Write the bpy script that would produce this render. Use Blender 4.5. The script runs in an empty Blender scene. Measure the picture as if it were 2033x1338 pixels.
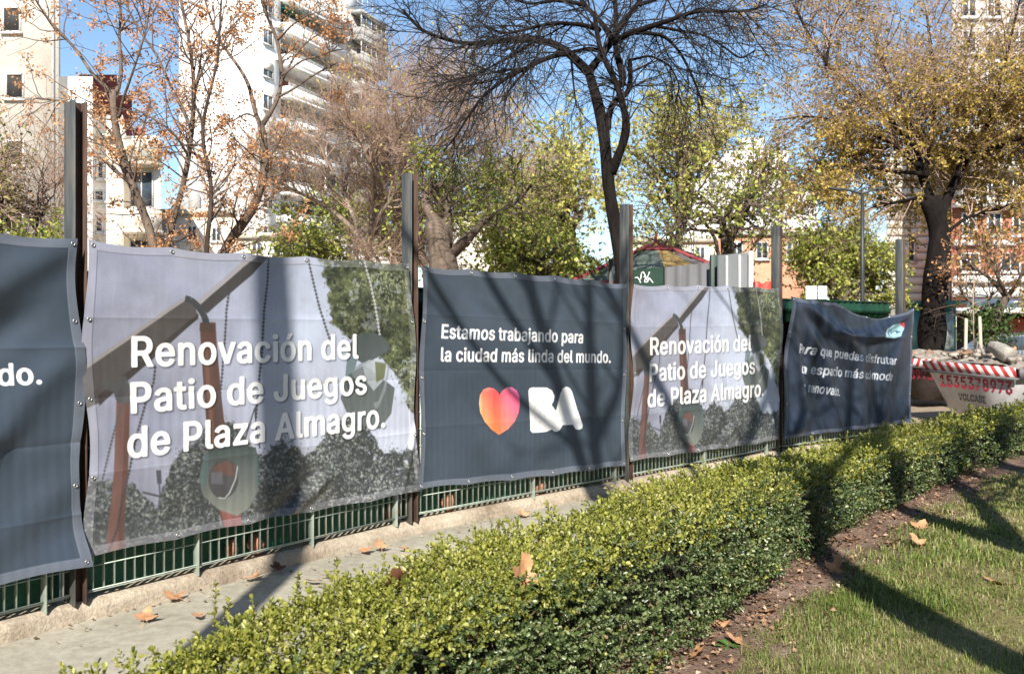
import bpy, math, random, json
import numpy as np
from mathutils import Vector

# ------------------------------------------------------------------ camera, sky, sun, exposure
SC = bpy.context.scene
COL = SC.collection
F = 1750.0            # focal length in photo pixels (photo is 2033 x 1338)
CX, HY = 1016.5, 649.0   # principal column, horizon row
CZ = 1.62             # eye height above the path
cam = bpy.data.cameras.new('camera')
cam_o = bpy.data.objects.new('camera', cam)
COL.objects.link(cam_o)
cam_o.location = (0, 0, CZ)
cam_o.rotation_euler = (math.radians(90), 0, 0)
cam.sensor_width = 36.0
cam.lens = 36.0 * F / 2033.0
cam.shift_y = (HY - 669.0) / 2033.0
cam.clip_start = 0.05
cam.clip_end = 3000
cam.dof.use_dof = True
cam.dof.focus_distance = 6.0
cam.dof.aperture_fstop = 5.0
SC.camera = cam_o

SUN_EL = math.radians(35.0)
TRAVEL = Vector((0.06, 0.998, 0.0)).normalized()        # the way the sunlight travels over the ground
sun = bpy.data.lights.new('sun', 'SUN')
sun.energy = 5.0
sun.angle = math.radians(0.5)
sun.color = (1.0, 0.94, 0.85)
sun_o = bpy.data.objects.new('sun', sun)
COL.objects.link(sun_o)
_d = Vector((TRAVEL.x * math.cos(SUN_EL), TRAVEL.y * math.cos(SUN_EL), -math.sin(SUN_EL)))
sun_o.rotation_euler = _d.to_track_quat('-Z', 'Y').to_euler()
sun_o.location = (0, -20, 25)

world = bpy.data.worlds.new('World')
SC.world = world
world.use_nodes = True
_wn = world.node_tree
_bg = _wn.nodes['Background']
_sky = _wn.nodes.new('ShaderNodeTexSky')
_sky.sky_type = 'NISHITA'
_sky.sun_disc = False
_sky.sun_elevation = SUN_EL
_sky.sun_rotation = math.atan2(-TRAVEL.x, -TRAVEL.y)     # azimuth from +Y, clockwise
_sky.air_density = 1.0
_sky.dust_density = 0.25
_sky.ozone_density = 2.5
_hs = _wn.nodes.new('ShaderNodeHueSaturation')
_hs.inputs['Saturation'].default_value = 1.02
_hs.inputs['Hue'].default_value = 0.498
_wn.links.new(_sky.outputs[0], _hs.inputs['Color'])
_wn.links.new(_hs.outputs[0], _bg.inputs[0])
_bg.inputs[1].default_value = 0.10
SC.view_settings.view_transform = 'Standard'
SC.view_settings.look = 'None'
SC.view_settings.gamma = 1.0
SC.view_settings.exposure = 0.92

# ------------------------------------------------------------------ helpers: numbers
rng = np.random.default_rng(11)
def at(x, y, Y):
    return np.array([(x - CX) / F * Y, Y, CZ - (y - HY) / F * Y])
def unit(v):
    v = np.asarray(v, float)
    return v / (np.linalg.norm(v, axis=-1, keepdims=True) + 1e-12)
def vnoise(x, y, seed=0):
    """smooth value noise in 2-D, 0..1"""
    xi = np.floor(x).astype(np.int64); yi = np.floor(y).astype(np.int64)
    fx = x - xi; fy = y - yi
    fx = fx * fx * (3 - 2 * fx); fy = fy * fy * (3 - 2 * fy)
    def h(a, b):
        n = (a * 374761393 + b * 668265263 + seed * 974634777) & 0x7fffffff
        n = ((n ^ (n >> 13)) * 1274126177) & 0x7fffffff
        return ((n ^ (n >> 16)) & 0xffff) / 65535.0
    return (h(xi, yi) * (1 - fx) + h(xi + 1, yi) * fx) * (1 - fy) + (h(xi, yi + 1) * (1 - fx) + h(xi + 1, yi + 1) * fx) * fy
def fbm(x, y, seed=0, oct=4, gain=0.5):
    s = 0; a = 1; t = 0
    for i in range(oct):
        s = s + a * vnoise(x * 2 ** i, y * 2 ** i, seed + i * 17); t += a; a *= gain
    return s / t
def lin(c):
    c = np.asarray(c, float) / 255.0
    return np.where(c <= 0.04045, c / 12.92, ((c + 0.055) / 1.055) ** 2.4)

# ------------------------------------------------------------------ helpers: meshes and objects
BASE = {}
class Acc:
    """collects vertices and faces of one mesh"""
    def __init__(s): s.V = []; s.F = []; s.n = 0
    def add(s, V, *Fs):
        V = np.asarray(V, float).reshape(-1, 3)
        for f in Fs:
            f = np.asarray(f, np.int64)
            if len(f): s.F.append(f + s.n)
        s.V.append(V); s.n += len(V); return s
    def box(s, o, ex, ey, ez):
        """box from corner o along three edge vectors"""
        o, ex, ey, ez = [np.asarray(v, float) for v in (o, ex, ey, ez)]
        V = [o, o + ex, o + ex + ey, o + ey, o + ez, o + ex + ez, o + ex + ey + ez, o + ey + ez]
        return s.add(V, [[0, 3, 2, 1], [4, 5, 6, 7], [0, 1, 5, 4], [1, 2, 6, 5], [2, 3, 7, 6], [3, 0, 4, 7]])
    def abox(s, x0, x1, y0, y1, z0, z1):
        return s.box((x0, y0, z0), (x1 - x0, 0, 0), (0, y1 - y0, 0), (0, 0, z1 - z0))
    def tubes(s, P, R, S=6, cap=True):
        """P [B,K,3] polylines, R [B,K] radii"""
        P = np.asarray(P, float); R = np.asarray(R, float)
        if P.ndim == 2: P = P[None]; R = R[None]
        B, K, _ = P.shape
        T = np.empty_like(P)
        T[:, 1:-1] = P[:, 2:] - P[:, :-2]; T[:, 0] = P[:, 1] - P[:, 0]; T[:, -1] = P[:, -1] - P[:, -2]
        T = unit(T)
        ref = np.array([0.04, 1.0, 0.03]); ref2 = np.array([1.0, 0.05, 0.02])
        m = unit(P[:, -1] - P[:, 0])
        r = np.where((np.abs(m @ unit(ref)) > 0.85)[:, None], ref2, ref)[:, None, :]
        A = unit(np.cross(T, r)); Bv = np.cross(T, A)
        an = np.arange(S) * 2 * math.pi / S
        V = P[:, :, None, :] + R[:, :, None, None] * (A[:, :, None, :] * np.cos(an)[None, None, :, None] + Bv[:, :, None, :] * np.sin(an)[None, None, :, None])
        idx = np.arange(B * K * S).reshape(B, K, S)
        a = idx[:, :-1, :]; b = np.roll(idx, -1, 2)[:, :-1, :]; c = np.roll(idx, -1, 2)[:, 1:, :]; d = idx[:, 1:, :]
        Fq = np.stack([a, b, c, d], -1).reshape(-1, 4)
        s.add(V, Fq)
        if cap and S > 3:
            n0 = s.n - B * K * S
            s.F.append(idx[:, 0, ::-1].reshape(-1, S) + n0); s.F.append(idx[:, -1, :].reshape(-1, S) + n0)
        return s
    def disc(s, c, ax, r, th, S=16):
        ax = unit(ax); c = np.asarray(c, float)
        return s.tubes(np.array([c, c + ax * th]), np.array([r, r]), S)
    def build(s, name, mat, parent=None, smooth=False, loc=None):
        return mesh(name, np.concatenate(s.V), s.F, mat, parent, smooth, loc)

def mesh(name, V, Fs, mat, parent=None, smooth=False, loc=None):
    V = np.asarray(V, float)
    if parent is not None: base = BASE[parent.name]
    elif loc is not None: base = np.asarray(loc, float)
    else:
        base = np.array([(V[:, 0].min() + V[:, 0].max()) / 2, (V[:, 1].min() + V[:, 1].max()) / 2, V[:, 2].min()])
    me = bpy.data.meshes.new(name)
    me.vertices.add(len(V))
    me.vertices.foreach_set('co', (V - base).astype(np.float32).ravel())
    tot = np.concatenate([np.full(len(f), f.shape[1], np.int32) for f in Fs])
    loops = np.concatenate([f.ravel() for f in Fs]).astype(np.int32)
    me.loops.add(len(loops)); me.loops.foreach_set('vertex_index', loops)
    me.polygons.add(len(tot))
    st = np.zeros(len(tot), np.int32); st[1:] = np.cumsum(tot)[:-1]
    me.polygons.foreach_set('loop_start', st)
    if smooth: me.polygons.foreach_set('use_smooth', np.ones(len(tot), bool))
    me.update(calc_edges=True)
    if mat is not None: me.materials.append(mat)
    o = bpy.data.objects.new(name, me); COL.objects.link(o)
    if parent is not None: o.parent = parent
    else: o.location = base
    BASE[o.name] = base
    return o
def tag(o, label=None, cat=None, group=None, kind=None):
    if label: o['label'] = label
    if cat: o['category'] = cat
    if group: o['group'] = group
    if kind: o['kind'] = kind
    return o
def thing(name, label, cat, loc, group=None):
    o = bpy.data.objects.new(name, None); COL.objects.link(o)
    o.empty_display_size = 0.2
    o.location = tuple(float(v) for v in loc); BASE[o.name] = np.asarray(loc, float)
    return tag(o, label, cat, group)
def bevel(o, w, seg=2):
    m = o.modifiers.new('bevel', 'BEVEL'); m.width = w; m.segments = seg; m.limit_method = 'ANGLE'; m.angle_limit = math.radians(40)
    return o

# ------------------------------------------------------------------ helpers: materials
def new_mat(name):
    m = bpy.data.materials.new(name); m.use_nodes = True
    nt = m.node_tree; return m, nt, nt.nodes['Principled BSDF']
def node(nt, typ, **kw):
    n = nt.nodes.new(typ)
    for k, v in kw.items(): setattr(n, k, v)
    return n
def ramp(nt, src, stops):
    r = node(nt, 'ShaderNodeValToRGB'); el = r.color_ramp.elements
    while len(el) > 1: el.remove(el[-1])
    el[0].position = stops[0][0]; el[0].color = (*stops[0][1], 1)
    for p, c in stops[1:]:
        e = el.new(p); e.color = (*c, 1)
    nt.links.new(src, r.inputs[0]); return r.outputs[0]
def tex_noise(nt, scale, detail=6, rough=0.6, stretch=None, distortion=0.0):
    g = node(nt, 'ShaderNodeNewGeometry')
    mp = node(nt, 'ShaderNodeMapping'); nt.links.new(g.outputs['Position'], mp.inputs[0])
    if stretch: mp.inputs['Scale'].default_value = stretch
    t = node(nt, 'ShaderNodeTexNoise'); t.inputs['Scale'].default_value = scale
    t.inputs['Detail'].default_value = detail; t.inputs['Roughness'].default_value = rough; t.inputs['Distortion'].default_value = distortion
    nt.links.new(mp.outputs[0], t.inputs['Vector']); return t.outputs[0]
def add_bump(nt, b, src, strength, dist):
    bp = node(nt, 'ShaderNodeBump'); bp.inputs['Strength'].default_value = strength; bp.inputs['Distance'].default_value = dist
    nt.links.new(src, bp.inputs['Height']); nt.links.new(bp.outputs[0], b.inputs['Normal']); return bp
def mat_noise(name, stops, scale=4, rough=0.8, bump=0.0, bdist=0.01, bscale=None, stretch=None, metal=0.0, spec=0.4, detail=6, fine=0.0):
    """a surface whose own colour wanders between the stops"""
    m, nt, b = new_mat(name)
    n = tex_noise(nt, scale, detail, 0.62, stretch)
    c = ramp(nt, n, stops)
    if fine:
        n2 = tex_noise(nt, scale * 14, 4, 0.7, stretch)
        mx = node(nt, 'ShaderNodeMix', data_type='RGBA', blend_type='OVERLAY'); mx.inputs[0].default_value = fine
        nt.links.new(c, mx.inputs[6]); nt.links.new(n2, mx.inputs[7]); c = mx.outputs[2]
    nt.links.new(c, b.inputs['Base Color'])
    b.inputs['Roughness'].default_value = rough; b.inputs['Metallic'].default_value = metal
    b.inputs['Specular IOR Level'].default_value = spec
    if bump: add_bump(nt, b, tex_noise(nt, bscale or scale * 5, 5, 0.7, stretch), bump, bdist)
    return m
def mat_plain(name, c, rough=0.6, metal=0.0, var=0.25, scale=3.0, spec=0.4):
    c = np.asarray(c, float)
    return mat_noise(name, [(0.3, tuple(c * (1 - var))), (0.7, tuple(np.minimum(c * (1 + var), 0.95)))], scale, rough, metal=metal, spec=spec)
def mat_leaf(name, stops, rough=0.5, trans=0.3, spec=0.3, patch=0.0):
    """every leaf (mesh island) takes its own shade between the stops"""
    m, nt, b = new_mat(name)
    g = node(nt, 'ShaderNodeNewGeometry')
    src = g.outputs['Random Per Island']
    if patch:
        n = tex_noise(nt, 1.7, 4, 0.6); k = node(nt, 'ShaderNodeMapRange'); k.inputs[1].default_value = 0.3; k.inputs[2].default_value = 0.7; nt.links.new(n, k.inputs[0])
        mx_ = node(nt, 'ShaderNodeMix'); mx_.inputs[0].default_value = patch; nt.links.new(src, mx_.inputs[2]); nt.links.new(k.outputs[0], mx_.inputs[3]); src = mx_.outputs[0]
    c = ramp(nt, src, stops)
    nt.links.new(c, b.inputs['Base Color'])
    b.inputs['Roughness'].default_value = rough; b.inputs['Specular IOR Level'].default_value = spec
    t = node(nt, 'ShaderNodeBsdfTranslucent'); nt.links.new(c, t.inputs['Color'])
    mx = node(nt, 'ShaderNodeMixShader'); mx.inputs[0].default_value = trans
    nt.links.new(b.outputs[0], mx.inputs[1]); nt.links.new(t.outputs[0], mx.inputs[2])
    nt.links.new(mx.outputs[0], nt.nodes['Material Output'].inputs['Surface'])
    return m
def mat_glass(name, c=(0.03, 0.04, 0.05)):
    m, nt, b = new_mat(name)
    n = tex_noise(nt, 0.7, 2)
    nt.links.new(ramp(nt, n, [(0.35, tuple(np.array(c) * 0.6)), (0.7, tuple(np.array(c) * 2.2))]), b.inputs['Base Color'])
    b.inputs['Roughness'].default_value = 0.12; b.inputs['Specular IOR Level'].default_value = 0.6
    return m

# ------------------------------------------------------------------ fence line
POSTS = [np.array(p) for p in [(-3.92, 2.72), (-2.41, 4.87), (-0.80, 6.92), (1.14, 8.79), (3.25, 10.82), (5.59, 12.69)]]
BAYT = [unit(POSTS[i + 1] - POSTS[i]) for i in range(5)]
BAYN = [np.array([t[1], -t[0]]) for t in BAYT]          # towards the path
KZ = 0.105                                               # kerb top
def fence_poly(off):
    """the fence line offset towards the path, mitred at the posts"""
    out = []
    for i in range(6):
        a = BAYN[max(i - 1, 0)]; b = BAYN[min(i, 4)]
        m = unit(a + b); out.append(POSTS[i] + m * off / (m @ a))
    out[0] = out[0] - BAYT[0] * 2.5
    return np.array(out)
def resample(P, step):
    P = np.asarray(P, float); d = np.r_[0, np.cumsum(np.linalg.norm(np.diff(P, axis=0), axis=1))]
    s = np.arange(0, d[-1], step)
    return np.stack([np.interp(s, d, P[:, k]) for k in range(P.shape[1])], 1)
def smooth_line(P, it=3):
    P = P.copy()
    for _ in range(it): P[1:-1] = (P[:-2] + 2 * P[1:-1] + P[2:]) / 4
    return P

# ------------------------------------------------------------------ ground, path, soil bed, lawn base, kerb
M_ground = mat_noise('packed_earth', [(0.3, (0.20, 0.155, 0.11)), (0.7, (0.34, 0.275, 0.20))], 0.6, 0.95, 0.6, 0.02, 9, spec=0.1, fine=0.5)
M_path = mat_noise('worn_concrete', [(0.25, (0.235, 0.215, 0.165)), (0.5, (0.34, 0.315, 0.25)), (0.75, (0.42, 0.39, 0.315))], 1.1, 0.9, 0.35, 0.006, 40, spec=0.2, fine=0.55)
M_soil = mat_noise('bare_soil', [(0.3, (0.13, 0.082, 0.06)), (0.55, (0.24, 0.165, 0.125)), (0.75, (0.36, 0.27, 0.21))], 3.5, 0.95, 1.0, 0.03, 38, spec=0.1, fine=0.6)
M_turf = mat_noise('turf_soil', [(0.35, (0.12, 0.115, 0.04)), (0.55, (0.20, 0.165, 0.08)), (0.75, (0.32, 0.25, 0.15))], 3.0, 0.95, 0.7, 0.01, 60, spec=0.1, fine=0.5)
M_kerb = mat_noise('rough_concrete', [(0.25, (0.20, 0.155, 0.11)), (0.45, (0.37, 0.31, 0.235)), (0.75, (0.52, 0.45, 0.35))], 2.6, 0.92, 0.9, 0.012, 45, spec=0.15, fine=0.65)

def sheet(name, x0, x1, y0, y1, nx, ny, zf, mat):
    gx, gy = np.meshgrid(np.linspace(x0, x1, nx), np.linspace(y0, y1, ny))
    z = zf(gx, gy); V = np.stack([gx, gy, z], -1).reshape(-1, 3)
    i = np.arange(nx * ny).reshape(ny, nx)
    Fq = np.stack([i[:-1, :-1], i[:-1, 1:], i[1:, 1:], i[1:, :-1]], -1).reshape(-1, 4)
    return tag(mesh(name, V, [Fq], mat, smooth=True), kind='structure')
sheet('ground', -900, 900, -200, 1600, 60, 60, lambda x, y: x * 0 - 0.05, M_ground)

NEAR = np.array([(-3.3, -1.3), (-1.6, 0.9), (-0.46, 2.5), (0.69, 4.11), (1.66, 5.46), (2.09, 6.06), (3.02, 7.28), (4.05, 8.46), (6.0, 10.55), (8.0, 12.4), (11.0, 15.0)])
HEDGE = smooth_line(resample(NEAR, 0.1), 20)             # foot of the hedge on the lawn side
_t = unit(np.gradient(HEDGE, axis=0)); HN = np.stack([_t[:, 1], -_t[:, 0]], 1)   # towards the lawn
def strip(name, A, B, n, zf, mat, kind='structure'):
    """a band of ground between two lines"""
    w = np.linspace(0, 1, n)[None, :, None]
    P = A[:, None, :] * (1 - w) + B[:, None, :] * w
    m = len(A); z = zf(P[..., 0], P[..., 1], np.broadcast_to(w[..., 0], (m, n)))
    V = np.concatenate([P, z[..., None]], -1).reshape(-1, 3); i = np.arange(m * n).reshape(m, n)
    Fq = np.stack([i[:-1, :-1], i[1:, :-1], i[1:, 1:], i[:-1, 1:]], -1).reshape(-1, 4)[:, ::-1]
    return tag(mesh(name, V, [Fq], mat, smooth=True), kind=kind)
KL = resample(fence_poly(0.05), 0.06); m_ = 240
KLr = np.stack([np.interp(np.linspace(0, 1, m_), np.linspace(0, 1, len(KL)), KL[:, k]) for k in (0, 1)], 1)
HLb = HEDGE - HN * 0.35
HLr = np.stack([np.interp(np.linspace(0, 1, m_), np.linspace(0, 1, len(HLb)), HLb[:, k]) for k in (0, 1)], 1)
strip('path', KLr, HLr, 14, lambda x, y, w: 0.0 + 0.012 * (fbm(x * 1.3, y * 1.3, 5) - 0.5), M_path)
fineH = smooth_line(resample(NEAR, 0.03), 60); _t = unit(np.gradient(fineH, axis=0)); fineN = np.stack([_t[:, 1], -_t[:, 0]], 1)
def soil_z(x, y, w):
    return 0.012 + 0.05 * np.sin(np.clip(w, 0, 1) * math.pi) ** 0.7 * (0.4 + 0.9 * fbm(x * 2.2, y * 2.2, 3)) + 0.05 * (fbm(x * 9, y * 9, 9, 6, 0.6) - 0.5)
strip('soil_bed', fineH - fineN * 0.5, fineH + fineN * 0.62, 40, soil_z, M_soil)
def lawn_z(x, y): return 0.045 + 0.05 * (fbm(x * 0.8, y * 0.8, 21) - 0.5) + 0.012 * (fbm(x * 6, y * 6, 22) - 0.5)
L0 = fineH + fineN * (0.25 + 0.12 * (fbm(np.arange(len(fineH)) * 0.02, np.zeros(len(fineH)), 31) - 0.5) * 2)[:, None]
strip('lawn', L0, fineH + fineN * 14.0, 60, lambda x, y, w: lawn_z(x, y) - 0.06 * np.clip(1 - w * 40, 0, 1), M_turf)

# low concrete kerb the fence stands on: rounded, chipped front edge
prof = np.array([(0.055, -0.06), (0.055, 0.045), (0.046, 0.075), (0.02, 0.098), (-0.02, KZ), (-0.30, KZ), (-0.30, -0.06)])
KP = resample(fence_poly(0.0), 0.025); _t = unit(np.gradient(smooth_line(KP, 6), axis=0)); KN = np.stack([_t[:, 1], -_t[:, 0]], 1)
a = np.arange(len(KP)) * 0.025
off = prof[None, :, 0] + 0.016 * (fbm(a[:, None] * 5 + 0 * prof[:, 0], prof[None, :, 1] * 30 + 0 * a[:, None], 41) - 0.5) * np.array([1, 1, 2, 1.2, 0, 0, 0])
zz = prof[None, :, 1] - 0.02 * np.clip(fbm(a[:, None] * 3 + 0 * prof[:, 0], prof[None, :, 1] * 8 + 0 * a[:, None], 43, 5) - 0.55, 0, 1) * np.array([0, 1, 4, 4, 0, 0, 0])
V = np.concatenate([KP[:, None, :] + KN[:, None, :] * off[..., None], zz[..., None]], -1)
i = np.arange(V.shape[0] * V.shape[1]).reshape(V.shape[:2])
Fq = np.stack([i[:-1, :-1], i[1:, :-1], i[1:, 1:], i[:-1, 1:]], -1).reshape(-1, 4)
tag(mesh('kerb', V.reshape(-1, 3), [Fq], M_kerb, smooth=True), kind='structure')

# ------------------------------------------------------------------ steel posts
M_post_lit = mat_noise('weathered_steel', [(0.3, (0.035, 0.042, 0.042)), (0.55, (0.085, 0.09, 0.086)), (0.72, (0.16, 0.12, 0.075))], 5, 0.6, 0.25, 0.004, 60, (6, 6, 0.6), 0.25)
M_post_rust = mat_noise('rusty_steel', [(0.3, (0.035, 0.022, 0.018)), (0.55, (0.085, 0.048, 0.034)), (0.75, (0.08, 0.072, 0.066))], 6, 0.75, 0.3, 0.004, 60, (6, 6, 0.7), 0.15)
def ibeam(i, label):
    p = POSTS[i]; t = unit(BAYT[max(i - 1, 0)] + BAYT[min(i, 4)]); n = np.array([t[1], -t[0]])
    b = thing('steel_post', label, 'post', (p[0], p[1], 0.1), 'steel posts along the fence')
    def slab(name, c, ht, hn, mat):
        a = Acc(); o = p + t * (c[0] - ht) + n * (c[1] - hn)
        a.box((o[0], o[1], 0.09), (t[0] * 2 * ht, t[1] * 2 * ht, 0), (n[0] * 2 * hn, n[1] * 2 * hn, 0), (0, 0, 2.75 + [0, .02, -.02, 0, .02, .04][i]))
        return bevel(a.build(name, mat, b), 0.002, 1)
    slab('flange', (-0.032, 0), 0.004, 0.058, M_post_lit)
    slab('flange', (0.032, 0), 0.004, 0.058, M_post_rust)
    slab('web', (0, 0), 0.0275, 0.003, M_post_rust)
for i, l in enumerate([None, 'tall weathered steel post between the leftmost dark banner and the big swing photo banner',
                       'tall grey steel post left of the dark heart banner', 'tall steel post right of the dark heart banner, before the dark tree trunk',
                       'rusty brown steel post right of the smaller swing photo banner', 'grey steel post at the far end of the fence, over the sagging banner']):
    if l: ibeam(i, l)

# ------------------------------------------------------------------ green hoarding and galvanised grating behind the banners
M_green = mat_noise('green_paint', [(0.3, (0.006, 0.036, 0.017)), (0.7, (0.012, 0.060, 0.028))], 3, 0.5, 0.15, 0.004, 30, (1, 1, 0.3))
M_tarp = mat_noise('green_tarpaulin', [(0.3, (0.012, 0.075, 0.045)), (0.7, (0.03, 0.16, 0.10))], 5, 0.6, 0.8, 0.03, 12)
M_galv = mat_noise('galvanised_bar', [(0.3, (0.26, 0.31, 0.265)), (0.6, (0.42, 0.48, 0.42)), (0.8, (0.42, 0.36, 0.28))], 7, 0.55, 0.2, 0.002, 80, metal=0.3)
M_brick = mat_noise('broken_brick', [(0.3, (0.24, 0.09, 0.05)), (0.7, (0.42, 0.2, 0.12))], 9, 0.9, 0.6, 0.01, 50)
def P3(i, s, off, z):
    q = POSTS[i] + BAYT[i] * s + BAYN[i] * off
    return np.array([q[0], q[1], z])
BAY_WORDS = ['below the leftmost dark banner', 'below the big swing photo banner', 'below the dark heart banner', 'below the smaller swing photo banner', 'below the sagging banner at the far end']
FOOT = [(0.62, 0.93), (0.28, 0.62, 0.93), (0.5, 0.92), (0.45, 0.9), (0.3, 0.7)]
for i in range(5):
    L = float(np.linalg.norm(POSTS[i + 1] - POSTS[i])); t3 = np.array([*BAYT[i], 0]); n3 = np.array([*BAYN[i], 0])
    # hoarding: two corrugated green sheets with a rolled rim, a loose tarpaulin at the foot
    h = thing('hoarding', 'green sheet hoarding behind the grating ' + BAY_WORDS[i], 'hoarding', P3(i, L / 2, -0.14, KZ), 'green hoarding sheets behind the fence')
    a = Acc(); ns = int(L / 0.02); s = np.linspace(0.04, L - 0.04, ns)
    zt = 1.93 if i < 4 else 1.97
    zs = np.array([0.55, zt - 0.16, zt - 0.15, zt - 0.09, zt - 0.08, zt])
    of = np.array([0, 0, 0.03, 0.03, 0.005, 0.005])
    G = np.stack([np.stack([P3(i, sv, -0.14 + 0.008 * math.sin(sv * 2 * math.pi / 0.15) + o, z) for z, o in zip(zs, of)]) for sv in s])
    ii = np.arange(G.shape[0] * G.shape[1]).reshape(G.shape[:2])
    a.add(G.reshape(-1, 3), np.stack([ii[:-1, :-1], ii[1:, :-1], ii[1:, 1:], ii[:-1, 1:]], -1).reshape(-1, 4))
    a.box(P3(i, 0.04, -0.150, zt - 0.01), t3 * (L - 0.08), n3 * 0.03, (0, 0, 0.02))
    a.build('sheet', M_green, h)
    a = Acc(); zs = np.linspace(KZ - 0.01, 0.6, 9)
    G = np.stack([np.stack([P3(i, sv, -0.10 + 0.03 * (fbm(np.array(sv * 5), np.array(z * 4), 7 + i) - 0.5), z) for z in zs]) for sv in s])
    ii = np.arange(G.shape[0] * G.shape[1]).reshape(G.shape[:2])
    a.add(G.reshape(-1, 3), np.stack([ii[:-1, :-1], ii[1:, :-1], ii[1:, 1:], ii[:-1, 1:]], -1).reshape(-1, 4))
    a.build('tarpaulin', M_tarp, h, smooth=True)
    # grating: flat upright bars, thin cross rods
    g = thing('grating_fence', 'galvanised flat bar grating panel ' + BAY_WORDS[i], 'fence', P3(i, L / 2, 0, KZ), 'grating panels under the banners')
    a = Acc()
    feet = [f * L for f in FOOT[i]]
    for sv in np.arange(0.085, L - 0.06, 0.0615):
        if min(abs(sv - f) for f in feet) < 0.03: continue
        j = rng.normal(0, 0.0012)
        a.box(P3(i, sv + j, 0.0, KZ + 0.045), t3 * 0.0042, n3 * 0.026, (0, 0, 1.12))
    for z in np.arange(KZ + 0.05, 1.3, 0.132):
        a.tubes(np.array([P3(i, 0.05, 0.024, z), P3(i, L - 0.05, 0.024, z)]), np.array([0.0038, 0.0038]), 6)
    a.box(P3(i, 0.05, 0.004, KZ + 0.036), t3 * (L - 0.1), n3 * 0.018, (0, 0, 0.009))
    a.build('grille', M_galv, g)
    for f in feet:
        a = Acc(); a.box(P3(i, f - 0.004, -0.012, 0.09), t3 * 0.008, n3 * 0.060, (0, 0, 1.22))
        bevel(a.build('foot_post', M_galv, g), 0.002, 1)

def rubble(c, r, seed, squash=(1, 1, 1), n=2, rough=0.3):
    rr = np.random.default_rng(seed)
    import bmesh
    bm = bmesh.new(); bmesh.ops.create_icosphere(bm, subdivisions=n, radius=1)
    V = np.array([v.co[:] for v in bm.verts]); Fc = np.array([[v.index for v in f.verts] for f in bm.faces]); bm.free()
    pl = unit(rr.normal(size=(11, 3))); dd = 0.55 + 0.4 * rr.random(11)
    s = np.full(len(V), 1.0)
    for p, d in zip(pl, dd):
        k = V @ p; s = np.minimum(s, np.where(k > 1e-3, d / np.maximum(k, 1e-3), 9))
    V = V * s[:, None] * (1 + rough * 0.2 * rr.normal(size=len(V)))[:, None]
    return V * np.asarray(squash) * r + np.asarray(c), Fc
for bi, s, l in [(1, 1.02, 'broken red brick behind the grating, left of the big banner’s loose fold'), (1, 1.2, 'broken red brick behind the grating under the fold of the big swing banner'), (2, 0.42, 'reddish brick piece behind the grating under the left half of the dark heart banner'), (2, 1.5, 'reddish brick piece behind the grating right of the foot post under the heart banner'), (1, 2.45, 'brick piece in the corner by the grey post left of the heart banner')]:
    V, Fc = rubble(P3(bi, s, -0.045, KZ + 0.075), 0.085, int(s * 100), (0.8, 0.5, 1.1))
    tag(mesh('broken_brick', V, [Fc], M_brick), l, 'brick', 'broken bricks behind the grating')

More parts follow.
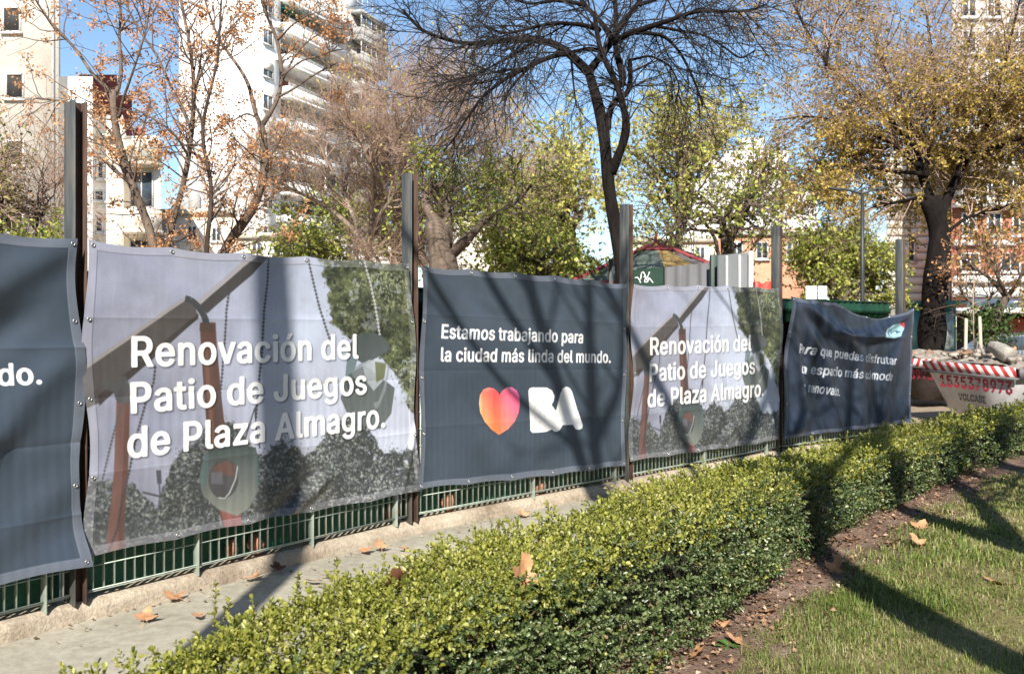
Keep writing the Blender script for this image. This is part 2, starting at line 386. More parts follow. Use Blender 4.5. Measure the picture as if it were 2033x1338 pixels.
# ------------------------------------------------------------------ printed banners
GLY = json.loads(r'''{".":[214,[[79,-19,53,-8,39,3,31,15,25,30,25,51,37,77,55,92,79,102,111,102,137,91,157,73,166,51,165,29,155,7,135,-10,109,-20]]],"0":[479,[[195,-21,151,-9,109,15,80,43,57,79,39,125,26,181,22,223,24,309,36,373,52,417,73,455,105,490,127,505,173,525,211,532,257,530,293,521,339,497,369,470,391,437,413,385,426,333,432,263,428,191,419,143,397,81,371,41,352,21,320,-1,285,-15,255,-22],[214,67,235,66,257,74,272,85,289,109,301,135,309,163,318,229,316,305,309,345,299,379,287,403,274,421,257,435,239,442,225,444,201,438,183,425,173,413,157,385,147,357,136,293,136,215,142,171,152,135,166,107,178,89,199,72]]],"1":[479,[[71,-15,55,-7,50,3,50,49,57,63,75,70,179,70,186,75,186,395,185,401,179,401,107,349,93,343,81,343,67,349,61,359,61,427,67,437,175,516,191,523,209,524,279,524,293,518,300,511,302,499,302,75,309,70,391,70,409,63,416,49,415,1,409,-9,389,-16]]],"2":[479,[[59,-15,45,-9,39,1,38,41,41,53,257,287,277,315,289,339,294,359,294,381,291,397,285,409,269,429,243,441,225,444,207,442,186,433,167,414,157,395,153,363,147,353,129,346,63,346,47,353,40,365,42,395,52,427,63,449,81,474,103,493,125,507,157,521,191,530,213,532,249,530,287,523,321,509,351,490,373,468,387,447,401,413,406,391,406,353,392,305,363,257,307,190,198,75,205,72,387,72,399,70,411,63,415,55,415,-1,407,-10,389,-16]]],"3":[479,[[183,-21,145,-13,121,-4,91,11,63,32,34,71,23,101,18,129,25,141,41,148,119,146,133,137,141,109,158,85,179,73,207,66,229,66,261,74,275,82,289,97,300,117,303,145,297,179,279,207,259,221,237,228,207,232,149,233,135,241,130,251,130,293,133,305,243,433,235,436,73,436,51,443,44,457,45,509,51,517,65,523,371,524,391,517,397,507,398,465,395,453,277,320,268,307,317,291,351,273,367,260,393,231,409,199,418,165,418,123,407,85,396,63,377,38,347,13,321,-1,283,-15,251,-22]]],"5":[479,[[189,-21,167,-17,135,-6,103,11,83,26,63,49,49,71,39,99,34,121,39,137,55,145,127,145,143,137,155,106,171,85,193,71,227,66,253,73,273,87,288,107,299,135,302,171,295,203,277,234,249,254,229,260,193,258,169,250,145,235,129,230,63,237,49,243,44,249,42,263,71,507,77,517,90,523,129,524,367,524,385,517,392,503,391,453,387,445,373,437,183,436,175,433,165,345,167,341,215,350,247,350,293,340,333,321,362,299,385,271,406,229,416,185,416,139,403,91,383,55,354,23,327,5,281,-15,249,-22]]],"6":[479,[[195,-21,151,-9,119,7,90,29,65,61,48,97,38,139,38,179,45,213,63,261,93,315,229,514,251,524,323,524,341,515,345,507,343,499,231,333,235,330,257,330,285,325,321,312,353,293,380,267,397,239,412,193,414,137,409,111,397,77,386,57,355,22,331,5,297,-11,267,-20,251,-22],[222,65,253,70,278,89,293,113,302,151,297,191,287,213,261,240,245,247,233,248,203,245,184,235,164,211,157,197,152,177,152,137,157,119,167,99,181,82,195,72]]],"7":[479,[[93,-15,75,-5,73,3,76,11,287,431,285,435,279,436,63,436,43,443,37,451,36,463,36,505,43,517,61,524,147,524,395,523,409,517,415,507,416,451,410,433,189,-5,181,-11,167,-16]]],"8":[479,[[191,-21,161,-16,135,-7,92,15,58,45,47,61,36,83,29,107,26,131,28,163,36,189,49,215,60,231,77,248,103,267,72,297,57,323,46,357,44,391,51,421,65,453,92,485,115,502,141,515,179,528,213,532,259,530,301,519,347,495,376,469,397,433,405,407,408,387,408,371,401,339,391,315,381,299,350,267,390,233,411,201,426,155,426,115,415,79,403,57,373,24,351,9,321,-6,273,-20,255,-22],[206,67,241,66,271,74,294,91,307,113,310,151,307,165,299,181,288,195,273,207,246,217,209,218,183,209,158,189,145,165,142,127,151,101,162,87,175,77],[212,307,237,306,262,315,279,331,292,357,294,375,292,393,283,415,274,427,261,436,239,442,219,444,191,436,171,417,161,395,158,377,160,357,170,335,189,315]]],"9":[479,[[127,-15,111,-7,107,1,109,9,221,175,217,178,173,182,145,191,109,209,82,231,58,265,43,303,38,331,38,373,43,399,57,436,76,465,99,488,123,504,159,521,211,532,259,530,293,521,341,497,371,470,391,441,409,397,414,369,414,325,398,267,380,229,355,187,225,-5,217,-11,203,-16],[214,261,235,260,247,263,271,276,281,287,293,307,302,343,298,383,287,407,275,423,263,433,253,439,239,442,223,444,207,441,185,430,166,407,157,389,152,371,152,333,164,299,181,277,197,266]]],"A":[506,[[11,-15,-5,-7,-8,-1,-7,7,171,497,181,517,199,524,275,524,288,521,299,514,381,294,486,9,487,-1,481,-9,467,-15,455,-16,393,-16,375,-9,365,11,327,119,321,125,163,126,157,125,153,120,107,-7,87,-16],[190,215,283,214,290,217,253,326,242,359,239,362,237,361,189,223]]],"B":[482,[[55,-15,39,-7,34,7,34,499,39,515,49,521,61,524,269,524,287,522,329,510,355,497,382,477,405,447,417,421,424,389,421,345,413,319,405,305,390,287,366,267,401,242,417,223,432,197,441,167,444,141,441,107,430,73,413,45,399,30,377,15,349,1,307,-12,271,-16],[153,75,265,74,289,79,305,86,313,93,323,109,330,137,323,169,306,193,287,207,263,214,153,213,150,205,150,85],[153,303,247,302,271,308,287,318,295,327,305,345,310,365,306,397,291,420,275,430,245,436,153,435,150,427,150,313]]],"C":[536,[[231,-21,201,-15,165,-3,113,27,72,67,45,111,29,153,21,183,14,237,16,297,25,343,33,369,49,405,65,431,83,454,115,483,137,497,181,518,217,528,253,532,285,532,317,528,373,510,419,483,443,462,459,443,483,401,493,375,498,353,491,339,473,332,403,333,385,343,374,373,356,401,343,414,323,427,307,434,275,440,245,438,217,429,187,410,162,381,142,341,130,281,130,227,139,179,150,149,167,121,184,101,207,85,229,75,255,70,285,70,319,80,337,90,355,106,369,127,385,165,403,175,475,176,491,169,497,159,489,123,471,83,442,45,410,19,369,-3,325,-17,297,-22]]],"E":[445,[[55,-15,39,-7,34,7,34,499,39,515,49,521,61,524,375,524,391,517,397,509,397,453,391,443,373,436,153,435,150,427,150,309,153,303,159,302,357,302,377,293,382,281,382,231,377,221,367,215,355,212,153,211,150,203,150,81,153,75,159,74,383,73,397,65,401,57,401,1,395,-9,375,-16]]],"J":[422,[[153,-21,119,-13,85,2,63,16,39,41,26,61,13,97,8,123,9,171,15,181,31,188,97,188,111,184,119,179,123,171,124,129,129,107,137,91,148,79,165,69,185,66,207,70,221,78,238,101,246,135,246,373,246,501,251,515,271,524,335,524,351,519,360,511,362,499,362,131,357,99,347,69,335,47,311,20,287,3,257,-11,227,-20,211,-22]]],"L":[419,[[55,-15,39,-7,34,7,35,507,41,517,59,524,127,524,140,519,147,513,150,501,150,307,151,77,159,74,369,73,383,65,387,57,387,1,381,-9,361,-16]]],"O":[559,[[231,-21,183,-10,131,15,93,44,64,79,39,125,21,183,14,237,16,297,27,349,45,397,71,439,101,472,135,496,191,521,249,532,299,530,349,519,399,496,434,471,463,439,479,415,494,385,511,331,518,289,518,217,507,161,490,113,461,67,425,30,377,0,333,-15,299,-22],[246,71,281,70,305,75,327,85,350,101,371,127,387,157,396,181,402,213,404,273,402,297,394,335,383,361,361,395,345,412,319,428,287,438,263,440,225,433,203,422,181,404,161,379,147,353,137,323,130,281,132,209,141,171,151,147,167,121,185,100,219,79]]],"P":[471,[[55,-15,39,-7,34,7,34,499,37,513,47,520,61,524,267,524,295,519,327,509,347,500,373,484,400,457,415,433,427,401,434,371,434,327,429,301,418,269,405,245,393,230,367,207,335,189,309,179,263,170,153,169,150,161,150,7,147,-5,139,-11,125,-16],[153,259,233,258,255,260,279,268,299,284,309,301,315,317,318,361,311,391,295,416,275,429,243,436,159,436,151,433,150,267]]],"R":[475,[[55,-15,39,-7,34,7,34,499,36,511,41,517,61,524,269,524,323,512,368,489,384,477,407,451,419,429,432,391,436,357,434,325,425,291,413,263,391,234,375,221,349,205,347,199,450,9,452,-1,447,-9,433,-15,423,-16,351,-16,333,-9,320,11,229,179,221,182,159,182,153,181,150,175,150,7,147,-5,139,-11,125,-16],[153,273,255,272,281,279,297,290,305,299,313,315,320,353,313,391,297,416,277,429,245,436,153,435,150,427,150,283]]],"V":[506,[[199,-15,185,-9,178,-1,-2,487,-7,509,1,518,19,524,87,524,108,513,237,150,239,147,243,147,252,173,371,513,379,519,393,524,463,524,483,515,486,509,486,501,303,-3,294,-11,279,-16]]],"a":[415,[[131,-23,95,-14,63,1,42,17,21,43,9,73,4,101,6,131,15,159,26,177,43,193,55,201,93,219,143,232,245,246,250,255,247,279,237,299,225,309,207,314,181,314,161,308,145,298,119,265,105,259,91,259,33,276,21,283,17,297,31,325,49,348,65,361,109,385,135,394,167,400,217,400,245,395,275,386,313,365,341,335,357,297,362,269,362,9,359,-5,352,-11,339,-16,279,-16,265,-13,247,-4,215,-17,187,-24],[156,63,181,62,205,68,227,82,238,97,245,111,250,131,250,157,245,161,217,156,177,152,147,145,135,139,123,127,118,111,118,95,122,85,135,70]]],"b":[450,[[205,-23,169,-14,141,0,129,-10,115,-16,49,-16,33,-9,26,3,27,507,33,517,51,524,115,524,133,517,140,503,140,423,140,385,143,379,191,398,253,400,301,387,335,369,368,339,386,313,405,267,414,231,416,167,411,133,392,75,368,37,337,9,295,-13,251,-24],[204,65,241,66,265,80,280,99,289,117,300,153,302,207,291,257,281,277,267,296,249,308,235,312,219,314,201,311,187,306,173,296,152,263,140,221,138,181,142,147,151,117,159,101,173,82,191,69]]],"c":[422,[[181,-23,157,-19,127,-9,91,10,60,37,45,57,29,87,14,129,8,179,8,205,12,237,29,289,41,313,59,338,75,354,102,373,137,389,165,397,185,400,235,400,289,385,323,367,353,342,377,305,386,279,383,269,367,261,309,246,295,247,281,255,267,283,249,301,235,309,213,314,187,311,169,303,150,285,139,267,129,241,124,219,122,193,124,157,129,135,139,109,150,91,170,73,183,66,207,62,239,69,264,89,282,123,301,132,317,131,369,118,382,111,387,101,377,71,361,45,334,17,313,3,281,-12,245,-22,229,-24]]],"d":[450,[[171,-23,125,-11,91,7,62,31,38,65,18,113,10,149,8,205,15,251,29,293,55,337,87,367,115,383,141,393,171,400,215,400,243,395,277,381,283,381,284,471,286,511,291,517,303,523,375,524,391,517,397,507,397,1,391,-9,373,-16,309,-16,295,-10,283,-1,253,-15,231,-22,215,-24],[188,65,221,65,233,69,247,78,259,91,270,109,279,133,284,155,286,203,281,237,273,263,263,281,250,297,235,307,219,312,203,314,185,311,163,300,150,287,139,269,131,251,124,223,122,175,127,143,135,117,147,95,158,81,173,71]]],"e":[430,[[185,-23,159,-19,133,-11,105,2,85,15,63,34,49,51,36,71,25,95,10,151,8,199,10,225,19,263,27,285,41,313,55,333,91,367,139,391,183,400,229,400,255,395,285,385,311,372,346,345,363,323,375,301,393,246,398,173,393,163,381,156,369,154,133,154,125,151,130,123,145,95,167,74,191,65,217,62,247,69,266,83,284,113,303,122,313,121,373,106,383,101,389,93,389,85,383,69,369,45,342,17,325,6,285,-13,255,-21,233,-24],[128,237,277,237,280,243,275,259,256,291,239,306,225,311,199,314,175,308,159,298,138,273,127,247]]],"f":[280,[[75,-15,59,-7,54,5,54,307,47,312,3,312,-15,321,-20,333,-19,381,-13,389,1,395,47,396,53,399,54,439,64,477,82,505,107,524,135,537,171,546,211,546,254,535,263,529,267,519,249,461,229,452,199,458,183,456,174,447,168,431,168,403,171,397,231,396,249,387,254,375,254,337,249,321,237,314,175,312,168,307,167,-1,161,-9,145,-16]]],"g":[451,[[171,-165,141,-160,115,-151,71,-127,53,-112,31,-83,27,-71,30,-61,85,-29,103,-24,123,-32,145,-60,169,-75,205,-81,237,-77,259,-67,274,-51,284,-27,285,7,279,9,255,-2,225,-10,189,-12,153,-8,125,1,95,16,81,24,58,45,30,87,17,123,10,153,8,179,10,227,16,259,26,287,47,327,72,355,101,375,129,389,151,396,173,400,221,400,253,392,285,378,295,389,311,396,373,396,391,389,397,381,398,-27,387,-71,373,-97,355,-118,331,-136,311,-146,281,-157,239,-166],[188,77,215,76,227,78,241,84,255,94,275,125,286,169,286,215,280,247,273,265,261,285,248,299,233,308,219,312,205,314,185,311,161,298,149,285,136,265,124,225,122,179,127,149,134,127,155,94,171,83]]],"h":[436,[[47,-15,31,-7,26,7,26,499,28,511,33,517,51,524,113,524,125,521,135,515,140,503,140,387,143,380,179,394,203,400,251,400,293,389,331,368,353,345,369,317,380,281,384,237,384,7,382,-3,377,-9,359,-16,297,-16,283,-12,273,-5,270,7,270,243,267,263,257,287,243,303,225,311,201,312,181,307,166,297,152,279,142,255,140,239,140,9,138,-3,131,-10,117,-16]]],"i":[193,[[47,-15,31,-7,26,5,26,377,33,389,49,396,119,395,135,387,140,375,140,3,133,-9,117,-16],[75,427,47,436,26,453,17,473,16,491,25,512,41,527,65,538,93,540,125,528,143,512,151,493,152,475,143,455,129,441,103,429]]],"j":[193,[[-15,-157,-29,-151,-35,-141,-35,-85,-29,-77,-19,-72,15,-67,22,-55,26,-43,27,379,33,389,49,396,119,395,135,387,140,373,140,-39,137,-61,131,-83,119,-107,101,-128,85,-139,57,-151,31,-158],[75,427,44,437,25,454,17,471,16,493,25,513,41,527,69,539,93,540,123,529,140,515,151,493,152,477,143,455,129,441,103,429]]],"k":[407,[[47,-15,31,-7,26,7,26,499,31,515,51,524,113,524,129,519,138,511,140,499,140,277,143,268,260,385,273,393,287,396,367,395,379,389,384,381,383,373,373,362,242,229,233,215,394,9,396,1,393,-7,383,-13,371,-16,293,-16,275,-9,264,1,151,143,144,139,140,131,140,7,137,-5,129,-11,115,-16]]],"l":[215,[[113,-17,83,-8,59,6,42,25,28,61,26,83,26,499,31,515,47,523,120,523,135,515,140,501,140,81,143,72,147,69,173,70,191,61,197,47,205,5,199,-7,177,-15,159,-18]]],"m":[636,[[47,-15,31,-7,26,5,26,371,31,387,49,396,115,396,129,390,141,381,189,400,239,402,265,395,287,385,321,360,353,381,391,397,417,402,455,402,497,391,535,370,554,351,565,333,575,309,582,279,582,3,575,-9,559,-16,489,-15,477,-9,472,-3,470,37,470,257,467,277,459,295,445,308,427,314,407,313,389,306,377,296,368,281,362,263,362,9,360,-3,351,-11,335,-16,273,-16,253,-7,248,7,248,271,240,291,227,306,209,313,191,314,177,309,162,299,150,283,142,265,140,249,140,9,138,-3,131,-10,117,-16]]],"n":[436,[[47,-15,31,-7,26,9,26,373,31,387,41,393,53,396,115,396,131,389,141,379,171,391,203,400,251,400,293,389,331,368,351,348,361,333,378,291,384,239,384,111,384,7,379,-7,369,-13,355,-16,295,-16,275,-7,270,7,270,245,265,271,252,295,235,308,221,312,201,312,181,307,167,298,153,281,145,265,140,243,140,9,138,-3,131,-10,117,-16]]],"o":[441,[[181,-23,151,-17,103,3,71,26,45,57,27,91,14,129,8,173,10,225,21,269,40,311,59,338,85,362,123,383,151,394,183,400,233,400,265,393,313,373,348,347,369,321,385,293,401,245,406,215,406,157,395,109,381,75,362,45,335,18,305,-1,265,-17,229,-24],[202,63,225,64,239,69,265,91,279,115,287,135,294,183,287,239,273,273,264,287,249,301,235,309,215,313,203,314,179,308,167,302,150,285,131,247,122,201,122,175,126,145,139,109,150,91,167,75,181,67]]],"p":[450,[[47,-157,31,-149,26,-135,26,371,29,385,36,391,49,396,113,396,131,389,141,378,191,398,253,400,277,395,305,385,335,369,353,354,377,327,394,297,408,259,416,215,416,167,412,135,400,93,387,65,368,37,347,16,321,-1,283,-17,251,-24,209,-24,189,-21,142,-3,140,-11,140,-135,137,-147,129,-153,115,-158],[204,65,241,66,265,80,280,99,289,117,300,153,302,207,291,257,281,277,267,296,249,308,235,312,219,314,201,311,187,306,173,296,152,263,140,221,138,181,142,147,151,117,159,101,173,82,191,69]]],"q":[450,[[305,-157,289,-149,284,-139,283,-5,277,-4,247,-17,215,-24,173,-24,125,-11,91,7,62,31,39,63,24,95,14,127,8,175,10,229,21,275,40,315,56,339,87,367,115,383,141,393,171,400,215,400,247,394,283,378,295,390,313,396,375,396,391,389,397,381,398,-139,391,-151,375,-158],[188,65,221,65,233,69,247,78,259,91,270,109,279,133,284,155,286,203,281,237,273,263,263,281,250,297,235,307,219,312,203,314,185,311,163,300,150,287,139,269,131,251,124,223,122,175,127,143,135,117,147,95,158,81,173,71]]],"r":[285,[[47,-15,31,-7,26,7,26,371,28,383,35,390,51,396,115,396,128,391,139,383,189,400,239,400,259,395,269,385,270,329,267,317,260,311,247,306,207,310,177,303,156,287,142,259,140,247,140,9,138,-3,131,-10,117,-16]]],"s":[391,[[153,-23,123,-18,97,-9,69,5,52,17,37,33,21,59,11,89,13,99,19,104,35,111,83,122,97,122,116,113,131,83,147,69,169,62,193,62,219,69,234,81,242,97,239,117,230,129,219,135,105,166,63,189,43,208,33,223,23,253,20,277,25,303,36,329,52,351,72,367,103,384,135,395,161,400,201,400,229,398,257,390,282,379,303,365,322,347,336,325,348,297,348,287,343,281,325,273,279,262,265,262,246,271,227,301,215,311,199,316,177,316,157,310,141,297,134,279,139,261,145,252,161,244,267,216,299,201,317,190,337,169,349,147,356,123,356,89,348,63,333,37,313,16,287,0,257,-13,223,-22,205,-24]]],"t":[253,[[145,-19,113,-12,83,3,62,21,49,43,42,63,38,97,38,307,33,312,1,313,-15,321,-20,333,-20,371,-17,385,-9,391,3,396,31,396,37,399,38,467,45,481,63,488,125,488,147,479,152,467,153,399,159,396,205,396,215,393,227,385,230,371,230,331,223,319,207,312,159,312,152,307,152,87,157,73,163,67,203,70,223,61,229,47,238,7,232,-7,215,-15,191,-20]]],"u":[436,[[173,-21,129,-14,85,7,69,20,55,37,38,69,28,107,26,131,26,371,29,385,41,393,59,396,117,396,130,391,137,385,140,371,140,131,145,107,157,86,177,70,205,66,223,70,240,79,253,93,261,107,270,141,270,371,272,383,279,390,295,396,359,396,375,390,382,383,384,371,384,9,381,-5,374,-11,361,-16,297,-16,281,-10,269,1,239,-12,213,-19]]],"v":[415,[[157,-15,143,-9,137,-1,-1,359,-6,381,-1,389,17,396,85,396,106,387,111,379,191,157,193,153,197,154,207,179,283,387,303,396,373,396,393,387,396,375,251,-3,243,-10,229,-16]]],"y":[415,[[81,-161,49,-157,33,-151,25,-145,23,-133,35,-89,41,-78,55,-71,71,-70,93,-74,107,-67,123,-39,135,1,-1,359,-6,375,-6,383,3,391,19,396,85,396,97,392,107,386,193,153,197,154,199,158,283,386,293,392,305,396,375,396,393,387,396,379,394,369,233,-51,213,-95,191,-124,163,-144,121,-159]]],"z":[406,[[37,-15,23,-9,17,1,16,41,19,53,197,283,210,303,203,306,49,306,35,310,27,315,22,327,22,375,27,387,37,393,49,396,329,396,343,393,353,387,358,377,358,335,355,323,168,75,175,72,337,72,351,68,359,63,364,51,364,5,359,-7,349,-13,337,-16]]],"á":[415,[[131,-23,95,-14,63,1,42,17,21,43,9,73,4,101,6,131,15,159,26,177,43,193,55,201,93,219,143,232,245,246,250,255,247,279,237,299,225,309,207,314,181,314,161,308,145,298,119,265,105,259,91,259,33,276,21,283,17,297,31,325,49,348,65,361,109,385,135,394,167,400,217,400,245,395,275,386,313,365,341,335,357,297,362,269,362,9,359,-5,352,-11,339,-16,279,-16,265,-13,247,-4,215,-17,187,-24],[156,63,181,62,205,68,227,82,238,97,245,111,250,131,250,157,245,161,217,156,177,152,147,145,135,139,123,127,118,111,118,95,122,85,135,70],[157,413,141,421,138,433,187,536,197,542,209,546,283,545,299,537,302,531,301,523,236,423,215,412]]],"í":[193,[[47,-15,31,-7,26,5,26,377,33,389,49,396,119,395,135,387,140,375,140,3,133,-9,117,-16],[51,413,35,421,32,433,82,537,103,546,177,545,193,537,196,531,196,523,130,423,109,412]]],"ó":[441,[[181,-23,151,-17,103,3,71,26,45,57,27,91,14,129,8,173,10,225,21,269,40,311,59,338,85,362,123,383,151,394,183,400,233,400,265,393,313,373,348,347,369,321,385,293,401,245,406,215,406,157,395,109,381,75,362,45,335,18,305,-1,265,-17,229,-24],[202,63,225,64,239,69,265,91,279,115,287,135,294,183,287,239,273,273,264,287,249,301,235,309,215,313,203,314,179,308,167,302,150,285,131,247,122,201,122,175,126,145,139,109,150,91,167,75,181,67],[175,413,159,421,156,433,206,537,227,546,301,545,317,537,320,531,320,523,254,423,233,412]]]}''')
CAP = max(p[1::2] and max(p[1::2]) for p in GLY['E'][1]) / 1000.0
BOFF = 0.075
def hit(i, x, y, off=BOFF):
    """where the sight line through photo pixel (x, y) meets the plane of bay i: (along, height)"""
    x = np.asarray(x, float); y = np.asarray(y, float)
    a = (x - CX) / F; n = BAYN[i]; t = BAYT[i]; q = POSTS[i] + n * off
    lam = (n @ q) / (n[0] * a + n[1])
    return np.stack([(lam * a - q[0]) * t[0] + (lam - q[1]) * t[1], CZ - (y - HY) / F * lam], -1)
class Frame:
    """a banner's four corners in its bay plane, and the map between it and its own (p, q) axes, q down"""
    def __init__(s, bay, quad, px=True):
        s.bay = bay; s.c = np.array([hit(bay, *c) for c in quad]) if px else np.array(quad, float)   # TL TR BR BL
    def sz(s, p, q):
        p = np.asarray(p)[..., None]; q = np.asarray(q)[..., None]; A, B, C, D = s.c
        return (A * (1 - p) + B * p) * (1 - q) + (D * (1 - p) + C * p) * q
    def pq(s, sz):
        sz = np.asarray(sz, float); p = np.full(sz.shape[:-1], 0.5); q = p.copy(); e = 1e-4
        for _ in range(12):
            f = s.sz(p, q) - sz; fp = (s.sz(p + e, q) - s.sz(p, q)) / e; fq = (s.sz(p, q + e) - s.sz(p, q)) / e
            d = fp[..., 0] * fq[..., 1] - fp[..., 1] * fq[..., 0]
            p = p - (f[..., 0] * fq[..., 1] - f[..., 1] * fq[..., 0]) / d
            q = q - (fp[..., 0] * f[..., 1] - fp[..., 1] * f[..., 0]) / d
        return np.stack([p, q], -1)
    def px2pq(s, pts):
        pts = np.asarray(pts, float); return s.pq(hit(s.bay, pts[..., 0], pts[..., 1]))
    def pq2px(s, p, q):
        sz = s.sz(p, q); w = POSTS[s.bay] + BAYN[s.bay] * BOFF + sz[..., :1] * BAYT[s.bay]
        return CX + F * w[..., 0] / w[..., 1], HY + F * (CZ - sz[..., 1]) / w[..., 1]
class Canvas:
    def __init__(s, fr, W, H):
        s.fr = fr; s.W = W; s.H = H
        s.p, s.q = np.meshgrid((np.arange(W)) / (W - 1), (np.arange(H)) / (H - 1))
        s.X, s.Y = fr.pq2px(s.p, s.q); s.I = np.zeros((H, W, 3)) + 128.0
    def cover(s, loops_pq, ss=3):
        """even-odd coverage of closed loops given in (p, q); returns slices and coverage"""
        L = [np.asarray(l) * np.array([s.W - 1, s.H - 1]) for l in loops_pq]
        A = np.concatenate(L); x0, y0 = np.floor(A.min(0)).astype(int) - 1; x1, y1 = np.ceil(A.max(0)).astype(int) + 2
        x0, y0 = max(x0, 0), max(y0, 0); x1, y1 = min(x1, s.W), min(y1, s.H)
        if x1 <= x0 or y1 <= y0: return None
        w, h = (x1 - x0) * ss, (y1 - y0) * ss
        ys = y0 - 0.5 + (np.arange(h) + 0.5) / ss; cnt = np.zeros((h, w + 1), np.int32)
        for l in L:
            for (xa, ya), (xb, yb) in zip(l, np.roll(l, -1, 0)):
                if ya == yb: continue
                r = np.where((ys >= min(ya, yb)) & (ys < max(ya, yb)))[0]
                if len(r) == 0: continue
                xc = xa + (ys[r] - ya) / (yb - ya) * (xb - xa)
                k = np.clip(np.ceil((xc - (x0 - 0.5)) * ss - 0.5).astype(int), 0, w)
                np.add.at(cnt, (r, k), 1)
        m = (np.cumsum(cnt, 1)[:, :w] % 2).astype(float).reshape(y1 - y0, ss, x1 - x0, ss).mean((1, 3))
        return slice(y0, y1), slice(x0, x1), m
    def put(s, sl, m, c):
        c = np.asarray(c, float); m = m[..., None]
        s.I[sl] = s.I[sl] * (1 - m) + c * m
    def poly(s, pts, c, alpha=1.0):
        """pts: photo pixels"""
        r = s.cover([s.fr.px2pq(pts)])
        if r: s.put((r[0], r[1]), r[2] * alpha, c if np.ndim(c) == 1 else c[r[0], r[1]])
    def line(s, pts, w, c, alpha=1.0, dash=0):
        pts = np.asarray(pts, float); n = 0
        d = np.r_[0, np.cumsum(np.hypot(*np.diff(pts, axis=0).T))]
        st = max(w * 0.9, 2.2); tt = np.arange(0, d[-1], st)
        for k, (a, b) in enumerate(zip(tt, np.minimum(tt + st * 1.05, d[-1]))):
            A, B = [np.array([np.interp(v, d, pts[:, j]) for j in (0, 1)]) for v in (a, b)]
            u = B - A; L = np.hypot(*u) + 1e-6; nn = np.array([-u[1], u[0]]) / L
            ww = w * (0.5 if not dash else (0.62 if k % 2 else 0.22))
            s.poly(np.array([A + nn * ww, B + nn * ww, B - nn * ww, A - nn * ww]), c, alpha)
    def text(s, body, a, b, cap, c, skew=0.0, shadow=0.0, condense=None, adv=1.0):
        """one printed line from photo pixel a to photo pixel b on the baseline; cap height in metres on the banner"""
        A = hit(s.fr.bay, *a); B = hit(s.fr.bay, *b); u = B - A; L = np.hypot(*u); u = u / L
        v = np.array([-u[1], u[0]]); k = cap / CAP
        x = 0.0; pl = []
        for ch in body:
            if ch == ' ': x += 0.20; continue
            g = GLY[ch]; pl.append((x, g)); x += g[0] / 1000.0 * adv
        xs = L / (x - 0.03)
        masks = []
        for x0, g in pl:
            loops = []
            for p in g[1]:
                p = np.array(p, float).reshape(-1, 2) / 1000.0
                w = A + ((p[:, :1] + x0) * xs + p[:, 1:] * skew * k) * u + p[:, 1:] * k * v
                loops.append(s.fr.pq(w))
            r = s.cover(loops)
            if r: masks.append(r)
        if shadow:
            M = np.zeros((s.H, s.W))
            for r in masks: M[r[0], r[1]] = np.maximum(M[r[0], r[1]], r[2])
            M = np.roll(np.roll(M, 3, 0), 3, 1); kk = np.array([1, 2, 3, 2, 1.]) / 9
            for _ in range(2):
                M = sum(np.roll(M, j - 2, 0) * kk[j] for j in range(5)); M = sum(np.roll(M, j - 2, 1) * kk[j] for j in range(5))
            s.I *= (1 - shadow * M)[..., None]
        for r in masks: s.put((r[0], r[1]), r[2], c)
def blob(cx, cy, rx, ry, n=40, rot=0.0, pw=1.0):
    a = np.linspace(0, 2 * math.pi, n, endpoint=False); x = np.sign(np.cos(a)) * np.abs(np.cos(a)) ** pw * rx; y = np.sign(np.sin(a)) * np.abs(np.sin(a)) ** pw * ry
    return np.stack([cx + x * math.cos(rot) - y * math.sin(rot), cy + x * math.sin(rot) + y * math.cos(rot)], 1)
def sm(e0, e1, x):
    t = np.clip((x - e0) / (e1 - e0), 0, 1); return t * t * (3 - 2 * t)
WHITE = (250, 250, 250)

# the swing-set photograph
F1 = Frame(1, [(166, 474), (816, 526), (831, 973), (173, 1109)])
c1 = Canvas(F1, 860, 600); X, Y = c1.X, c1.Y
g = sm(150, 800, X)[..., None]; v = sm(480, 1000, Y)[..., None]
c1.I = (1 - v) * ((1 - g) * np.array([166, 170, 196]) + g * np.array([196, 208, 238])) + v * ((1 - g) * np.array([158, 162, 186]) + g * np.array([222, 230, 250]))
c1.I += (fbm(X / 90, Y / 70, 3)[..., None] - 0.5) * 34
br = np.exp(-((X - 610) / 60) ** 2 - ((Y - 640) / 110) ** 2)[..., None]; c1.I += br * np.array([22, 24, 22])
fol = fbm(X / 13, Y / 13, 61, 4, 0.65); fol2 = fbm(X / 5, Y / 5, 62, 3, 0.7)
leafc = np.stack([56 + 150 * np.clip(fol - 0.33, 0, 1) * 1.3 + 60 * (fol2 - 0.5), 62 + 160 * np.clip(fol - 0.33, 0, 1) * 1.3 + 60 * (fol2 - 0.5), 46 + 110 * np.clip(fol - 0.33, 0, 1) + 50 * (fol2 - 0.5)], -1)
def stamp(cv, n, inside, shade, size, seed, al=0.9):
    """n little printed leaves where inside(x, y) holds"""
    r = np.random.default_rng(seed); xs = r.integers(3, cv.W - 8, n); ys = r.integers(3, cv.H - 8, n); ok = inside[ys, xs] > 0.5; xs, ys = xs[ok], ys[ok]
    yy, xx = np.mgrid[-5:6, -5:6]
    for x, y in zip(xs, ys):
        if x < 6 or y < 6 or x > cv.W - 7 or y > cv.H - 7: continue
        a = r.random() * 3.14; s = size * (0.5 + 0.9 * r.random()); u = xx * math.cos(a) + yy * math.sin(a); w = yy * math.cos(a) - xx * math.sin(a)
        m = np.clip(1.4 - (u / s) ** 2 - (w / (s * 0.5)) ** 2, 0, 1)[..., None] * al; sl = (slice(y - 5, y + 6), slice(x - 5, x + 6)); cv.I[sl] = cv.I[sl] * (1 - m) + shade(x, y, r) * m
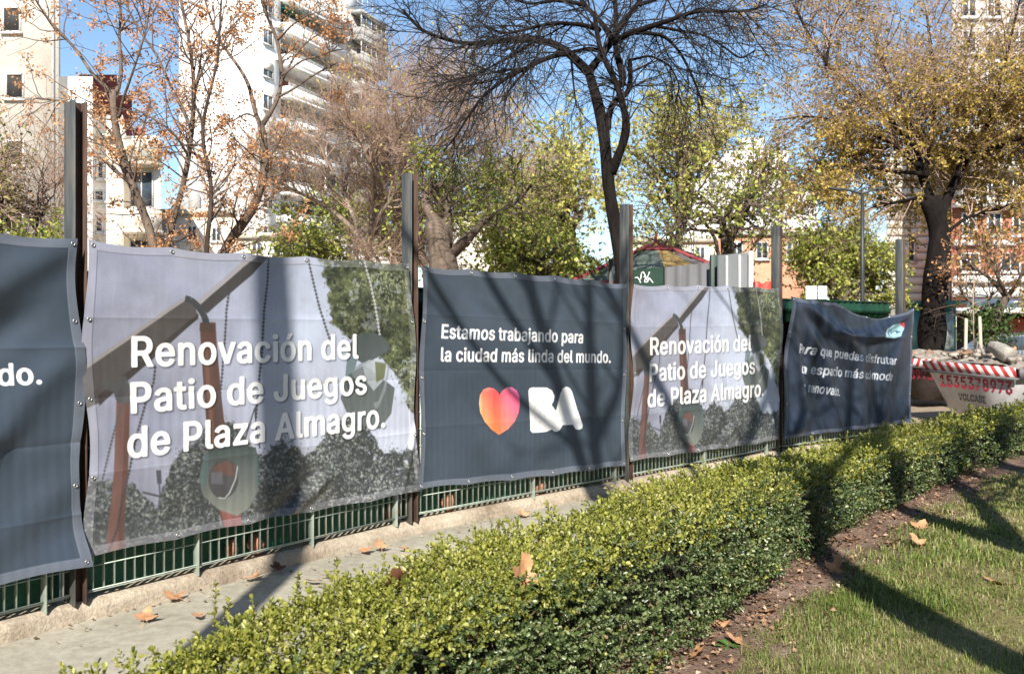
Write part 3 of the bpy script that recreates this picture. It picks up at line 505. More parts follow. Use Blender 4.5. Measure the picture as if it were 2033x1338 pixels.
def soften(cv, n=1):
    k = np.array([1, 2, 1.]) / 4
    for _ in range(n):
        I = np.pad(cv.I, ((1, 1), (1, 1), (0, 0)), 'edge'); I = sum(I[j:j + cv.H] * k[j] for j in range(3)); cv.I = sum(I[:, j:j + cv.W] * k[j] for j in range(3))
edge = np.interp(Y, [500, 540, 580, 640, 672, 700, 740, 790, 850], [632, 645, 655, 660, 690, 740, 790, 802, 840]) + 34 * (fbm(X / 16, Y / 16, 64, 4, 0.6) - 0.5)
mk = sm(-5, 5, X - edge) * np.where(fol2 * 0.5 + fbm(X / 22, Y / 22, 66) * 0.7 > 0.74, 0.45, 1.0)
c1.I = c1.I * (1 - mk[..., None]) + leafc * mk[..., None]
br2 = fbm(X / 40, Y / 40, 67)
stamp(c1, 15000, (mk > 0.3) * 1.0, lambda x, y, r: (lambda t: np.array([50 + 150 * t, 56 + 150 * t, 38 + 118 * t]))(np.clip(br2[y, x] * 2.8 - 1.2 + 0.7 * (r.random() - 0.45) + 0.28 * (x > 730), 0, 1)), 2.9, 41, 0.85)
stamp(c1, 2600, ((X - edge > -16) & (X - edge < 10)) * 1.0, lambda x, y, r: np.array([84, 92, 62]) + 30 * r.random(), 2.6, 42, 0.8)
dk = np.exp(-((X - 745) / 40) ** 2 - ((Y - 640) / 40) ** 2)[..., None]; c1.I *= 1 - 0.3 * dk
top = np.interp(X, [160, 195, 240, 265, 290, 312, 335, 348, 372, 400, 420, 470, 515, 530, 560, 585, 605, 640, 655, 690, 720, 735, 752, 790, 835], [945, 955, 960, 962, 990, 1012, 935, 908, 886, 872, 835, 850, 905, 900, 884, 878, 908, 880, 852, 826, 830, 850, 888, 900, 890]) + 40 * (fbm(X / 14, Y / 14, 71, 4, 0.62) - 0.5)
mk = sm(-4, 4, Y - top); sp = sm(0.50, 0.78, fbm(X / 4.2, Y / 4.2, 73, 3, 0.7)); big = fbm(X / 45, Y / 45, 75)
low = np.array([74, 78, 80]) + sp[..., None] * np.array([112, 116, 104]) * (0.35 + 1.1 * big)[..., None] + (fol2[..., None] - 0.5) * 24
mk = mk * np.where((sp < 0.1) & (fbm(X / 6, Y / 6, 77) > 0.66) & (Y - top < 60), 0.3, 1)
c1.I = c1.I * (1 - mk[..., None]) + low * mk[..., None]
c1.I *= 1.0; br3 = fbm(X / 26, Y / 26, 79, 4, 0.6)
stamp(c1, 21000, (mk > 0.3) * 1.0, lambda x, y, r: np.array([58, 63, 64]) + np.array([150, 152, 140]) * np.clip(br3[y, x] * 2.0 - 0.74 + 1.1 * (r.random() - 0.52), 0, 1), 2.5, 43, 0.9)
stamp(c1, 2600, ((Y - top > -14) & (Y - top < 8)) * 1.0, lambda x, y, r: np.array([86, 90, 88]) + 40 * r.random(), 2.3, 44, 0.8)
soften(c1, 1); fade = sm(1000, 1110, Y)[..., None] * 0.35; c1.I = c1.I * (1 - fade) + np.array([128, 128, 132]) * fade
c1.poly([(309, 933), (319, 933), (321, 960), (312, 960)], (96, 96, 108))
c1.line([(316, 960), (318, 985), (312, 1030)], 3, (104, 106, 118)); c1.line([(283, 977), (300, 981), (320, 986)], 4, (92, 90, 98))
wood = (108, 78, 70)
c1.poly([(232, 780), (258, 782), (254, 900), (250, 1010), (246, 1130), (212, 1130), (221, 1010), (225, 880)], (130, 94, 86))
c1.poly([(246, 800), (257, 800), (253, 900), (246, 1130), (236, 1130)], (112, 80, 72))
c1.poly([(396, 640), (427, 640), (432, 700), (441, 800), (452, 900), (466, 1020), (480, 1062), (446, 1066), (434, 1015), (415, 905), (405, 780)], wood)
c1.poly([(404, 690), (412, 690), (428, 900), (420, 905)], (150, 104, 84), 0.6)
c1.poly([(438, 1012), (478, 1022), (484, 1075), (450, 1080)], (158, 98, 92))
c1.poly([(170, 728), (366, 589), (380, 594), (392, 628), (300, 712), (196, 800), (166, 812)], (96, 90, 89))
c1.poly([(170, 728), (366, 589), (369, 594), (172, 735)], (176, 170, 168))
c1.poly([(196, 785), (300, 700), (392, 622), (392, 632), (300, 716), (196, 806)], (76, 70, 69))
c1.poly([(389, 600), (497, 503), (532, 505), (500, 545), (410, 622)], (80, 76, 76))
c1.poly([(388, 600), (497, 503), (512, 504), (394, 607)], (182, 178, 186))
c1.line([(366, 592), (380, 596), (392, 608), (403, 624), (410, 648)], 13, (76, 78, 78))
c1.poly([(396, 642), (426, 646), (426, 660), (396, 658)], (96, 74, 66))
c1.poly([(205, 762), (250, 745), (262, 776), (262, 800), (232, 800), (226, 778), (205, 772)], (92, 92, 94))
for ch, col in [([(455, 578), (449, 620), (446, 680), (442, 730), (436, 800), (430, 880)], (84, 84, 92)), ([(533, 506), (531, 560), (524, 620), (521, 690), (514, 760), (508, 830)], (78, 78, 88)),
                ([(611, 512), (622, 560), (634, 610), (645, 645), (657, 680)], (96, 96, 102)), ([(722, 518), (735, 560), (744, 600), (750, 640), (757, 690)], (214, 214, 212)),
                ([(309, 724), (305, 760), (289, 800), (270, 865), (256, 930), (243, 1000), (236, 1050), (214, 1110)], (78, 76, 82)), ([(268, 760), (250, 790), (232, 830), (216, 885), (204, 935), (199, 965)], (98, 96, 100))]:
    c1.line(ch, 4.2, col, 0.95, dash=1)
c1.line([(510, 805), (505, 812), (487, 872)], 2.4, (70, 72, 76)); c1.line([(506, 810), (509, 850), (516, 890)], 2.4, (70, 72, 76))
# the two moulded swing seats
gr = np.clip((Y - 660) / 200, 0, 1)[..., None]
c1.poly(np.vstack([blob(733, 700, 42, 40)[20:], [(690, 745), (676, 790), (690, 822), (715, 842), (755, 852), (778, 820), (784, 770)]]), (1 - gr) * np.array([84, 94, 94]) + gr * np.array([120, 130, 128]))
c1.poly([(690, 700), (700, 690), (712, 700), (706, 730), (694, 760), (686, 745)], (86, 112, 110), 0.7)
c1.poly([(698, 738), (712, 724), (722, 718), (730, 735), (722, 760), (706, 758)], (140, 150, 154), 0.7)
c1.poly([(719, 722), (733, 714), (755, 716), (768, 722), (764, 752), (742, 776), (727, 756)], (188, 196, 204), 0.85); c1.poly([(744, 718), (766, 722), (763, 750), (748, 760)], (120, 128, 84), 0.9)
c1.poly([(742, 800), (752, 796), (764, 760), (770, 722), (774, 726), (766, 775), (752, 808), (746, 812)], (158, 168, 172), 0.7)
c1.poly(blob(708, 765, 20, 14), (70, 78, 80), 0.85)
gr = np.clip((Y - 880) / 140, 0, 1)[..., None]
c1.poly([(404, 905), (420, 890), (470, 882), (508, 888), (514, 930), (512, 975), (494, 1010), (470, 1026), (436, 1014), (404, 985), (395, 950)], (1 - gr) * np.array([72, 84, 84]) + gr * np.array([146, 150, 140]))
c1.poly([(404, 905), (414, 898), (412, 940), (404, 975), (396, 950)], (96, 124, 128), 0.7); c1.poly([(506, 890), (514, 930), (512, 965), (506, 960)], (96, 124, 128), 0.6)
c1.poly(blob(444, 950, 30, 40, rot=0.1), (88, 88, 90)); c1.poly([(424, 925), (450, 915), (468, 925), (466, 945), (426, 940)], (126, 88, 76), 0.8); c1.poly([(419, 938), (442, 936), (444, 962), (420, 960)], (116, 114, 122), 0.8)
c1.line([(472, 925), (468, 950), (456, 978), (446, 990), (434, 988)], 2.4, (196, 204, 206))
soften(c1, 1); c1.I += (fbm(X / 7, Y / 60, 95)[..., None] - 0.5) * 12; gm = c1.I.mean(2, keepdims=True); c1.I = (gm + (c1.I - gm) * 0.84) * 0.90 + (rng.random(c1.I.shape[:2])[..., None] - 0.5) * 9
CAPH = 0.176
for body, a, b in [('Renovación del', (258, 728), (711, 711)), ('Patio de Juegos', (255, 820), (729, 781)), ('de Plaza Almagro.', (250, 909), (767, 847))]:
    c1.text(body, a, b, CAPH, WHITE, shadow=0.42)

# the slate-blue banner with the heart
F2 = Frame(2, [(834, 525), (1244, 562), (1240, 926), (829, 974)])
c2 = Canvas(F2, 800, 560); X, Y = c2.X, c2.Y
c2.I = np.zeros_like(c2.I) + np.array([68, 79, 92]) + (fbm(c2.p * 5, c2.q * 4, 81)[..., None] - 0.5) * 16
c2.text('Estamos trabajando para', (874.6, 671), (1158, 681), 0.112, WHITE)
c2.text('la ciudad más linda del mundo.', (874.6, 717), (1212.7, 720), 0.112, WHITE)
hx = np.array([(990, 863), (975, 852), (962, 837), (953, 818), (951, 800), (953, 784), (960, 773), (970, 769), (981, 771), (990, 780), (991, 785), (998, 775), (1006, 769), (1016, 768), (1026, 775), (1031, 786), (1032, 803), (1029, 820), (1021, 837), (1008, 852)])
hu = np.clip((X - 950) / 82, 0, 1)[..., None]; hv = np.clip((Y - 768) / 95, 0, 1)[..., None]
hc = (1 - hu) * ((1 - hv) * np.array([255, 120, 96]) + hv * np.array([255, 214, 120])) + hu * ((1 - hv) * np.array([255, 104, 176]) + hv * np.array([255, 120, 120]))
hc = hc - np.exp(-((hu - 0.42) / 0.16) ** 2) * np.array([0, 34, 40]); hc = np.clip(hc + 40 * np.exp(-((hu - 0.02) / 0.06) ** 2) + 30 * np.exp(-((hv - 0.03) / 0.05) ** 2), 0, 255)
c2.poly(hx, hc)
ba = [(1049, 776), (1051, 771), (1056, 769), (1085, 769), (1096, 775), (1101, 786), (1099, 797), (1095, 803), (1101, 812), (1104, 815), (1112, 782), (1117, 771), (1124, 767), (1131, 770), (1136, 778), (1146, 812), (1157, 844), (1156, 850), (1150, 853), (1143, 852), (1137, 843), (1117, 844), (1112, 853), (1106, 857), (1100, 856), (1096, 852), (1085, 857), (1065, 859), (1057, 859), (1053, 855)]
c2.poly(ba, WHITE)

# the sagging banner at the far end
F4 = Frame(4, [(1558, 588), (1808, 612), (1806, 838), (1552, 873)])
c4 = Canvas(F4, 420, 300); X, Y = c4.X, c4.Y
c4.I = np.zeros_like(c4.I) + np.array([50, 60, 77]) + (fbm(c4.p * 5, c4.q * 4, 91)[..., None] - 0.5) * 16  # base blue lowered so the tree shade on it sits in the colour
for body, a, b in [('Para que puedas disfrutar', (1576, 700), (1769, 723)), ('un espacio más cómodo', (1580, 740), (1765, 755)), ('y renovado.', (1588, 776), (1664, 786))]:
    c4.text(body, a, b, 0.118, (216, 222, 230), skew=0.16)
c4.poly([(1745, 664), (1750, 645), (1762, 636), (1780, 633), (1789, 636), (1788, 650), (1780, 664), (1766, 668)], (168, 208, 218)); c4.poly([(1778, 633), (1789, 635), (1789, 648)], (226, 74, 88))
c4.line([(1754, 660), (1757, 650), (1764, 648), (1762, 657), (1770, 652), (1778, 652), (1774, 657), (1782, 654)], 2.2, (52, 84, 104))

M_cloth_cache = {}
def banner_mat(name, rib):
    m, nt, b = new_mat(name)
    at_ = node(nt, 'ShaderNodeAttribute', attribute_name='print')
    uv = node(nt, 'ShaderNodeAttribute', attribute_name='span')
    n = tex_noise(nt, 2.2, 5)
    dirt = ramp(nt, n, [(0.35, (0.82, 0.80, 0.77)), (0.6, (1, 1, 1))])
    mx = node(nt, 'ShaderNodeMix', data_type='RGBA', blend_type='MULTIPLY'); mx.inputs[0].default_value = 1.0
    nt.links.new(at_.outputs['Color'], mx.inputs[6]); nt.links.new(dirt, mx.inputs[7])
    nt.links.new(mx.outputs[2], b.inputs['Base Color'])
    b.inputs['Roughness'].default_value = 0.42; b.inputs['Specular IOR Level'].default_value = 0.45
    # the bars behind press through the vinyl
    sx = node(nt, 'ShaderNodeSeparateXYZ'); nt.links.new(uv.outputs['Vector'], sx.inputs[0])
    w = node(nt, 'ShaderNodeMath', operation='MULTIPLY'); w.inputs[1].default_value = 2 * math.pi / 0.0615; nt.links.new(sx.outputs[0], w.inputs[0])
    sn = node(nt, 'ShaderNodeMath', operation='SINE'); nt.links.new(w.outputs[0], sn.inputs[0])
    mr = node(nt, 'ShaderNodeMapRange'); mr.inputs[1].default_value = 1.45; mr.inputs[2].default_value = 1.15; mr.inputs[3].default_value = 0; mr.inputs[4].default_value = rib
    nt.links.new(sx.outputs[1], mr.inputs[0])
    mu = node(nt, 'ShaderNodeMath', operation='MULTIPLY'); nt.links.new(sn.outputs[0], mu.inputs[0]); nt.links.new(mr.outputs[0], mu.inputs[1])
    n2 = tex_noise(nt, 9, 5, 0.6)
    ad = node(nt, 'ShaderNodeMath', operation='MULTIPLY_ADD'); ad.inputs[1].default_value = 1.6; nt.links.new(n2, ad.inputs[0]); nt.links.new(mu.outputs[0], ad.inputs[2])
    add_bump(nt, b, ad.outputs[0], 1.0, 0.0011)
    return m
M_banner = banner_mat('printed_vinyl', 0.40)
M_eye = mat_plain('brass_eyelet', (0.55, 0.55, 0.52), 0.3, 0.9, 0.1)
def ridge(p, q, a, b, amp, w, end=0.12):
    """a fold running from a to b"""
    a = np.array(a); b = np.array(b); d = b - a; L = np.hypot(*d); d = d / L
    u = (p - a[0]) * d[0] + (q - a[1]) * d[1]; v = (q - a[1]) * d[0] - (p - a[0]) * d[1]
    env = sm(-end, end, u) * sm(-end, end, L - u)
    return amp * np.exp(-(v / w) ** 2) * env
def crease(q, c, a=0.004, w=0.012): return a * np.exp(-np.abs(q - c) / w)
def banner(fr, canvas, W, H, disp, label, edge, name='banner', eyes=(5, 3), hem=0.055, group='banners along the fence', sag=None):
    p, q = np.meshgrid(np.linspace(0, 1, W), np.linspace(0, 1, H))
    col = canvas.I
    if (W, H) != (canvas.W, canvas.H):
        fx = (p * (canvas.W - 1)); fy = (q * (canvas.H - 1)); k = max(1, int(canvas.W / W))
        src = col
        if k > 1:
            cs = np.pad(src, ((k // 2, k // 2), (k // 2, k // 2), (0, 0)), 'edge'); src = sum(cs[a_:a_ + canvas.H, b_:b_ + canvas.W] for a_ in range(k) for b_ in range(k)) / k ** 2
        x0 = np.clip(fx.astype(int), 0, canvas.W - 2); y0 = np.clip(fy.astype(int), 0, canvas.H - 2); ax = (fx - x0)[..., None]; ay = (fy - y0)[..., None]
        col = (src[y0, x0] * (1 - ax) + src[y0, x0 + 1] * ax) * (1 - ay) + (src[y0 + 1, x0] * (1 - ax) + src[y0 + 1, x0 + 1] * ax) * ay
    Lw = np.hypot(*(fr.c[1] - fr.c[0])); Hh = np.hypot(*(fr.c[3] - fr.c[0]))
    hx = hem / Lw; hy = hem / Hh
    inhem = np.maximum(np.maximum(sm(hx, hx * 0.94, p), sm(hx, hx * 0.94, 1 - p)), np.maximum(sm(hy, hy * 0.94, q), sm(hy, hy * 0.94, 1 - q)))
    col = col * (1 - 0.30 * inhem[..., None]) + np.array([196, 196, 208]) * 0.30 * inhem[..., None]
    ne = eyes[0]
    pe = p + edge[0] * np.sin(q * math.pi * 3.2 + edge[1]) * (np.exp(-p / 0.06) - np.exp(-(1 - p) / 0.06))
    qe = q + (0.010 * np.abs(np.sin(p * math.pi * ne)) + edge[2] * np.sin(p * 5 + edge[3])) * (np.exp(-q / 0.07) - 0.8 * np.exp(-(1 - q) / 0.05))
    if sag is not None: qe = qe + sag(p) * np.exp(-q / 0.16)
    sz = fr.sz(pe, qe)
    d = disp(p, q) + inhem * 0.0025
    d = np.maximum(d, -0.030)
    w = (POSTS[fr.bay] + BAYN[fr.bay] * BOFF)[None, None, :] + sz[..., :1] * BAYT[fr.bay] + d[..., None] * BAYN[fr.bay]
    V = np.concatenate([w, sz[..., 1:]], -1); V3 = V.reshape(-1, 3)
    i = np.arange(W * H).reshape(H, W)
    Fq = np.stack([i[:-1, :-1], i[1:, :-1], i[1:, 1:], i[:-1, 1:]], -1).reshape(-1, 4)
    c0 = V[-1, W // 2]
    b = thing(name, label, 'banner', c0, group)
    o = mesh('printed_sheet', V3, [Fq], M_banner, b, smooth=True)
    ca = o.data.attributes.new('print', 'FLOAT_COLOR', 'POINT')
    al = lin(np.clip(col, 0, 255)) * 0.84
    ca.data.foreach_set('color', np.concatenate([al.reshape(-1, 3), np.ones((W * H, 1))], 1).astype(np.float32).ravel())
    sp = o.data.attributes.new('span', 'FLOAT_VECTOR', 'POINT')
    sp.data.foreach_set('vector', np.concatenate([sz, 0 * sz[..., :1]], -1).reshape(-1, 3).astype(np.float32).ravel())
    # eyelets through the hem
    n3 = np.array([*BAYN[fr.bay], 0]); t3 = np.array([*BAYT[fr.bay], 0]); up = np.array([0, 0, 1.0])
    spots = [(pp, qq) for pp in np.linspace(hx * 0.5, 1 - hx * 0.5, eyes[0] + 1) for qq in (hy * 0.5, 1 - hy * 0.5)] + [(pp, qq) for qq in np.linspace(0, 1, eyes[1] + 2)[1:-1] for pp in (hx * 0.5, 1 - hx * 0.5)]
    for pp, qq in spots:
        c = V[int(round(qq * (H - 1))), int(round(pp * (W - 1)))] + n3 * 0.003
        an = np.linspace(0, 2 * math.pi, 15); ring = c + 0.009 * (np.cos(an)[:, None] * t3 + np.sin(an)[:, None] * up)
        a = Acc(); a.tubes(ring, np.full(15, 0.0035), 5, False); a.build('eyelet', M_eye, b)
    return b
def d1(p, q):
    d = 0.010 * (fbm(p * 5, q * 4, 101) - 0.5) + crease(q, 0.245, 0.004) + crease(q, 0.5, -0.004) + crease(q, 0.74, 0.004) + crease(p, 0.5, 0.002, 0.006)
    d += ridge(p, q, (0.50, 1.02), (0.66, 0.86), 0.035, 0.022, 0.05) - ridge(p, q, (0.47, 1.0), (0.62, 0.84), 0.02, 0.03, 0.05)
    d += ridge(p, q, (0.92, 1.0), (1.0, 0.72), 0.02, 0.012) + 0.016 * sm(0.9, 1.0, q) * np.sin(p * 9) + 0.012 * np.exp(-p / 0.05) * np.sin(q * 6)
    d += ridge(p, q, (0.0, 0.0), (0.3, 0.25), 0.01, 0.04)
    return d
def d2(p, q):
    d = 0.008 * (fbm(p * 5, q * 4, 103) - 0.5) + crease(q, 0.22, 0.003) + crease(q, 0.47, -0.003) + crease(q, 0.72, 0.003) + crease(p, 0.5, 0.002, 0.006)
    return d + ridge(p, q, (0.0, 0.0), (0.35, 0.35), 0.012, 0.05) + ridge(p, q, (1.0, 0.0), (0.7, 0.3), 0.010, 0.05) + 0.02 * np.exp(-p / 0.03)
def d0(p, q):
    d = 0.014 * (fbm(p * 6, q * 4, 105) - 0.5) + crease(q, 0.33, 0.007) + crease(q, 0.62, -0.007) + crease(q, 0.84, 0.006)
    for a, b, am, w in [((0.60, 0.38), (0.97, 0.02), 0.034, 0.045), ((0.55, 0.62), (0.9, 0.22), -0.03, 0.04), ((0.68, 0.75), (0.98, 0.34), 0.030, 0.045), ((0.5, 0.98), (0.86, 0.55), 0.026, 0.035), ((0.7, 1.0), (1.0, 0.72), 0.020, 0.05), ((0.62, 0.3), (0.66, 0.98), 0.02, 0.018), ((0.8, 0.62), (0.74, 0.95), 0.018, 0.015)]:
        d = d + ridge(p, q, a, b, am, w, 0.08)
    return d + 0.03 * sm(0.88, 1.0, q) * (1 + np.sin(p * 7))
def d4(p, q):
    d = 0.02 * (fbm(p * 4, q * 3, 107) - 0.5) + 0.02
    for a, b, am, w in [((0.05, 0.0), (0.5, 0.34), 0.07, 0.05), ((0.02, 0.02), (0.3, 0.5), 0.05, 0.05), ((0.0, 0.0), (0.13, 0.75), 0.06, 0.045), ((0.98, 0.0), (0.55, 0.28), 0.06, 0.05), ((1.0, 0.05), (0.78, 0.55), 0.05, 0.06), ((0.28, 0.5), (0.36, 1.0), 0.06, 0.05), ((0.55, 0.4), (0.56, 1.0), 0.05, 0.06), ((0.76, 0.5), (0.74, 1.0), 0.045, 0.05), ((0.15, 0.8), (0.06, 1.0), 0.08, 0.06), ((0.3, 0.24), (0.85, 0.24), 0.06, 0.035), ((0.14, 0.35), (0.14, 0.7), -0.05, 0.02)]:
        d = d + ridge(p, q, a, b, am, w, 0.1)
    return d
def frame_at(bay, quad): return Frame(bay, quad)
F0s = [hit(0, 156, 475), hit(0, 167, 1122)]; w0 = F2.c[1][0] - F2.c[0][0]
F0 = Frame(0, [(F0s[0][0] - w0, F0s[0][1] + 0.0), F0s[0], F0s[1], (F0s[1][0] - w0, F0s[1][1] + 0.015)], px=False)
banner(F0, c2, 800, 560, d0, 'slate blue banner at the left edge, creased, its text ending in do.', (0.010, 0.4, 0.004, 1.0))
banner(F1, c1, 860, 600, d1, 'largest banner, nearest swing set photo with white Renovación lettering', (0.010, 1.2, 0.006, 0.3))
banner(F2, c2, 800, 560, d2, 'slate blue banner with an orange pink heart and white BA', (0.006, 0.2, 0.006, 2.0))
F3 = Frame(3, [(1254, 562), (1547, 572), (1548, 873), (1253, 918)])
banner(F3, c1, 430, 300, lambda p, q: d1(p, q) * 0.8 + 0.03 * sm(0.88, 1, p) * np.sin(q * 5), 'smaller swing set photo banner right of the heart banner', (0.012, 2.2, 0.006, 1.3))
banner(F4, c4, 420, 300, d4, 'slack dark blue banner sagging at the far fence end, pale badge near its top', (0.008, 0.0, 0.006, 0.5), sag=lambda p: 0.11 * np.clip(np.sin(math.pi * np.clip((p - 0.34) / 0.66, 0, 1)), 0, 1) ** 1.1)

# ------------------------------------------------------------------ buildings
M_white = mat_noise('white_render', [(0.25, (0.58, 0.565, 0.53)), (0.45, (0.74, 0.73, 0.70)), (0.7, (0.82, 0.81, 0.78))], 0.9, 0.9, 0.1, 0.02, 8, (1, 1, 0.12), spec=0.15)
M_cream = mat_noise('cream_render', [(0.3, (0.60, 0.55, 0.46)), (0.6, (0.74, 0.69, 0.60)), (0.8, (0.79, 0.75, 0.67))], 0.6, 0.9, 0.2, 0.02, 8, spec=0.15, fine=0.3)
M_conc = mat_noise('grey_concrete', [(0.3, (0.25, 0.245, 0.235)), (0.7, (0.42, 0.41, 0.39))], 0.5, 0.9, 0.2, 0.02, 6, spec=0.15, fine=0.4)
M_recess = mat_plain('balcony_back_wall', (0.45, 0.43, 0.40), 0.9)
M_dark = mat_plain('dark_opening', (0.03, 0.028, 0.026), 0.8)
M_glass = mat_glass('window_glass'); M_glass_b = mat_glass('bluish_window_glass', (0.06, 0.085, 0.11))
M_frame = mat_plain('window_frame', (0.62, 0.61, 0.58), 0.6); M_rail = mat_plain('white_railing', (0.62, 0.63, 0.63), 0.5, 0.2)
M_maroon = mat_noise('maroon_paint', [(0.3, (0.20, 0.035, 0.032)), (0.7, (0.30, 0.065, 0.055))], 0.8, 0.85, 0.2, 0.02, 8)
M_awn = mat_plain('green_awning', (0.02, 0.13, 0.085), 0.8); M_ledge = mat_plain('mossy_ledge', (0.40, 0.39, 0.32), 0.9)
M_brickr = None
def mat_brick(name, c1, c2, mortar, scale=1.0):
    m, nt, b = new_mat(name)
    g = node(nt, 'ShaderNodeTexCoord'); mp = node(nt, 'ShaderNodeMapping'); mp.inputs['Rotation'].default_value = (math.radians(90), 0, 0); nt.links.new(g.outputs['Object'], mp.inputs[0])
    t = node(nt, 'ShaderNodeTexBrick'); t.inputs['Color1'].default_value = (*c1, 1); t.inputs['Color2'].default_value = (*c2, 1); t.inputs['Mortar'].default_value = (*mortar, 1)
    t.inputs['Scale'].default_value = 4.0 * scale; t.inputs['Mortar Size'].default_value = 0.012; nt.links.new(mp.outputs[0], t.inputs['Vector']); nt.links.new(t.outputs[0], b.inputs['Base Color']); b.inputs['Roughness'].default_value = 0.9
    return m
M_redbrick = mat_brick('red_brick', (0.42, 0.13, 0.075), (0.34, 0.095, 0.06), (0.40, 0.30, 0.24)); M_orbrick = mat_brick('orange_brick', (0.50, 0.25, 0.15), (0.42, 0.19, 0.11), (0.46, 0.36, 0.28))
class Wall:
    """axes of a facade: e along it, n out of it"""
    def __init__(s, o, e):
        s.o = np.array([o[0], o[1], 0.0]); s.e = np.array([*unit(np.array(e, float)), 0]); s.n = np.array([s.e[1], -s.e[0], 0]); s.bk = -s.n
    def party(s, x):
        """plot boundaries run back at the slant of photo column x"""
        s.bk = np.array([(x - CX) / F, 1.0, 0]); s.bk = s.bk / (-(s.bk @ s.n)); return s
    def p(s, u, d, z): return s.o + s.e * u + (s.n * d if d >= 0 else s.bk * -d) + np.array([0, 0, z])
    def box(s, a, u0, u1, d0, d1, z0, z1): a.box(s.p(u0, d0, z0), s.e * (u1 - u0), s.p(u0, d1, z0) - s.p(u0, d0, z0), (0, 0, z1 - z0))
    def slab(s, name, mat, par, *b):
        a = Acc()
        for q in (b if np.ndim(b[0]) else [b]): s.box(a, *q)
        return a.build(name, mat, par)
    def window(s, par, u0, u1, z0, z1, bars=1, d=0.0, glass=None, frame=None, sill=True, w=0.07):
        """a framed opening: frame with sill, pane as its sub-part"""
        a = Acc(); s.box(a, u0, u0 + w, d, d + 0.07, z0, z1); s.box(a, u1 - w, u1, d, d + 0.07, z0, z1); s.box(a, u0 + w, u1 - w, d, d + 0.07, z1 - w, z1); s.box(a, u0 + w, u1 - w, d, d + 0.07, z0, z0 + w)
        for k in range(bars): c = u0 + (u1 - u0) * (k + 1) / (bars + 1); s.box(a, c - 0.03, c + 0.03, d, d + 0.055, z0 + w, z1 - w)
        if sill: s.box(a, u0 - 0.08, u1 + 0.08, d + 0.002, d + 0.16, z0 - 0.09, z0 - 0.003)
        f = a.build('window', frame or M_frame, par); a = Acc(); s.box(a, u0 + w * 0.5, u1 - w * 0.5, d + 0.004, d + 0.02, z0 + w * 0.5, z1 - w * 0.5)
        BASE[f.name] = BASE[par.name]; a.build('pane', glass or M_glass, f); return f
    def railing(s, par, u0, u1, d, z0, z1, n=3, posts=6, name='railing'):
        a = Acc()
        for k in range(n): z = z0 + (z1 - z0) * (k + 1) / n; a.tubes(np.array([s.p(u0, d, z), s.p(u1, d, z)]), np.array([0.03, 0.03]), 5)
        for u in np.linspace(u0, u1, posts): a.tubes(np.array([s.p(u, d, z0), s.p(u, d, z1)]), np.array([0.025, 0.025]), 5)
        return a.build(name, M_rail, par)
def building(name, label, cat, loc): return thing(name, label, cat, loc)

# the white tower
T = Wall((-22.0, 77.0), (0.373, 0.928)); tw = building('apartment_tower', 'tall white apartment tower with long balconies and a grey concrete bay', 'building', (-22, 80, 0)); TH = 34.0
T.slab('wall', M_white, tw, (0.0, 2.95, -9.0, 0.0, 0, TH), (2.95, 14.0, -9.0, -1.5, 0, TH))
T.slab('pier', M_white, tw, (13.4, 14.0, -1.5, 0.0, 0, TH))
for k in range(11):
    zb = 2.0 + 2.9 * k
    T.window(tw, 0.35, 1.75, zb + 1.35, zb + 2.7, 1, glass=M_glass_b)
    b = T.slab('balcony', M_white, tw, (2.97, 13.38, -1.48, 0.9, zb, zb + 0.2), (2.97, 13.38, 0.75, 0.9, zb + 0.2, zb + 1.05), (2.97, 3.1, 0.0, 0.75, zb + 0.2, zb + 1.05))
    BASE[b.name] = BASE[tw.name]; T.railing(b, 2.97, 13.38, 0.85, zb + 1.05, zb + 1.32, 2, 9)
    for u0, u1 in ((3.6, 6.2), (7.2, 10.0), (10.8, 12.8)): T.window(tw, u0, u1, zb + 0.25, zb + 2.4, 2, d=-1.498, sill=False)
for k, (u0, u1) in ((6, (3.2, 7.2)), (3, (7.0, 11.0)), (9, (3.0, 8.0))):
    zb = 2.0 + 2.9 * k; a = Acc(); q = [T.p(u0, -1.3, zb + 2.75), T.p(u1, -1.3, zb + 2.75), T.p(u1, 0.95, zb + 2.2), T.p(u0, 0.95, zb + 2.2)]; a.add(np.array(q + [v - np.array([0, 0, 0.04]) for v in q]), [[0, 1, 2, 3], [7, 6, 5, 4], [0, 4, 5, 1], [2, 6, 7, 3], [1, 5, 6, 2], [3, 7, 4, 0]]); a.build('awning', M_awn, tw)
T.slab('column', M_white, tw, (9.0, 9.18, 0.55, 0.73, 2.0, 20.0))
T.slab('bay', M_conc, tw, (14.02, 19.2, -6.0, 0.4, 0, TH))
for k in range(12):
    zb = TH - 2.75 * (k + 1) - 0.2
    g = T.slab('bay_balcony', M_conc, tw, (13.9, 19.25, 0.4, 1.7, zb, zb + 0.22), (13.9, 19.25, 1.58, 1.7, zb + 0.22, zb + 1.0), (13.9, 14.02, 0.42, 1.58, zb + 0.22, zb + 1.0), (13.9, 19.25, 0.4, 1.72, zb + 2.45, zb + 2.75))
    BASE[g.name] = BASE[tw.name]; T.railing(g, 13.9, 19.2, 1.64, zb + 1.0, zb + 1.22, 2, 6)
    if k in (0, 1, 3, 5): T.window(tw, 14.1, 19.1, zb + 1.22, zb + 2.45, 4, d=1.5, glass=M_glass_b if k == 0 else M_glass, sill=False, w=0.12)
    else: T.window(tw, 14.6, 18.6, zb + 0.25, zb + 2.3, 2, d=0.402, sill=False)
rr_ = np.random.default_rng(12)
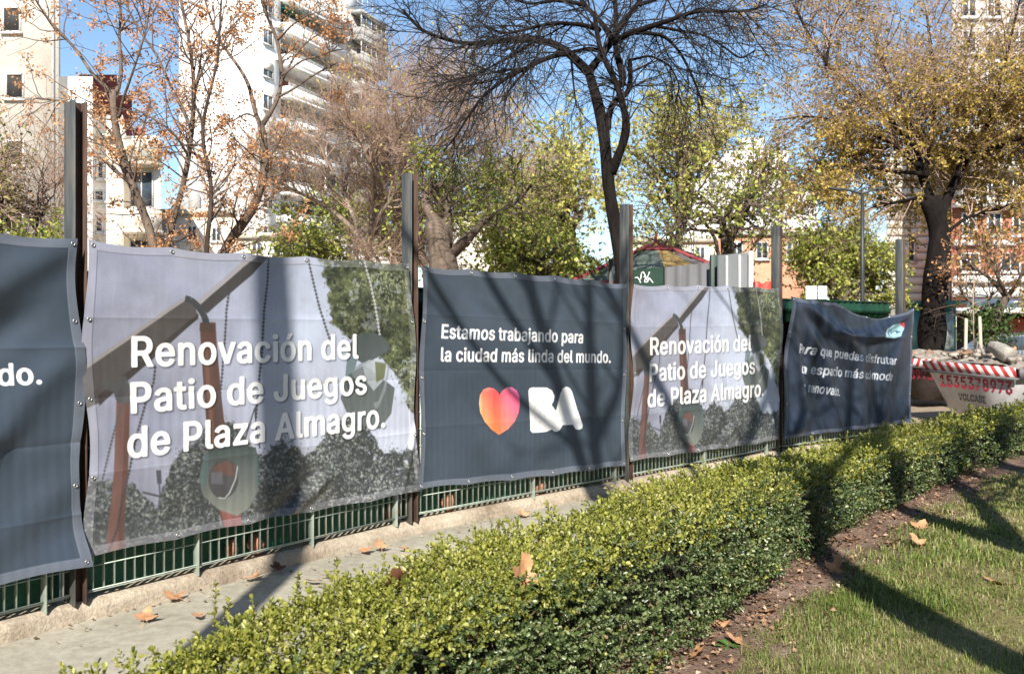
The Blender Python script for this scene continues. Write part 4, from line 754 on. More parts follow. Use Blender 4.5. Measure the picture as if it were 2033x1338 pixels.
for k in range(11):
    zb = 2.0 + 2.9 * k
    if k % 3 != 1: a = Acc(); u = 2.15 + 0.1 * rr_.random(); T.box(a, u, u + 0.75, 0.003, 0.38, zb + 0.3, zb + 0.85); bevel(a.build('air_conditioner', M_frame, tw), 0.03)
    if k % 2: a = Acc(); T.box(a, 0.42, 1.68, 0.075, 0.095, zb + 1.9 + 0.3 * rr_.random(), zb + 2.64); a.build('roller_blind', M_cream, tw)
    for u0, u1 in ((3.7, 6.1), (7.3, 9.9), (10.9, 12.7)):
        if rr_.random() < 0.6: a = Acc(); T.box(a, u0, u1, -1.42, -1.39, zb + 2.35 - 1.8 * rr_.random() - 0.2, zb + 2.36); a.build('roller_blind', M_cream if rr_.random() < 0.6 else M_maroon, tw)
T.slab('roof_house', M_white, tw, (13.0, 17.5, -5.0, -0.6, TH, TH + 2.4)); T.railing(tw, 13.5, 19.2, 1.5, TH, TH + 1.3, 3, 7, 'roof_railing')

# left white block
W = Wall((-45, 40), (1, 0)).party(135); lb = building('white_block', 'plain pale block with small square windows at the left edge', 'building', (-32, 44, 0))
W.slab('wall', M_cream, lb, (0, 24.4, -12, 0, 0, 27)); W.slab('wing', M_white, lb, (24.42, 26.0, -12, -0.8, 0, 13.2)); W.slab('drainpipe', M_conc, lb, (24.15, 24.27, 0.003, 0.12, 0, 26))
for y in (40, 172, 304, 436, 560):
    for x in (-150, -50, 24 + (6 if y > 100 else 0)):
        c = at(x, y, 40); W.window(lb, c[0] + 45 - 0.42, c[0] + 45 + 0.42, c[2] - 0.58, c[2] + 0.58, 0, glass=M_dark)

# cream house with the rounded balcony tower and the maroon box behind it
W = Wall((-22.5, 42), (1, 0)).party(318); ch = building('cream_house', 'old cream house with a rounded balcony corner and stained ledges', 'building', (-20, 45, 0))
W.slab('wall', M_cream, ch, (2.2, 3.95, -9, 0, 0, 11.7)); W.slab('cornice', M_ledge, ch, (2.15, 3.9, 0.003, 0.35, 10.55, 10.75)); W.slab('wall', M_cream, ch, (3.97, 5.75, -9, -0.9, 0, 10.9))
for zc in (9.35, 6.1, 3.0):
    a = Acc(); n = 18; th = np.linspace(math.pi, 2 * math.pi, n); c = W.p(4.87, -0.9, 0); rx, ry = 0.95, 1.0
    arc = np.stack([c[0] + rx * np.cos(th), c[1] + ry * np.sin(th)], 1)
    for (z0, z1, k0) in ((zc, zc + 0.18, 1.08), (zc + 0.18, zc + 1.15, 1.0)):
        ring = np.array([c[0], c[1]]) + (arc - c[:2]) * k0; V = np.concatenate([np.c_[ring, np.full(n, z0)], np.c_[ring, np.full(n, z1)]]); a.add(V, [[j, j + 1, n + j + 1, n + j] for j in range(n - 1)], [list(range(n))[::-1]], [list(range(n, 2 * n))])
    a.build('rounded_balcony', M_cream if zc != 9.35 else M_ledge, ch)
W.window(ch, 4.25, 5.4, 7.4, 9.2, 1, d=-0.898, frame=M_recess); W.window(ch, 4.25, 5.4, 4.3, 5.9, 1, d=-0.898, frame=M_recess)
for (x0, x1, y0, y1) in [(170, 190, 316, 355), (194, 208, 316, 356), (172, 182, 430, 462), (190, 206, 430, 462), (170, 208, 378, 400)]:
    A_ = at(x0, y1, 42); B_ = at(x1, y0, 42); W.window(ch, A_[0] + 22.5, B_[0] + 22.5, A_[2], B_[2], 0 if x1 - x0 < 18 else 1, glass=M_glass)
W = Wall((-23.25, 47.5), (1, 0)).party(262); mb = building('maroon_block', 'dark red rooftop block rising behind the cream house', 'building', (-20, 50, 0))
W.slab('wall', M_maroon, mb, (0, 1.95, -6, 0, 0, 15.2), (1.97, 2.78, -6, 0.004, 0, 14.1), (2.8, 3.5, -6, 0.002, 0, 12.3))
# low houses behind the orange trees and behind the middle trees
def low_house(label, x0, x1, ytop, Y, mat, wins, depth=8, roof=None, glass=None):
    A_ = at(x0, ytop, Y); B_ = at(x1, ytop, Y); W = Wall((A_[0], Y), (1, 0)).party(x1 if x1 < 1016 else x0); h = building('low_house', label, 'house', ((A_[0] + B_[0]) / 2, Y + depth / 2, 0)); L = B_[0] - A_[0]
    W.slab('wall', mat, h, (0, L, -depth, 0, 0, A_[2])); W.slab('parapet', M_ledge, h, (-0.05, L + 0.05, 0.003, 0.22, A_[2] - 0.35, A_[2] - 0.1))
    for (a0, a1, b0, b1) in wins:
        p = at(a0, b1, Y); q = at(a1, b0, Y); W.window(h, p[0] - A_[0], q[0] - A_[0], p[2], q[2], 1, glass=glass or M_glass)
    if roof: W.slab('roof_tank', M_conc, h, (L * 0.35, L * 0.5, -4, -1.5, A_[2], A_[2] + 1.2))
    return h
low_house('low cream house between the rounded house and the white tower', 318, 470, 415, 52, M_cream, [(335, 350, 445, 475), (372, 392, 448, 478), (420, 440, 452, 480)], roof=True)
low_house('low pale yellow house at the foot of the white tower', 470, 610, 462, 50, M_cream, [(500, 520, 480, 505), (545, 575, 480, 505)])
low_house('low white house seen through the twigs behind the second post', 650, 800, 470, 54, M_white, [(690, 710, 488, 512), (750, 770, 488, 512)])
low_house('pale cream house glimpsed through leaves above the heart banner', 880, 1085, 425, 58, M_cream, [(912, 930, 450, 480), (960, 978, 450, 480), (1010, 1030, 445, 475)], roof=True)
low_house('orange brick house behind the olive tree and grey sheet box', 1425, 1610, 455, 48, M_orbrick, [(1450, 1475, 480, 515), (1500, 1525, 480, 515), (1560, 1585, 480, 515)])
low_house('low cream house seen beside the tent top', 1240, 1420, 470, 52, M_cream, [(1260, 1285, 490, 520), (1330, 1350, 490, 520), (1380, 1400, 490, 515)])
# white stepped building in the middle right
def px_wall(W, Y, x0, x1, y0, y1): A_ = at(x0, y1, Y); B_ = at(x1, y0, Y); return A_[0] - W.o[0], B_[0] - W.o[0], A_[2], B_[2]
Yw = 70.0; W = Wall((at(1360, 0, Yw)[0], Yw), (1, 0)).party(1362); wb = building('stepped_building', 'bright white stepped building behind the olive tree', 'building', (at(1480, 0, Yw)[0], Yw + 6, 0))
for k, (x0, x1, y0) in enumerate([(1362, 1396, 355), (1396, 1440, 312), (1440, 1565, 300), (1565, 1625, 378)]):
    u0, u1, z0, z1 = px_wall(W, Yw, x0, x1, y0, 700); W.slab('wall', M_white, wb, (u0 + 0.01, u1 - 0.01, -10 - k, -0.3 * (k % 2), 0, z1))
u0, u1, z0, z1 = px_wall(W, Yw, 1475, 1520, 268, 300); W.slab('roof_house', M_white, wb, (u0, u1, -6, -1, z0, z1))
for (x0, x1, y0, y1) in [(1366, 1378, 370, 390), (1482, 1500, 362, 375), (1462, 1500, 420, 432), (1500, 1520, 405, 425), (1410, 1425, 345, 360), (1585, 1600, 400, 415)]:
    u0, u1, z0, z1 = px_wall(W, Yw, x0, x1, y0, y1); W.window(wb, u0, u1, z0, z1, 0, glass=M_glass)
# stone-banded house and the red brick block at the right
Yb = 46.0; W = Wall((at(1760, 0, Yb)[0], Yb), (1, 0)).party(1760); sb = building('banded_house', 'pale stone house with dark horizontal joints behind the golden tree trunk', 'building', (at(1830, 0, Yb)[0], Yb + 5, 0))
L = at(1893, 0, Yb)[0] - W.o[0]; W.slab('wall', M_recess, sb, (0, L, -9, 0, 0, at(0, 300, Yb)[2]))
a = Acc()
for z in np.arange(2.6, at(0, 310, Yb)[2], 0.42): W.box(a, 0.02, L - 0.02, 0.003, 0.07, z, z + 0.33)
a.build('stone_course', M_cream, sb)
for (x0, x1, y0, y1) in [(1800, 1815, 470, 520), (1840, 1852, 470, 520), (1872, 1884, 470, 525), (1872, 1884, 560, 600)]: u0, u1, z0, z1 = px_wall(W, Yb, x0, x1, y0, y1); W.window(sb, u0, u1, z0, z1, 0, d=0.075, glass=M_glass)
Yb = 40.0; W = Wall((at(1889, 0, Yb)[0], Yb), (1, 0)).party(1889); rb = building('brick_block', 'red brick apartment block with white balcony bands at the right edge', 'building', (at(1990, 0, Yb)[0], Yb + 6, 0))
u0, u1, z0, z1 = px_wall(W, Yb, 1889, 2190, 105, 520); zg = at(0, 622, Yb)[2]; ztop = at(0, -60, Yb)[2]
zm = at(0, 398, Yb)[2]; W.slab('wall', M_redbrick, rb, (0, u1, -12, 0, zg, zm)); W.slab('upper_wall', M_recess, rb, (0.02, u1, -11.9, -0.02, zm, ztop)); W.slab('shop_front', M_dark, rb, (0.3, u1, -12, -1.5, 0, zg))
W.slab('fascia', M_white, rb, (0.02, u1, 0.003, 0.9, at(0, 622, Yb)[2], at(0, 612, Yb)[2]), (0.02, u1, 0.003, 0.35, at(0, 562, Yb)[2], at(0, 548, Yb)[2]), (0.02, u1, 0.003, 0.25, at(0, 488, Yb)[2], at(0, 478, Yb)[2]), (0.02, u1, 0.003, 0.06, at(0, 590, Yb)[2], at(0, 563, Yb)[2]))
W.slab('glass_balustrade', M_glass_b, rb, (0.3, u1, 0.75, 0.80, at(0, 612, Yb)[2], at(0, 594, Yb)[2]))
for k in range(1, 4):
    y = 485 - 72 * k; W.slab('balcony_band', M_white, rb, (0.02, u1, 0.003, 0.7, at(0, y, Yb)[2], at(0, y - 9, Yb)[2]))
for k in range(0, 8):
    y = 468 - 72 * k
    for x0 in (1908, 1958, 2008, 2058): u0, u1_, z0, z1 = px_wall(W, Yb, x0, x0 + 30, y - 46, y); W.window(rb, u0, u1_, z0, z1, 1, glass=M_glass, d=0.001)
for x0 in (1905, 1985, 2040): u0, u1_, z0, z1 = px_wall(W, Yb, x0, x0 + 40, 502, 540); W.window(rb, u0, u1_, z0, z1, 1, d=0.001)
u0, u1_, z0, z1 = px_wall(W, Yb, 1990, 2120, 632, 690); W.slab('shop_wall', M_redbrick, rb, (u0, u1_, -1.49, -1.2, 0, z1))

# ------------------------------------------------------------------ things behind the fence
M_pole = mat_plain('dark_pole_paint', (0.035, 0.04, 0.04), 0.5, 0.2); M_red = mat_plain('red_plastic', (0.55, 0.03, 0.015), 0.45); M_sheet = mat_noise('galvanised_sheet', [(0.3, (0.19, 0.20, 0.20)), (0.7, (0.29, 0.30, 0.30))], 1.2, 0.5, 0.1, 0.01, 10, (1, 1, 0.3), metal=0.35)
M_sheetd = mat_noise('grey_paint_sheet', [(0.3, (0.09, 0.09, 0.095)), (0.7, (0.16, 0.16, 0.165))], 1.6, 0.6, 0.15, 0.01, 10, (1, 1, 0.3))
M_cg = mat_noise('tent_grey_green', [(0.3, (0.07, 0.095, 0.08)), (0.7, (0.15, 0.18, 0.155))], 2, 0.8); M_cy = mat_noise('tent_yellow', [(0.3, (0.26, 0.165, 0.06)), (0.7, (0.42, 0.28, 0.11))], 2, 0.8); M_cr = mat_plain('tent_red', (0.26, 0.045, 0.055), 0.8)
# striped tent roof of the merry-go-round
Yc = 20.0; ap = at(1302, 484, Yc); R0 = 2.25; ez = at(0, 566, Yc)[2]; tent = thing('striped_tent', 'conical tent roof with red edges and green, yellow and grey panels', 'tent', (ap[0], Yc, 0)); n = 12
an = np.radians(np.arange(n) * 30 - 93 + 0); E_ = np.stack([ap[0] + R0 * np.cos(an), Yc + R0 * np.sin(an), np.full(n, ez)], 1)
for k in range(n):
    A_, B_ = E_[k], E_[(k + 1) % n]; a = Acc(); t = np.linspace(0.13, 1, 7)[:, None]
    G = np.stack([(ap * (1 - t) + A_ * t), (ap * (1 - t) + (A_ + B_) / 2 * t) - np.array([0, 0, 0.05]) * t * (1 - t) * 3, (ap * (1 - t) + B_ * t)], 1); ii = np.arange(21).reshape(7, 3)
    a.add(G.reshape(-1, 3), np.stack([ii[:-1, :-1], ii[1:, :-1], ii[1:, 1:], ii[:-1, 1:]], -1).reshape(-1, 4)); a.build('panel', [M_cy, M_sheetd, M_cg, M_cg][k % 4], tent, smooth=True)
a = Acc()
for k in (2, 5, 8, 10): a.tubes(np.array([ap + (E_[k] - ap) * 0.1, E_[k]]) + np.array([0, 0, 0.02]), np.array([0.05, 0.05]), 6)
a.build('red_edge', M_cr, tent)
a = Acc(); V = np.concatenate([[ap + np.array([0, 0, 0.06])], ap + (E_ - ap) * 0.2 + np.array([0, 0, 0.02])]); a.add(V, [[0, 1 + j, 1 + (j + 1) % n] for j in range(n)]); a.tubes(np.array([ap, ap + np.array([0, 0, 0.28])]), np.array([0.035, 0.02]), 6); a.build('cap', M_cr, tent)
a = Acc(); V = np.concatenate([E_, E_ - np.array([0, 0, 0.4])]); a.add(V, [[j, (j + 1) % n, n + (j + 1) % n, n + j] for j in range(n)]); a.build('valance', M_cr, tent)
a = Acc()
for k in range(0, n, 2): q = ap + (E_[k] - ap) * 0.94; a.tubes(np.array([[q[0], q[1], 0], [q[0], q[1], ez]]), np.array([0.04, 0.04]), 6)
a.build('tent_pole', M_pole, tent)
# site hoardings round it
def hoard(name, label, x0, y0, Y0, x1, y1, Y1, mat, corr=0.0, thick=0.03, grp=None):
    A_ = at(x0, y0, Y0); B_ = at(x1, y1, Y1); e = B_[:2] - A_[:2]; L = np.hypot(*e); e = e / L; nn = np.array([e[1], -e[0]]); N = max(2, int(L / 0.03)); s = np.linspace(0, L, N); o = corr * np.clip(np.sin(s * 2 * math.pi / 0.2) * 2.5, -1, 1)
    zt = A_[2] + (B_[2] - A_[2]) * s / L; F_ = A_[:2] + s[:, None] * e; a = Acc(); Q = []
    for d in (0, -thick):
        for z in (np.zeros(N), zt): Q.append(np.c_[F_ + nn * (o + d)[:, None], z])
    V = np.concatenate(Q); j = np.arange(N - 1)[:, None]; q = lambda p, r: np.concatenate([j + p * N, j + 1 + p * N, j + 1 + r * N, j + r * N], 1)
    a.add(V, q(0, 1), q(3, 2), q(1, 3), [[0, N, 3 * N, 2 * N], [N - 1, 3 * N - 1, 4 * N - 1, 2 * N - 1][::-1]])
    h = thing(name, label, 'hoarding', ((A_[0] + B_[0]) / 2, (A_[1] + B_[1]) / 2, 0), grp); a.build('sheet', mat, h); return h, A_, e, nn
M_greenh = mat_noise('green_board', [(0.3, (0.010, 0.030, 0.018)), (0.7, (0.024, 0.052, 0.034))], 2, 0.6)
h, A_, e, nn = hoard('site_hoarding', 'dark green board with white scrawled graffiti below the tent', 1256, 536, 15.0, 1318, 531, 14.6, M_greenh)
M_spray = mat_plain('white_spray', (0.75, 0.78, 0.76), 0.7)
a = Acc()
def onh(x, y): # graffiti strokes on the board's own plane
    q = (x - CX) / F; lam = (nn @ A_[:2]) / (nn @ np.array([q, 1.0])); return np.array([q * lam, lam, CZ - (y - HY) / F * lam]) + np.array([nn[0], nn[1], 0]) * 0.006
for st in [[(1261, 552), (1266, 551), (1270, 556), (1272, 562)], [(1272, 556), (1274, 542), (1278, 540), (1283, 552), (1287, 560)], [(1290, 540), (1287, 548), (1281, 555), (1280, 560), (1285, 561), (1289, 554)], [(1278, 550), (1290, 553), (1297, 562)]]:
    P = np.array([onh(*p) for p in st]); t = np.linspace(0, 1, 16); d = np.linspace(0, 1, len(P)); a.tubes(np.stack([np.interp(t, d, P[:, k]) for k in range(3)], 1), np.full(16, 0.010), 5)
a.build('graffiti', M_spray, h)
hoard('site_hoarding', 'ribbed dark grey sheet hoarding right of the graffiti', 1319, 531, 14.6, 1412, 521, 14.2, M_sheetd, 0.025)
h, A_, e, nn = hoard('site_hoarding', 'taller smooth light grey sheet panel with a pale right edge', 1424, 507, 13.6, 1490, 501, 13.2, M_sheet, 0.0, 0.05)
a = Acc(); q = at(1490, 499, 13.2); e3 = np.array([*e, 0]); n3 = np.array([*nn, 0])
for off, w in ((0.0, 0.012), (0.03, 0.02)): a.box(np.array([q[0], q[1], 0]) + e3 * (off + 0.004), e3 * w, n3 * 0.06, (0, 0, q[2]))
for u in (0.16, 0.38): a.box(np.array([A_[0], A_[1], 0]) + e3 * u + n3 * 0.003, e3 * 0.03, n3 * 0.02, (0, 0, A_[2] - 0.02))
a.build('edge_trim', M_frame, h)
a = Acc(); q = at(1417, 506, 13.9); a.abox(q[0] - 0.055, q[0] + 0.055, 13.85, 13.96, 0, q[2]); tag(bevel(a.build('hoarding_post', mat_plain('dark_green_post', (0.012, 0.04, 0.028), 0.5)), 0.006), 'dark green square post between the ribbed and the smooth grey sheets', 'post')
a = Acc(); q = at(1213, 528, 15.5); a.abox(q[0] - 0.04, q[0] + 0.04, 15.46, 15.54, 0, q[2] + 0.12); tag(bevel(a.build('hoarding_post', M_pole), 0.006), 'dark post standing against the left slope of the tent roof', 'post')
# red plastic barrier with its notched top
Yr_ = 12.6; A_ = at(1499, 559, Yr_); B_ = at(1533, 559, Yr_); a = Acc(); L = B_[0] - A_[0]; zt = A_[2]
pr = np.array([(0, 0), (L, 0), (L, zt), (L * 0.72, zt), (L * 0.64, zt - 0.03), (L * 0.36, zt - 0.03), (L * 0.28, zt), (0, zt)]); V = np.concatenate([np.c_[pr[:, 0] + A_[0], np.full(8, Yr_), pr[:, 1]], np.c_[pr[:, 0] + A_[0], np.full(8, Yr_ + 0.12), pr[:, 1]]])
a.add(V, [[j, (j + 1) % 8, 8 + (j + 1) % 8, 8 + j] for j in range(8)], [list(range(7, -1, -1))], [list(range(8, 16))]); tag(bevel(a.build('red_board', M_red), 0.01), 'bright red board with a notched top beside the rusty post', 'board')
# white double sign
Yn = 17.0; sg = thing('white_sign', 'pair of blank white sign boards above the sagging banner', 'sign', (at(1620, 0, Yn)[0], Yn, 0))
for x0, x1 in ((1600, 1622), (1624, 1642)):
    A_ = at(x0, 594, Yn); B_ = at(x1, 568, Yn); a = Acc(); a.abox(A_[0], B_[0], Yn, Yn + 0.02, A_[2], B_[2]); bevel(a.build('board', M_white, sg), 0.004)
q = at(1630, 560, Yn); a = Acc(); a.tubes(np.array([[q[0], Yn + 0.05, 0], [q[0], Yn + 0.05, q[2]]]), np.array([0.03, 0.03]), 8); a.build('pole', M_pole, sg)
# lamp post with two arms
Yl = 17.0; q = at(1712, 386, Yl); lp = thing('lamp_post', 'dark lamp post with two outstretched arms in front of the round green tree', 'lamp post', (q[0], Yl, 0))
a = Acc(); zz = np.array([0, 0.8, 0.85, 2.5, q[2]]); a.tubes(np.stack([np.full(5, q[0]), np.full(5, Yl), zz], 1), np.array([0.07, 0.07, 0.045, 0.042, 0.035]), 10); a.build('pole', M_pole, lp, smooth=True)
for xe, ye in ((1648, 374), (1762, 372)):
    p = at(xe, ye, Yl); a = Acc(); t = np.linspace(0, 1, 8)[:, None]; a.tubes(q * (1 - t) + p * t + np.array([0, 0, 0.03]) * np.sin(t * math.pi), np.full(8, 0.022), 6); arm = a.build('arm', M_pole, lp)
    a = Acc(); d = unit(p - q); a.box(p - d * 0.2 - np.array([0, 0.05, 0.02]), d * 0.22, (0, 0.1, 0), (0, 0, 0.035)); bevel(a.build('lamp_head', M_pole, lp), 0.012)
# street light with a flat panel far left
Yz = 26.0; q = at(690, 358, Yz); sl = thing('street_light', 'grey street light with a flat head among the pinkish twigs', 'street light', (q[0], Yz, 0)); a = Acc(); a.tubes(np.array([[q[0], Yz, 0], [q[0], Yz, q[2]]]), np.array([0.08, 0.05]), 8); a.build('pole', M_conc, sl)
a = Acc(); a.abox(q[0] - 0.1, q[0] + 0.48, Yz - 0.15, Yz + 0.15, q[2] - 0.02, q[2] + 0.05); a.build('lamp_head', M_sheet, sl); a = Acc(); a.abox(q[0] - 0.12, q[0] + 0.22, Yz - 0.13, Yz - 0.08, q[2] - 0.5, q[2] - 0.03); a.build('box', M_sheetd, sl)

# unseen blocks added behind the viewpoint to cut the skylight on the fence
def sky_occluder_block(label, x0, x1, y, h, mat):
    W = Wall((x1, y), (-1, 0)); L = x1 - x0; b = building('sky_occluder_block', label, 'building', ((x0 + x1) / 2, y - 6, 0)); W.slab('wall', mat, b, (0, L, -12, 0, 0, h)); W.slab('cornice', M_ledge, b, (-0.1, L + 0.1, 0.003, 0.4, h - 0.5, h - 0.2))
    for z in np.arange(3.6, h - 3, 3.1):
        for u in np.arange(1.5, L - 2.5, 3.6): W.window(b, u, u + 1.4, z, z + 1.7, 1, glass=M_glass)
    return b
sky_occluder_block('grey apartment block across the street behind the viewpoint, left of the gap', -62, -22, -42, 25, M_conc)
sky_occluder_block('tall cream apartment block across the street directly behind the viewpoint', -21.5, 20, -43, 26, M_cream)
sky_occluder_block('brick apartment block across the street behind the viewpoint, at the right', 20.5, 64, -42, 24, M_orbrick)

low_house('cream corner building down the street to the right of the brick block', 2200, 2560, 250, 42, M_cream, [(x, x + 26, y, y + 44) for x in (2240, 2310, 2380, 2450, 2510) for y in (300, 390, 480)])
low_house('white building farther down the street at the right', 2570, 3000, 330, 44, M_white, [(x, x + 26, y, y + 44) for x in (2610, 2690, 2770, 2850, 2930) for y in (380, 470)])
low_house('orange brick building at the far right end of the street', 3010, 3600, 290, 43, M_orbrick, [(x, x + 28, y, y + 46) for x in (3060, 3150, 3240, 3330, 3420) for y in (340, 430, 520)])

# ------------------------------------------------------------------ leaves and clipped hedge
def round_leaf(c, d, up, Lh, Wh):
    """egg-shaped leaves, broadest past the middle, folded along the midrib"""
    n = len(c); s = unit(np.cross(d, up)); u = unit(np.cross(s, d)); Lh = np.broadcast_to(Lh, (n,))[:, None]; Wh = np.broadcast_to(Wh, (n,))[:, None]; f = u * Wh * 0.2
    V = np.stack([c, c + d * Lh * 0.42 + s * Wh * 0.38 + f, c + d * Lh * 0.80 + s * Wh * 0.40 + f, c + d * Lh - u * Wh * 0.05, c + d * Lh * 0.80 - s * Wh * 0.40 + f, c + d * Lh * 0.42 - s * Wh * 0.38 + f], 1).reshape(-1, 3)
    i = np.arange(n)[:, None] * 6
    return V, np.concatenate([i + np.array([0, 1, 2, 3]), i + np.array([0, 3, 4, 5])], 0)
def leaf_faces(c, d, up, Lh, Wh, fold=0.25):
    """rhombic leaves: base at c, pointing along d, face towards up; returns V, F (two folded triangles each)"""
    n = len(c); s = unit(np.cross(d, up)); u = unit(np.cross(s, d))
    Lh = np.broadcast_to(Lh, (n,))[:, None]; Wh = np.broadcast_to(Wh, (n,))[:, None]
    tip = c + d * Lh; mid = c + d * Lh * 0.55
    V = np.stack([c, mid + s * Wh * 0.5 + u * Wh * fold, tip, mid - s * Wh * 0.5 + u * Wh * fold], 1).reshape(-1, 3)
    i = np.arange(n)[:, None] * 4
    return V, np.concatenate([i + np.array([0, 1, 2]), i + np.array([0, 2, 3])], 0)
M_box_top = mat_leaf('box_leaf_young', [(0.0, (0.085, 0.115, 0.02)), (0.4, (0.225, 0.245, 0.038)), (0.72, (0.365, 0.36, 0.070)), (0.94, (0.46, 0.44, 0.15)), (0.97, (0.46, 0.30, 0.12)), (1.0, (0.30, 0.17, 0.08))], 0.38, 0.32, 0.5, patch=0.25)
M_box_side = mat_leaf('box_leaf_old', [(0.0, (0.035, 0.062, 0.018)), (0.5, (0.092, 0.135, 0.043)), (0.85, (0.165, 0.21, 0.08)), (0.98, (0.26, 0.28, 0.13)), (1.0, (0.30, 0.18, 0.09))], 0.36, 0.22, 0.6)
M_stem = mat_plain('twig_bark', (0.20, 0.145, 0.09), 0.9)
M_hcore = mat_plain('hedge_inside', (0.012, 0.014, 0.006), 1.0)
HH, HW = 0.63, 0.53
hedge = thing('hedge', 'long clipped box hedge between the concrete path and the lawn', 'hedge', (2.0, 6.0, 0.0))
hs = np.r_[0, np.cumsum(np.linalg.norm(np.diff(HEDGE, axis=0), axis=1))]
def hedge_pt(s, w, z):
    """s along, w from lawn side (0) to path side (1), z"""
    x = np.interp(s, hs, HEDGE[:, 0]); y = np.interp(s, hs, HEDGE[:, 1]); nx = np.interp(s, hs, HN[:, 0]); ny = np.interp(s, hs, HN[:, 1])
    return np.stack([x - nx * w * HW, y - ny * w * HW, z], 1), np.stack([nx, ny, 0 * nx], 1)
s_a = 1.8; s_b = 21.0
def hh(s): return HH + 0.03 * sm(4.0, 5.5, s) - 0.14 * sm(8.2, 10.5, s)
def sprigs(n, s0, s1, face, seed):
    """roots and directions of shoots on one face of the hedge"""
    r = np.random.default_rng(seed); s = s0 + (s1 - s0) * r.random(n)
    bul = 0.16 * (fbm(s * 1.5, s * 0 + (1 if face == 'lawn' else 9), 201 + seed, 4) - 0.5) * 2
    dep = -0.10 * r.random(n) ** 1.6
    if face == 'top':
        w = r.random(n) * 1.06 - 0.03; lump = 0.07 * (fbm(s * 2.6, w * 1.7 + 3, 207, 5, 0.6) - 0.5) * 2
        edge = -0.10 * np.clip(np.abs(w - 0.5) * 2 - 0.75, 0, 1) * 2
        z = hh(s) + lump + edge + dep * 0.8; p, nn = hedge_pt(s, w, z); d = np.array([0, 0, 1.0]) + nn * ((0.5 - w) * 0.9)[:, None]
    else:
        zz = r.random(n) ** 0.85 * (hh(s) + 0.02); lump = 0.055 + 0.13 * (fbm(s * 2.3, zz * 3 + (0 if face == 'lawn' else 50), 211, 5, 0.62) - 0.5) * 2 + bul * 0.5
        under = -0.10 * sm(0.16, 0.0, zz) * (0.4 + 1.2 * fbm(s * 1.3, s * 0, 219)) - 0.07 * sm(0.52, 0.66, zz)
        w = -(lump + under + dep) / HW
        if face == 'path': w = 1 + (lump + under + dep) / HW
        p, nn = hedge_pt(s, w, zz + 0.02); d = nn * (1 if face == 'lawn' else -1) + np.array([0, 0, 0.55])
    d = unit(d + r.normal(0, 0.42, (n, 3)))
    return p, d, s
def leafy(p, d, seed, k, stem, size):
    """k leaf pairs up each shoot"""
    r = np.random.default_rng(seed); n = len(p); C = []; D = []; U = []; Ls = []
    h = unit(np.cross(d, np.array([0.3, 0.5, 0.1]))); g = np.cross(d, h); ph = r.random(n) * 6.28
    for j in range(k):
        f = (j + 0.4) / k; c = p + d * (stem * f)[:, None]
        for sgn in (1, -1):
            an = ph + j * 1.57 + r.normal(0, 0.3, n); o = (h * np.cos(an)[:, None] + g * np.sin(an)[:, None]) * sgn
            C.append(c); D.append(unit(o * (1.15 - 0.55 * f) + d * (0.45 + 0.7 * f) + r.normal(0, 0.15, (n, 3)))); U.append(unit(d + r.normal(0, 0.35, (n, 3)) - o * 0.4)); Ls.append(size * (0.5 + 0.8 * r.random(n) ** 1.3))
    C, D, U = map(np.concatenate, (C, D, U)); Ls = np.concatenate(Ls)
    return round_leaf(C, D, U, Ls, Ls * 0.70)
top_a, side_a, stem_a = Acc(), Acc(), Acc()
LOD = [(s_a, 6.2, 2000, 1700, 0.0185, 5), (6.2, 9.2, 1150, 1000, 0.022, 4), (9.2, 13.0, 620, 560, 0.027, 4), (13.0, s_b, 330, 300, 0.036, 3)]
for k, (sa, sb, dt, ds, sz_, kp) in enumerate(LOD):
    L = sb - sa
    p, d, s = sprigs(int(L * HW * dt), sa, sb, 'top', 301 + k); r = np.random.default_rng(331 + k)
    st = (0.045 + 0.03 * r.random(len(p)) + np.where(r.random(len(p)) > 0.985, 0.08, 0)) * (sz_ / 0.0165) ** 0.5
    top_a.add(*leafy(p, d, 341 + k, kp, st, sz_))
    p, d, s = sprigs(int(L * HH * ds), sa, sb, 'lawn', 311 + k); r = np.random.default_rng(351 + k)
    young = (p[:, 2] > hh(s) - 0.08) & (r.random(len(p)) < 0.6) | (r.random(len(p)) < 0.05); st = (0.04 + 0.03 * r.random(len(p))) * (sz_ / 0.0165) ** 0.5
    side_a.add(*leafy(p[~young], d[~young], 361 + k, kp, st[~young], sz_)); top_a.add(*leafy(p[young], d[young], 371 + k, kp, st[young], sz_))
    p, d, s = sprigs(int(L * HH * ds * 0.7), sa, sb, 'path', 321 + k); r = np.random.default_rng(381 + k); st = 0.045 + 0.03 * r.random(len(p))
    up_ = p[:, 2] > 0.33; top_a.add(*leafy(p[up_], d[up_], 391 + k, kp, st[up_], sz_ * 1.1)); side_a.add(*leafy(p[~up_], d[~up_], 395 + k, kp, st[~up_], sz_ * 1.2))
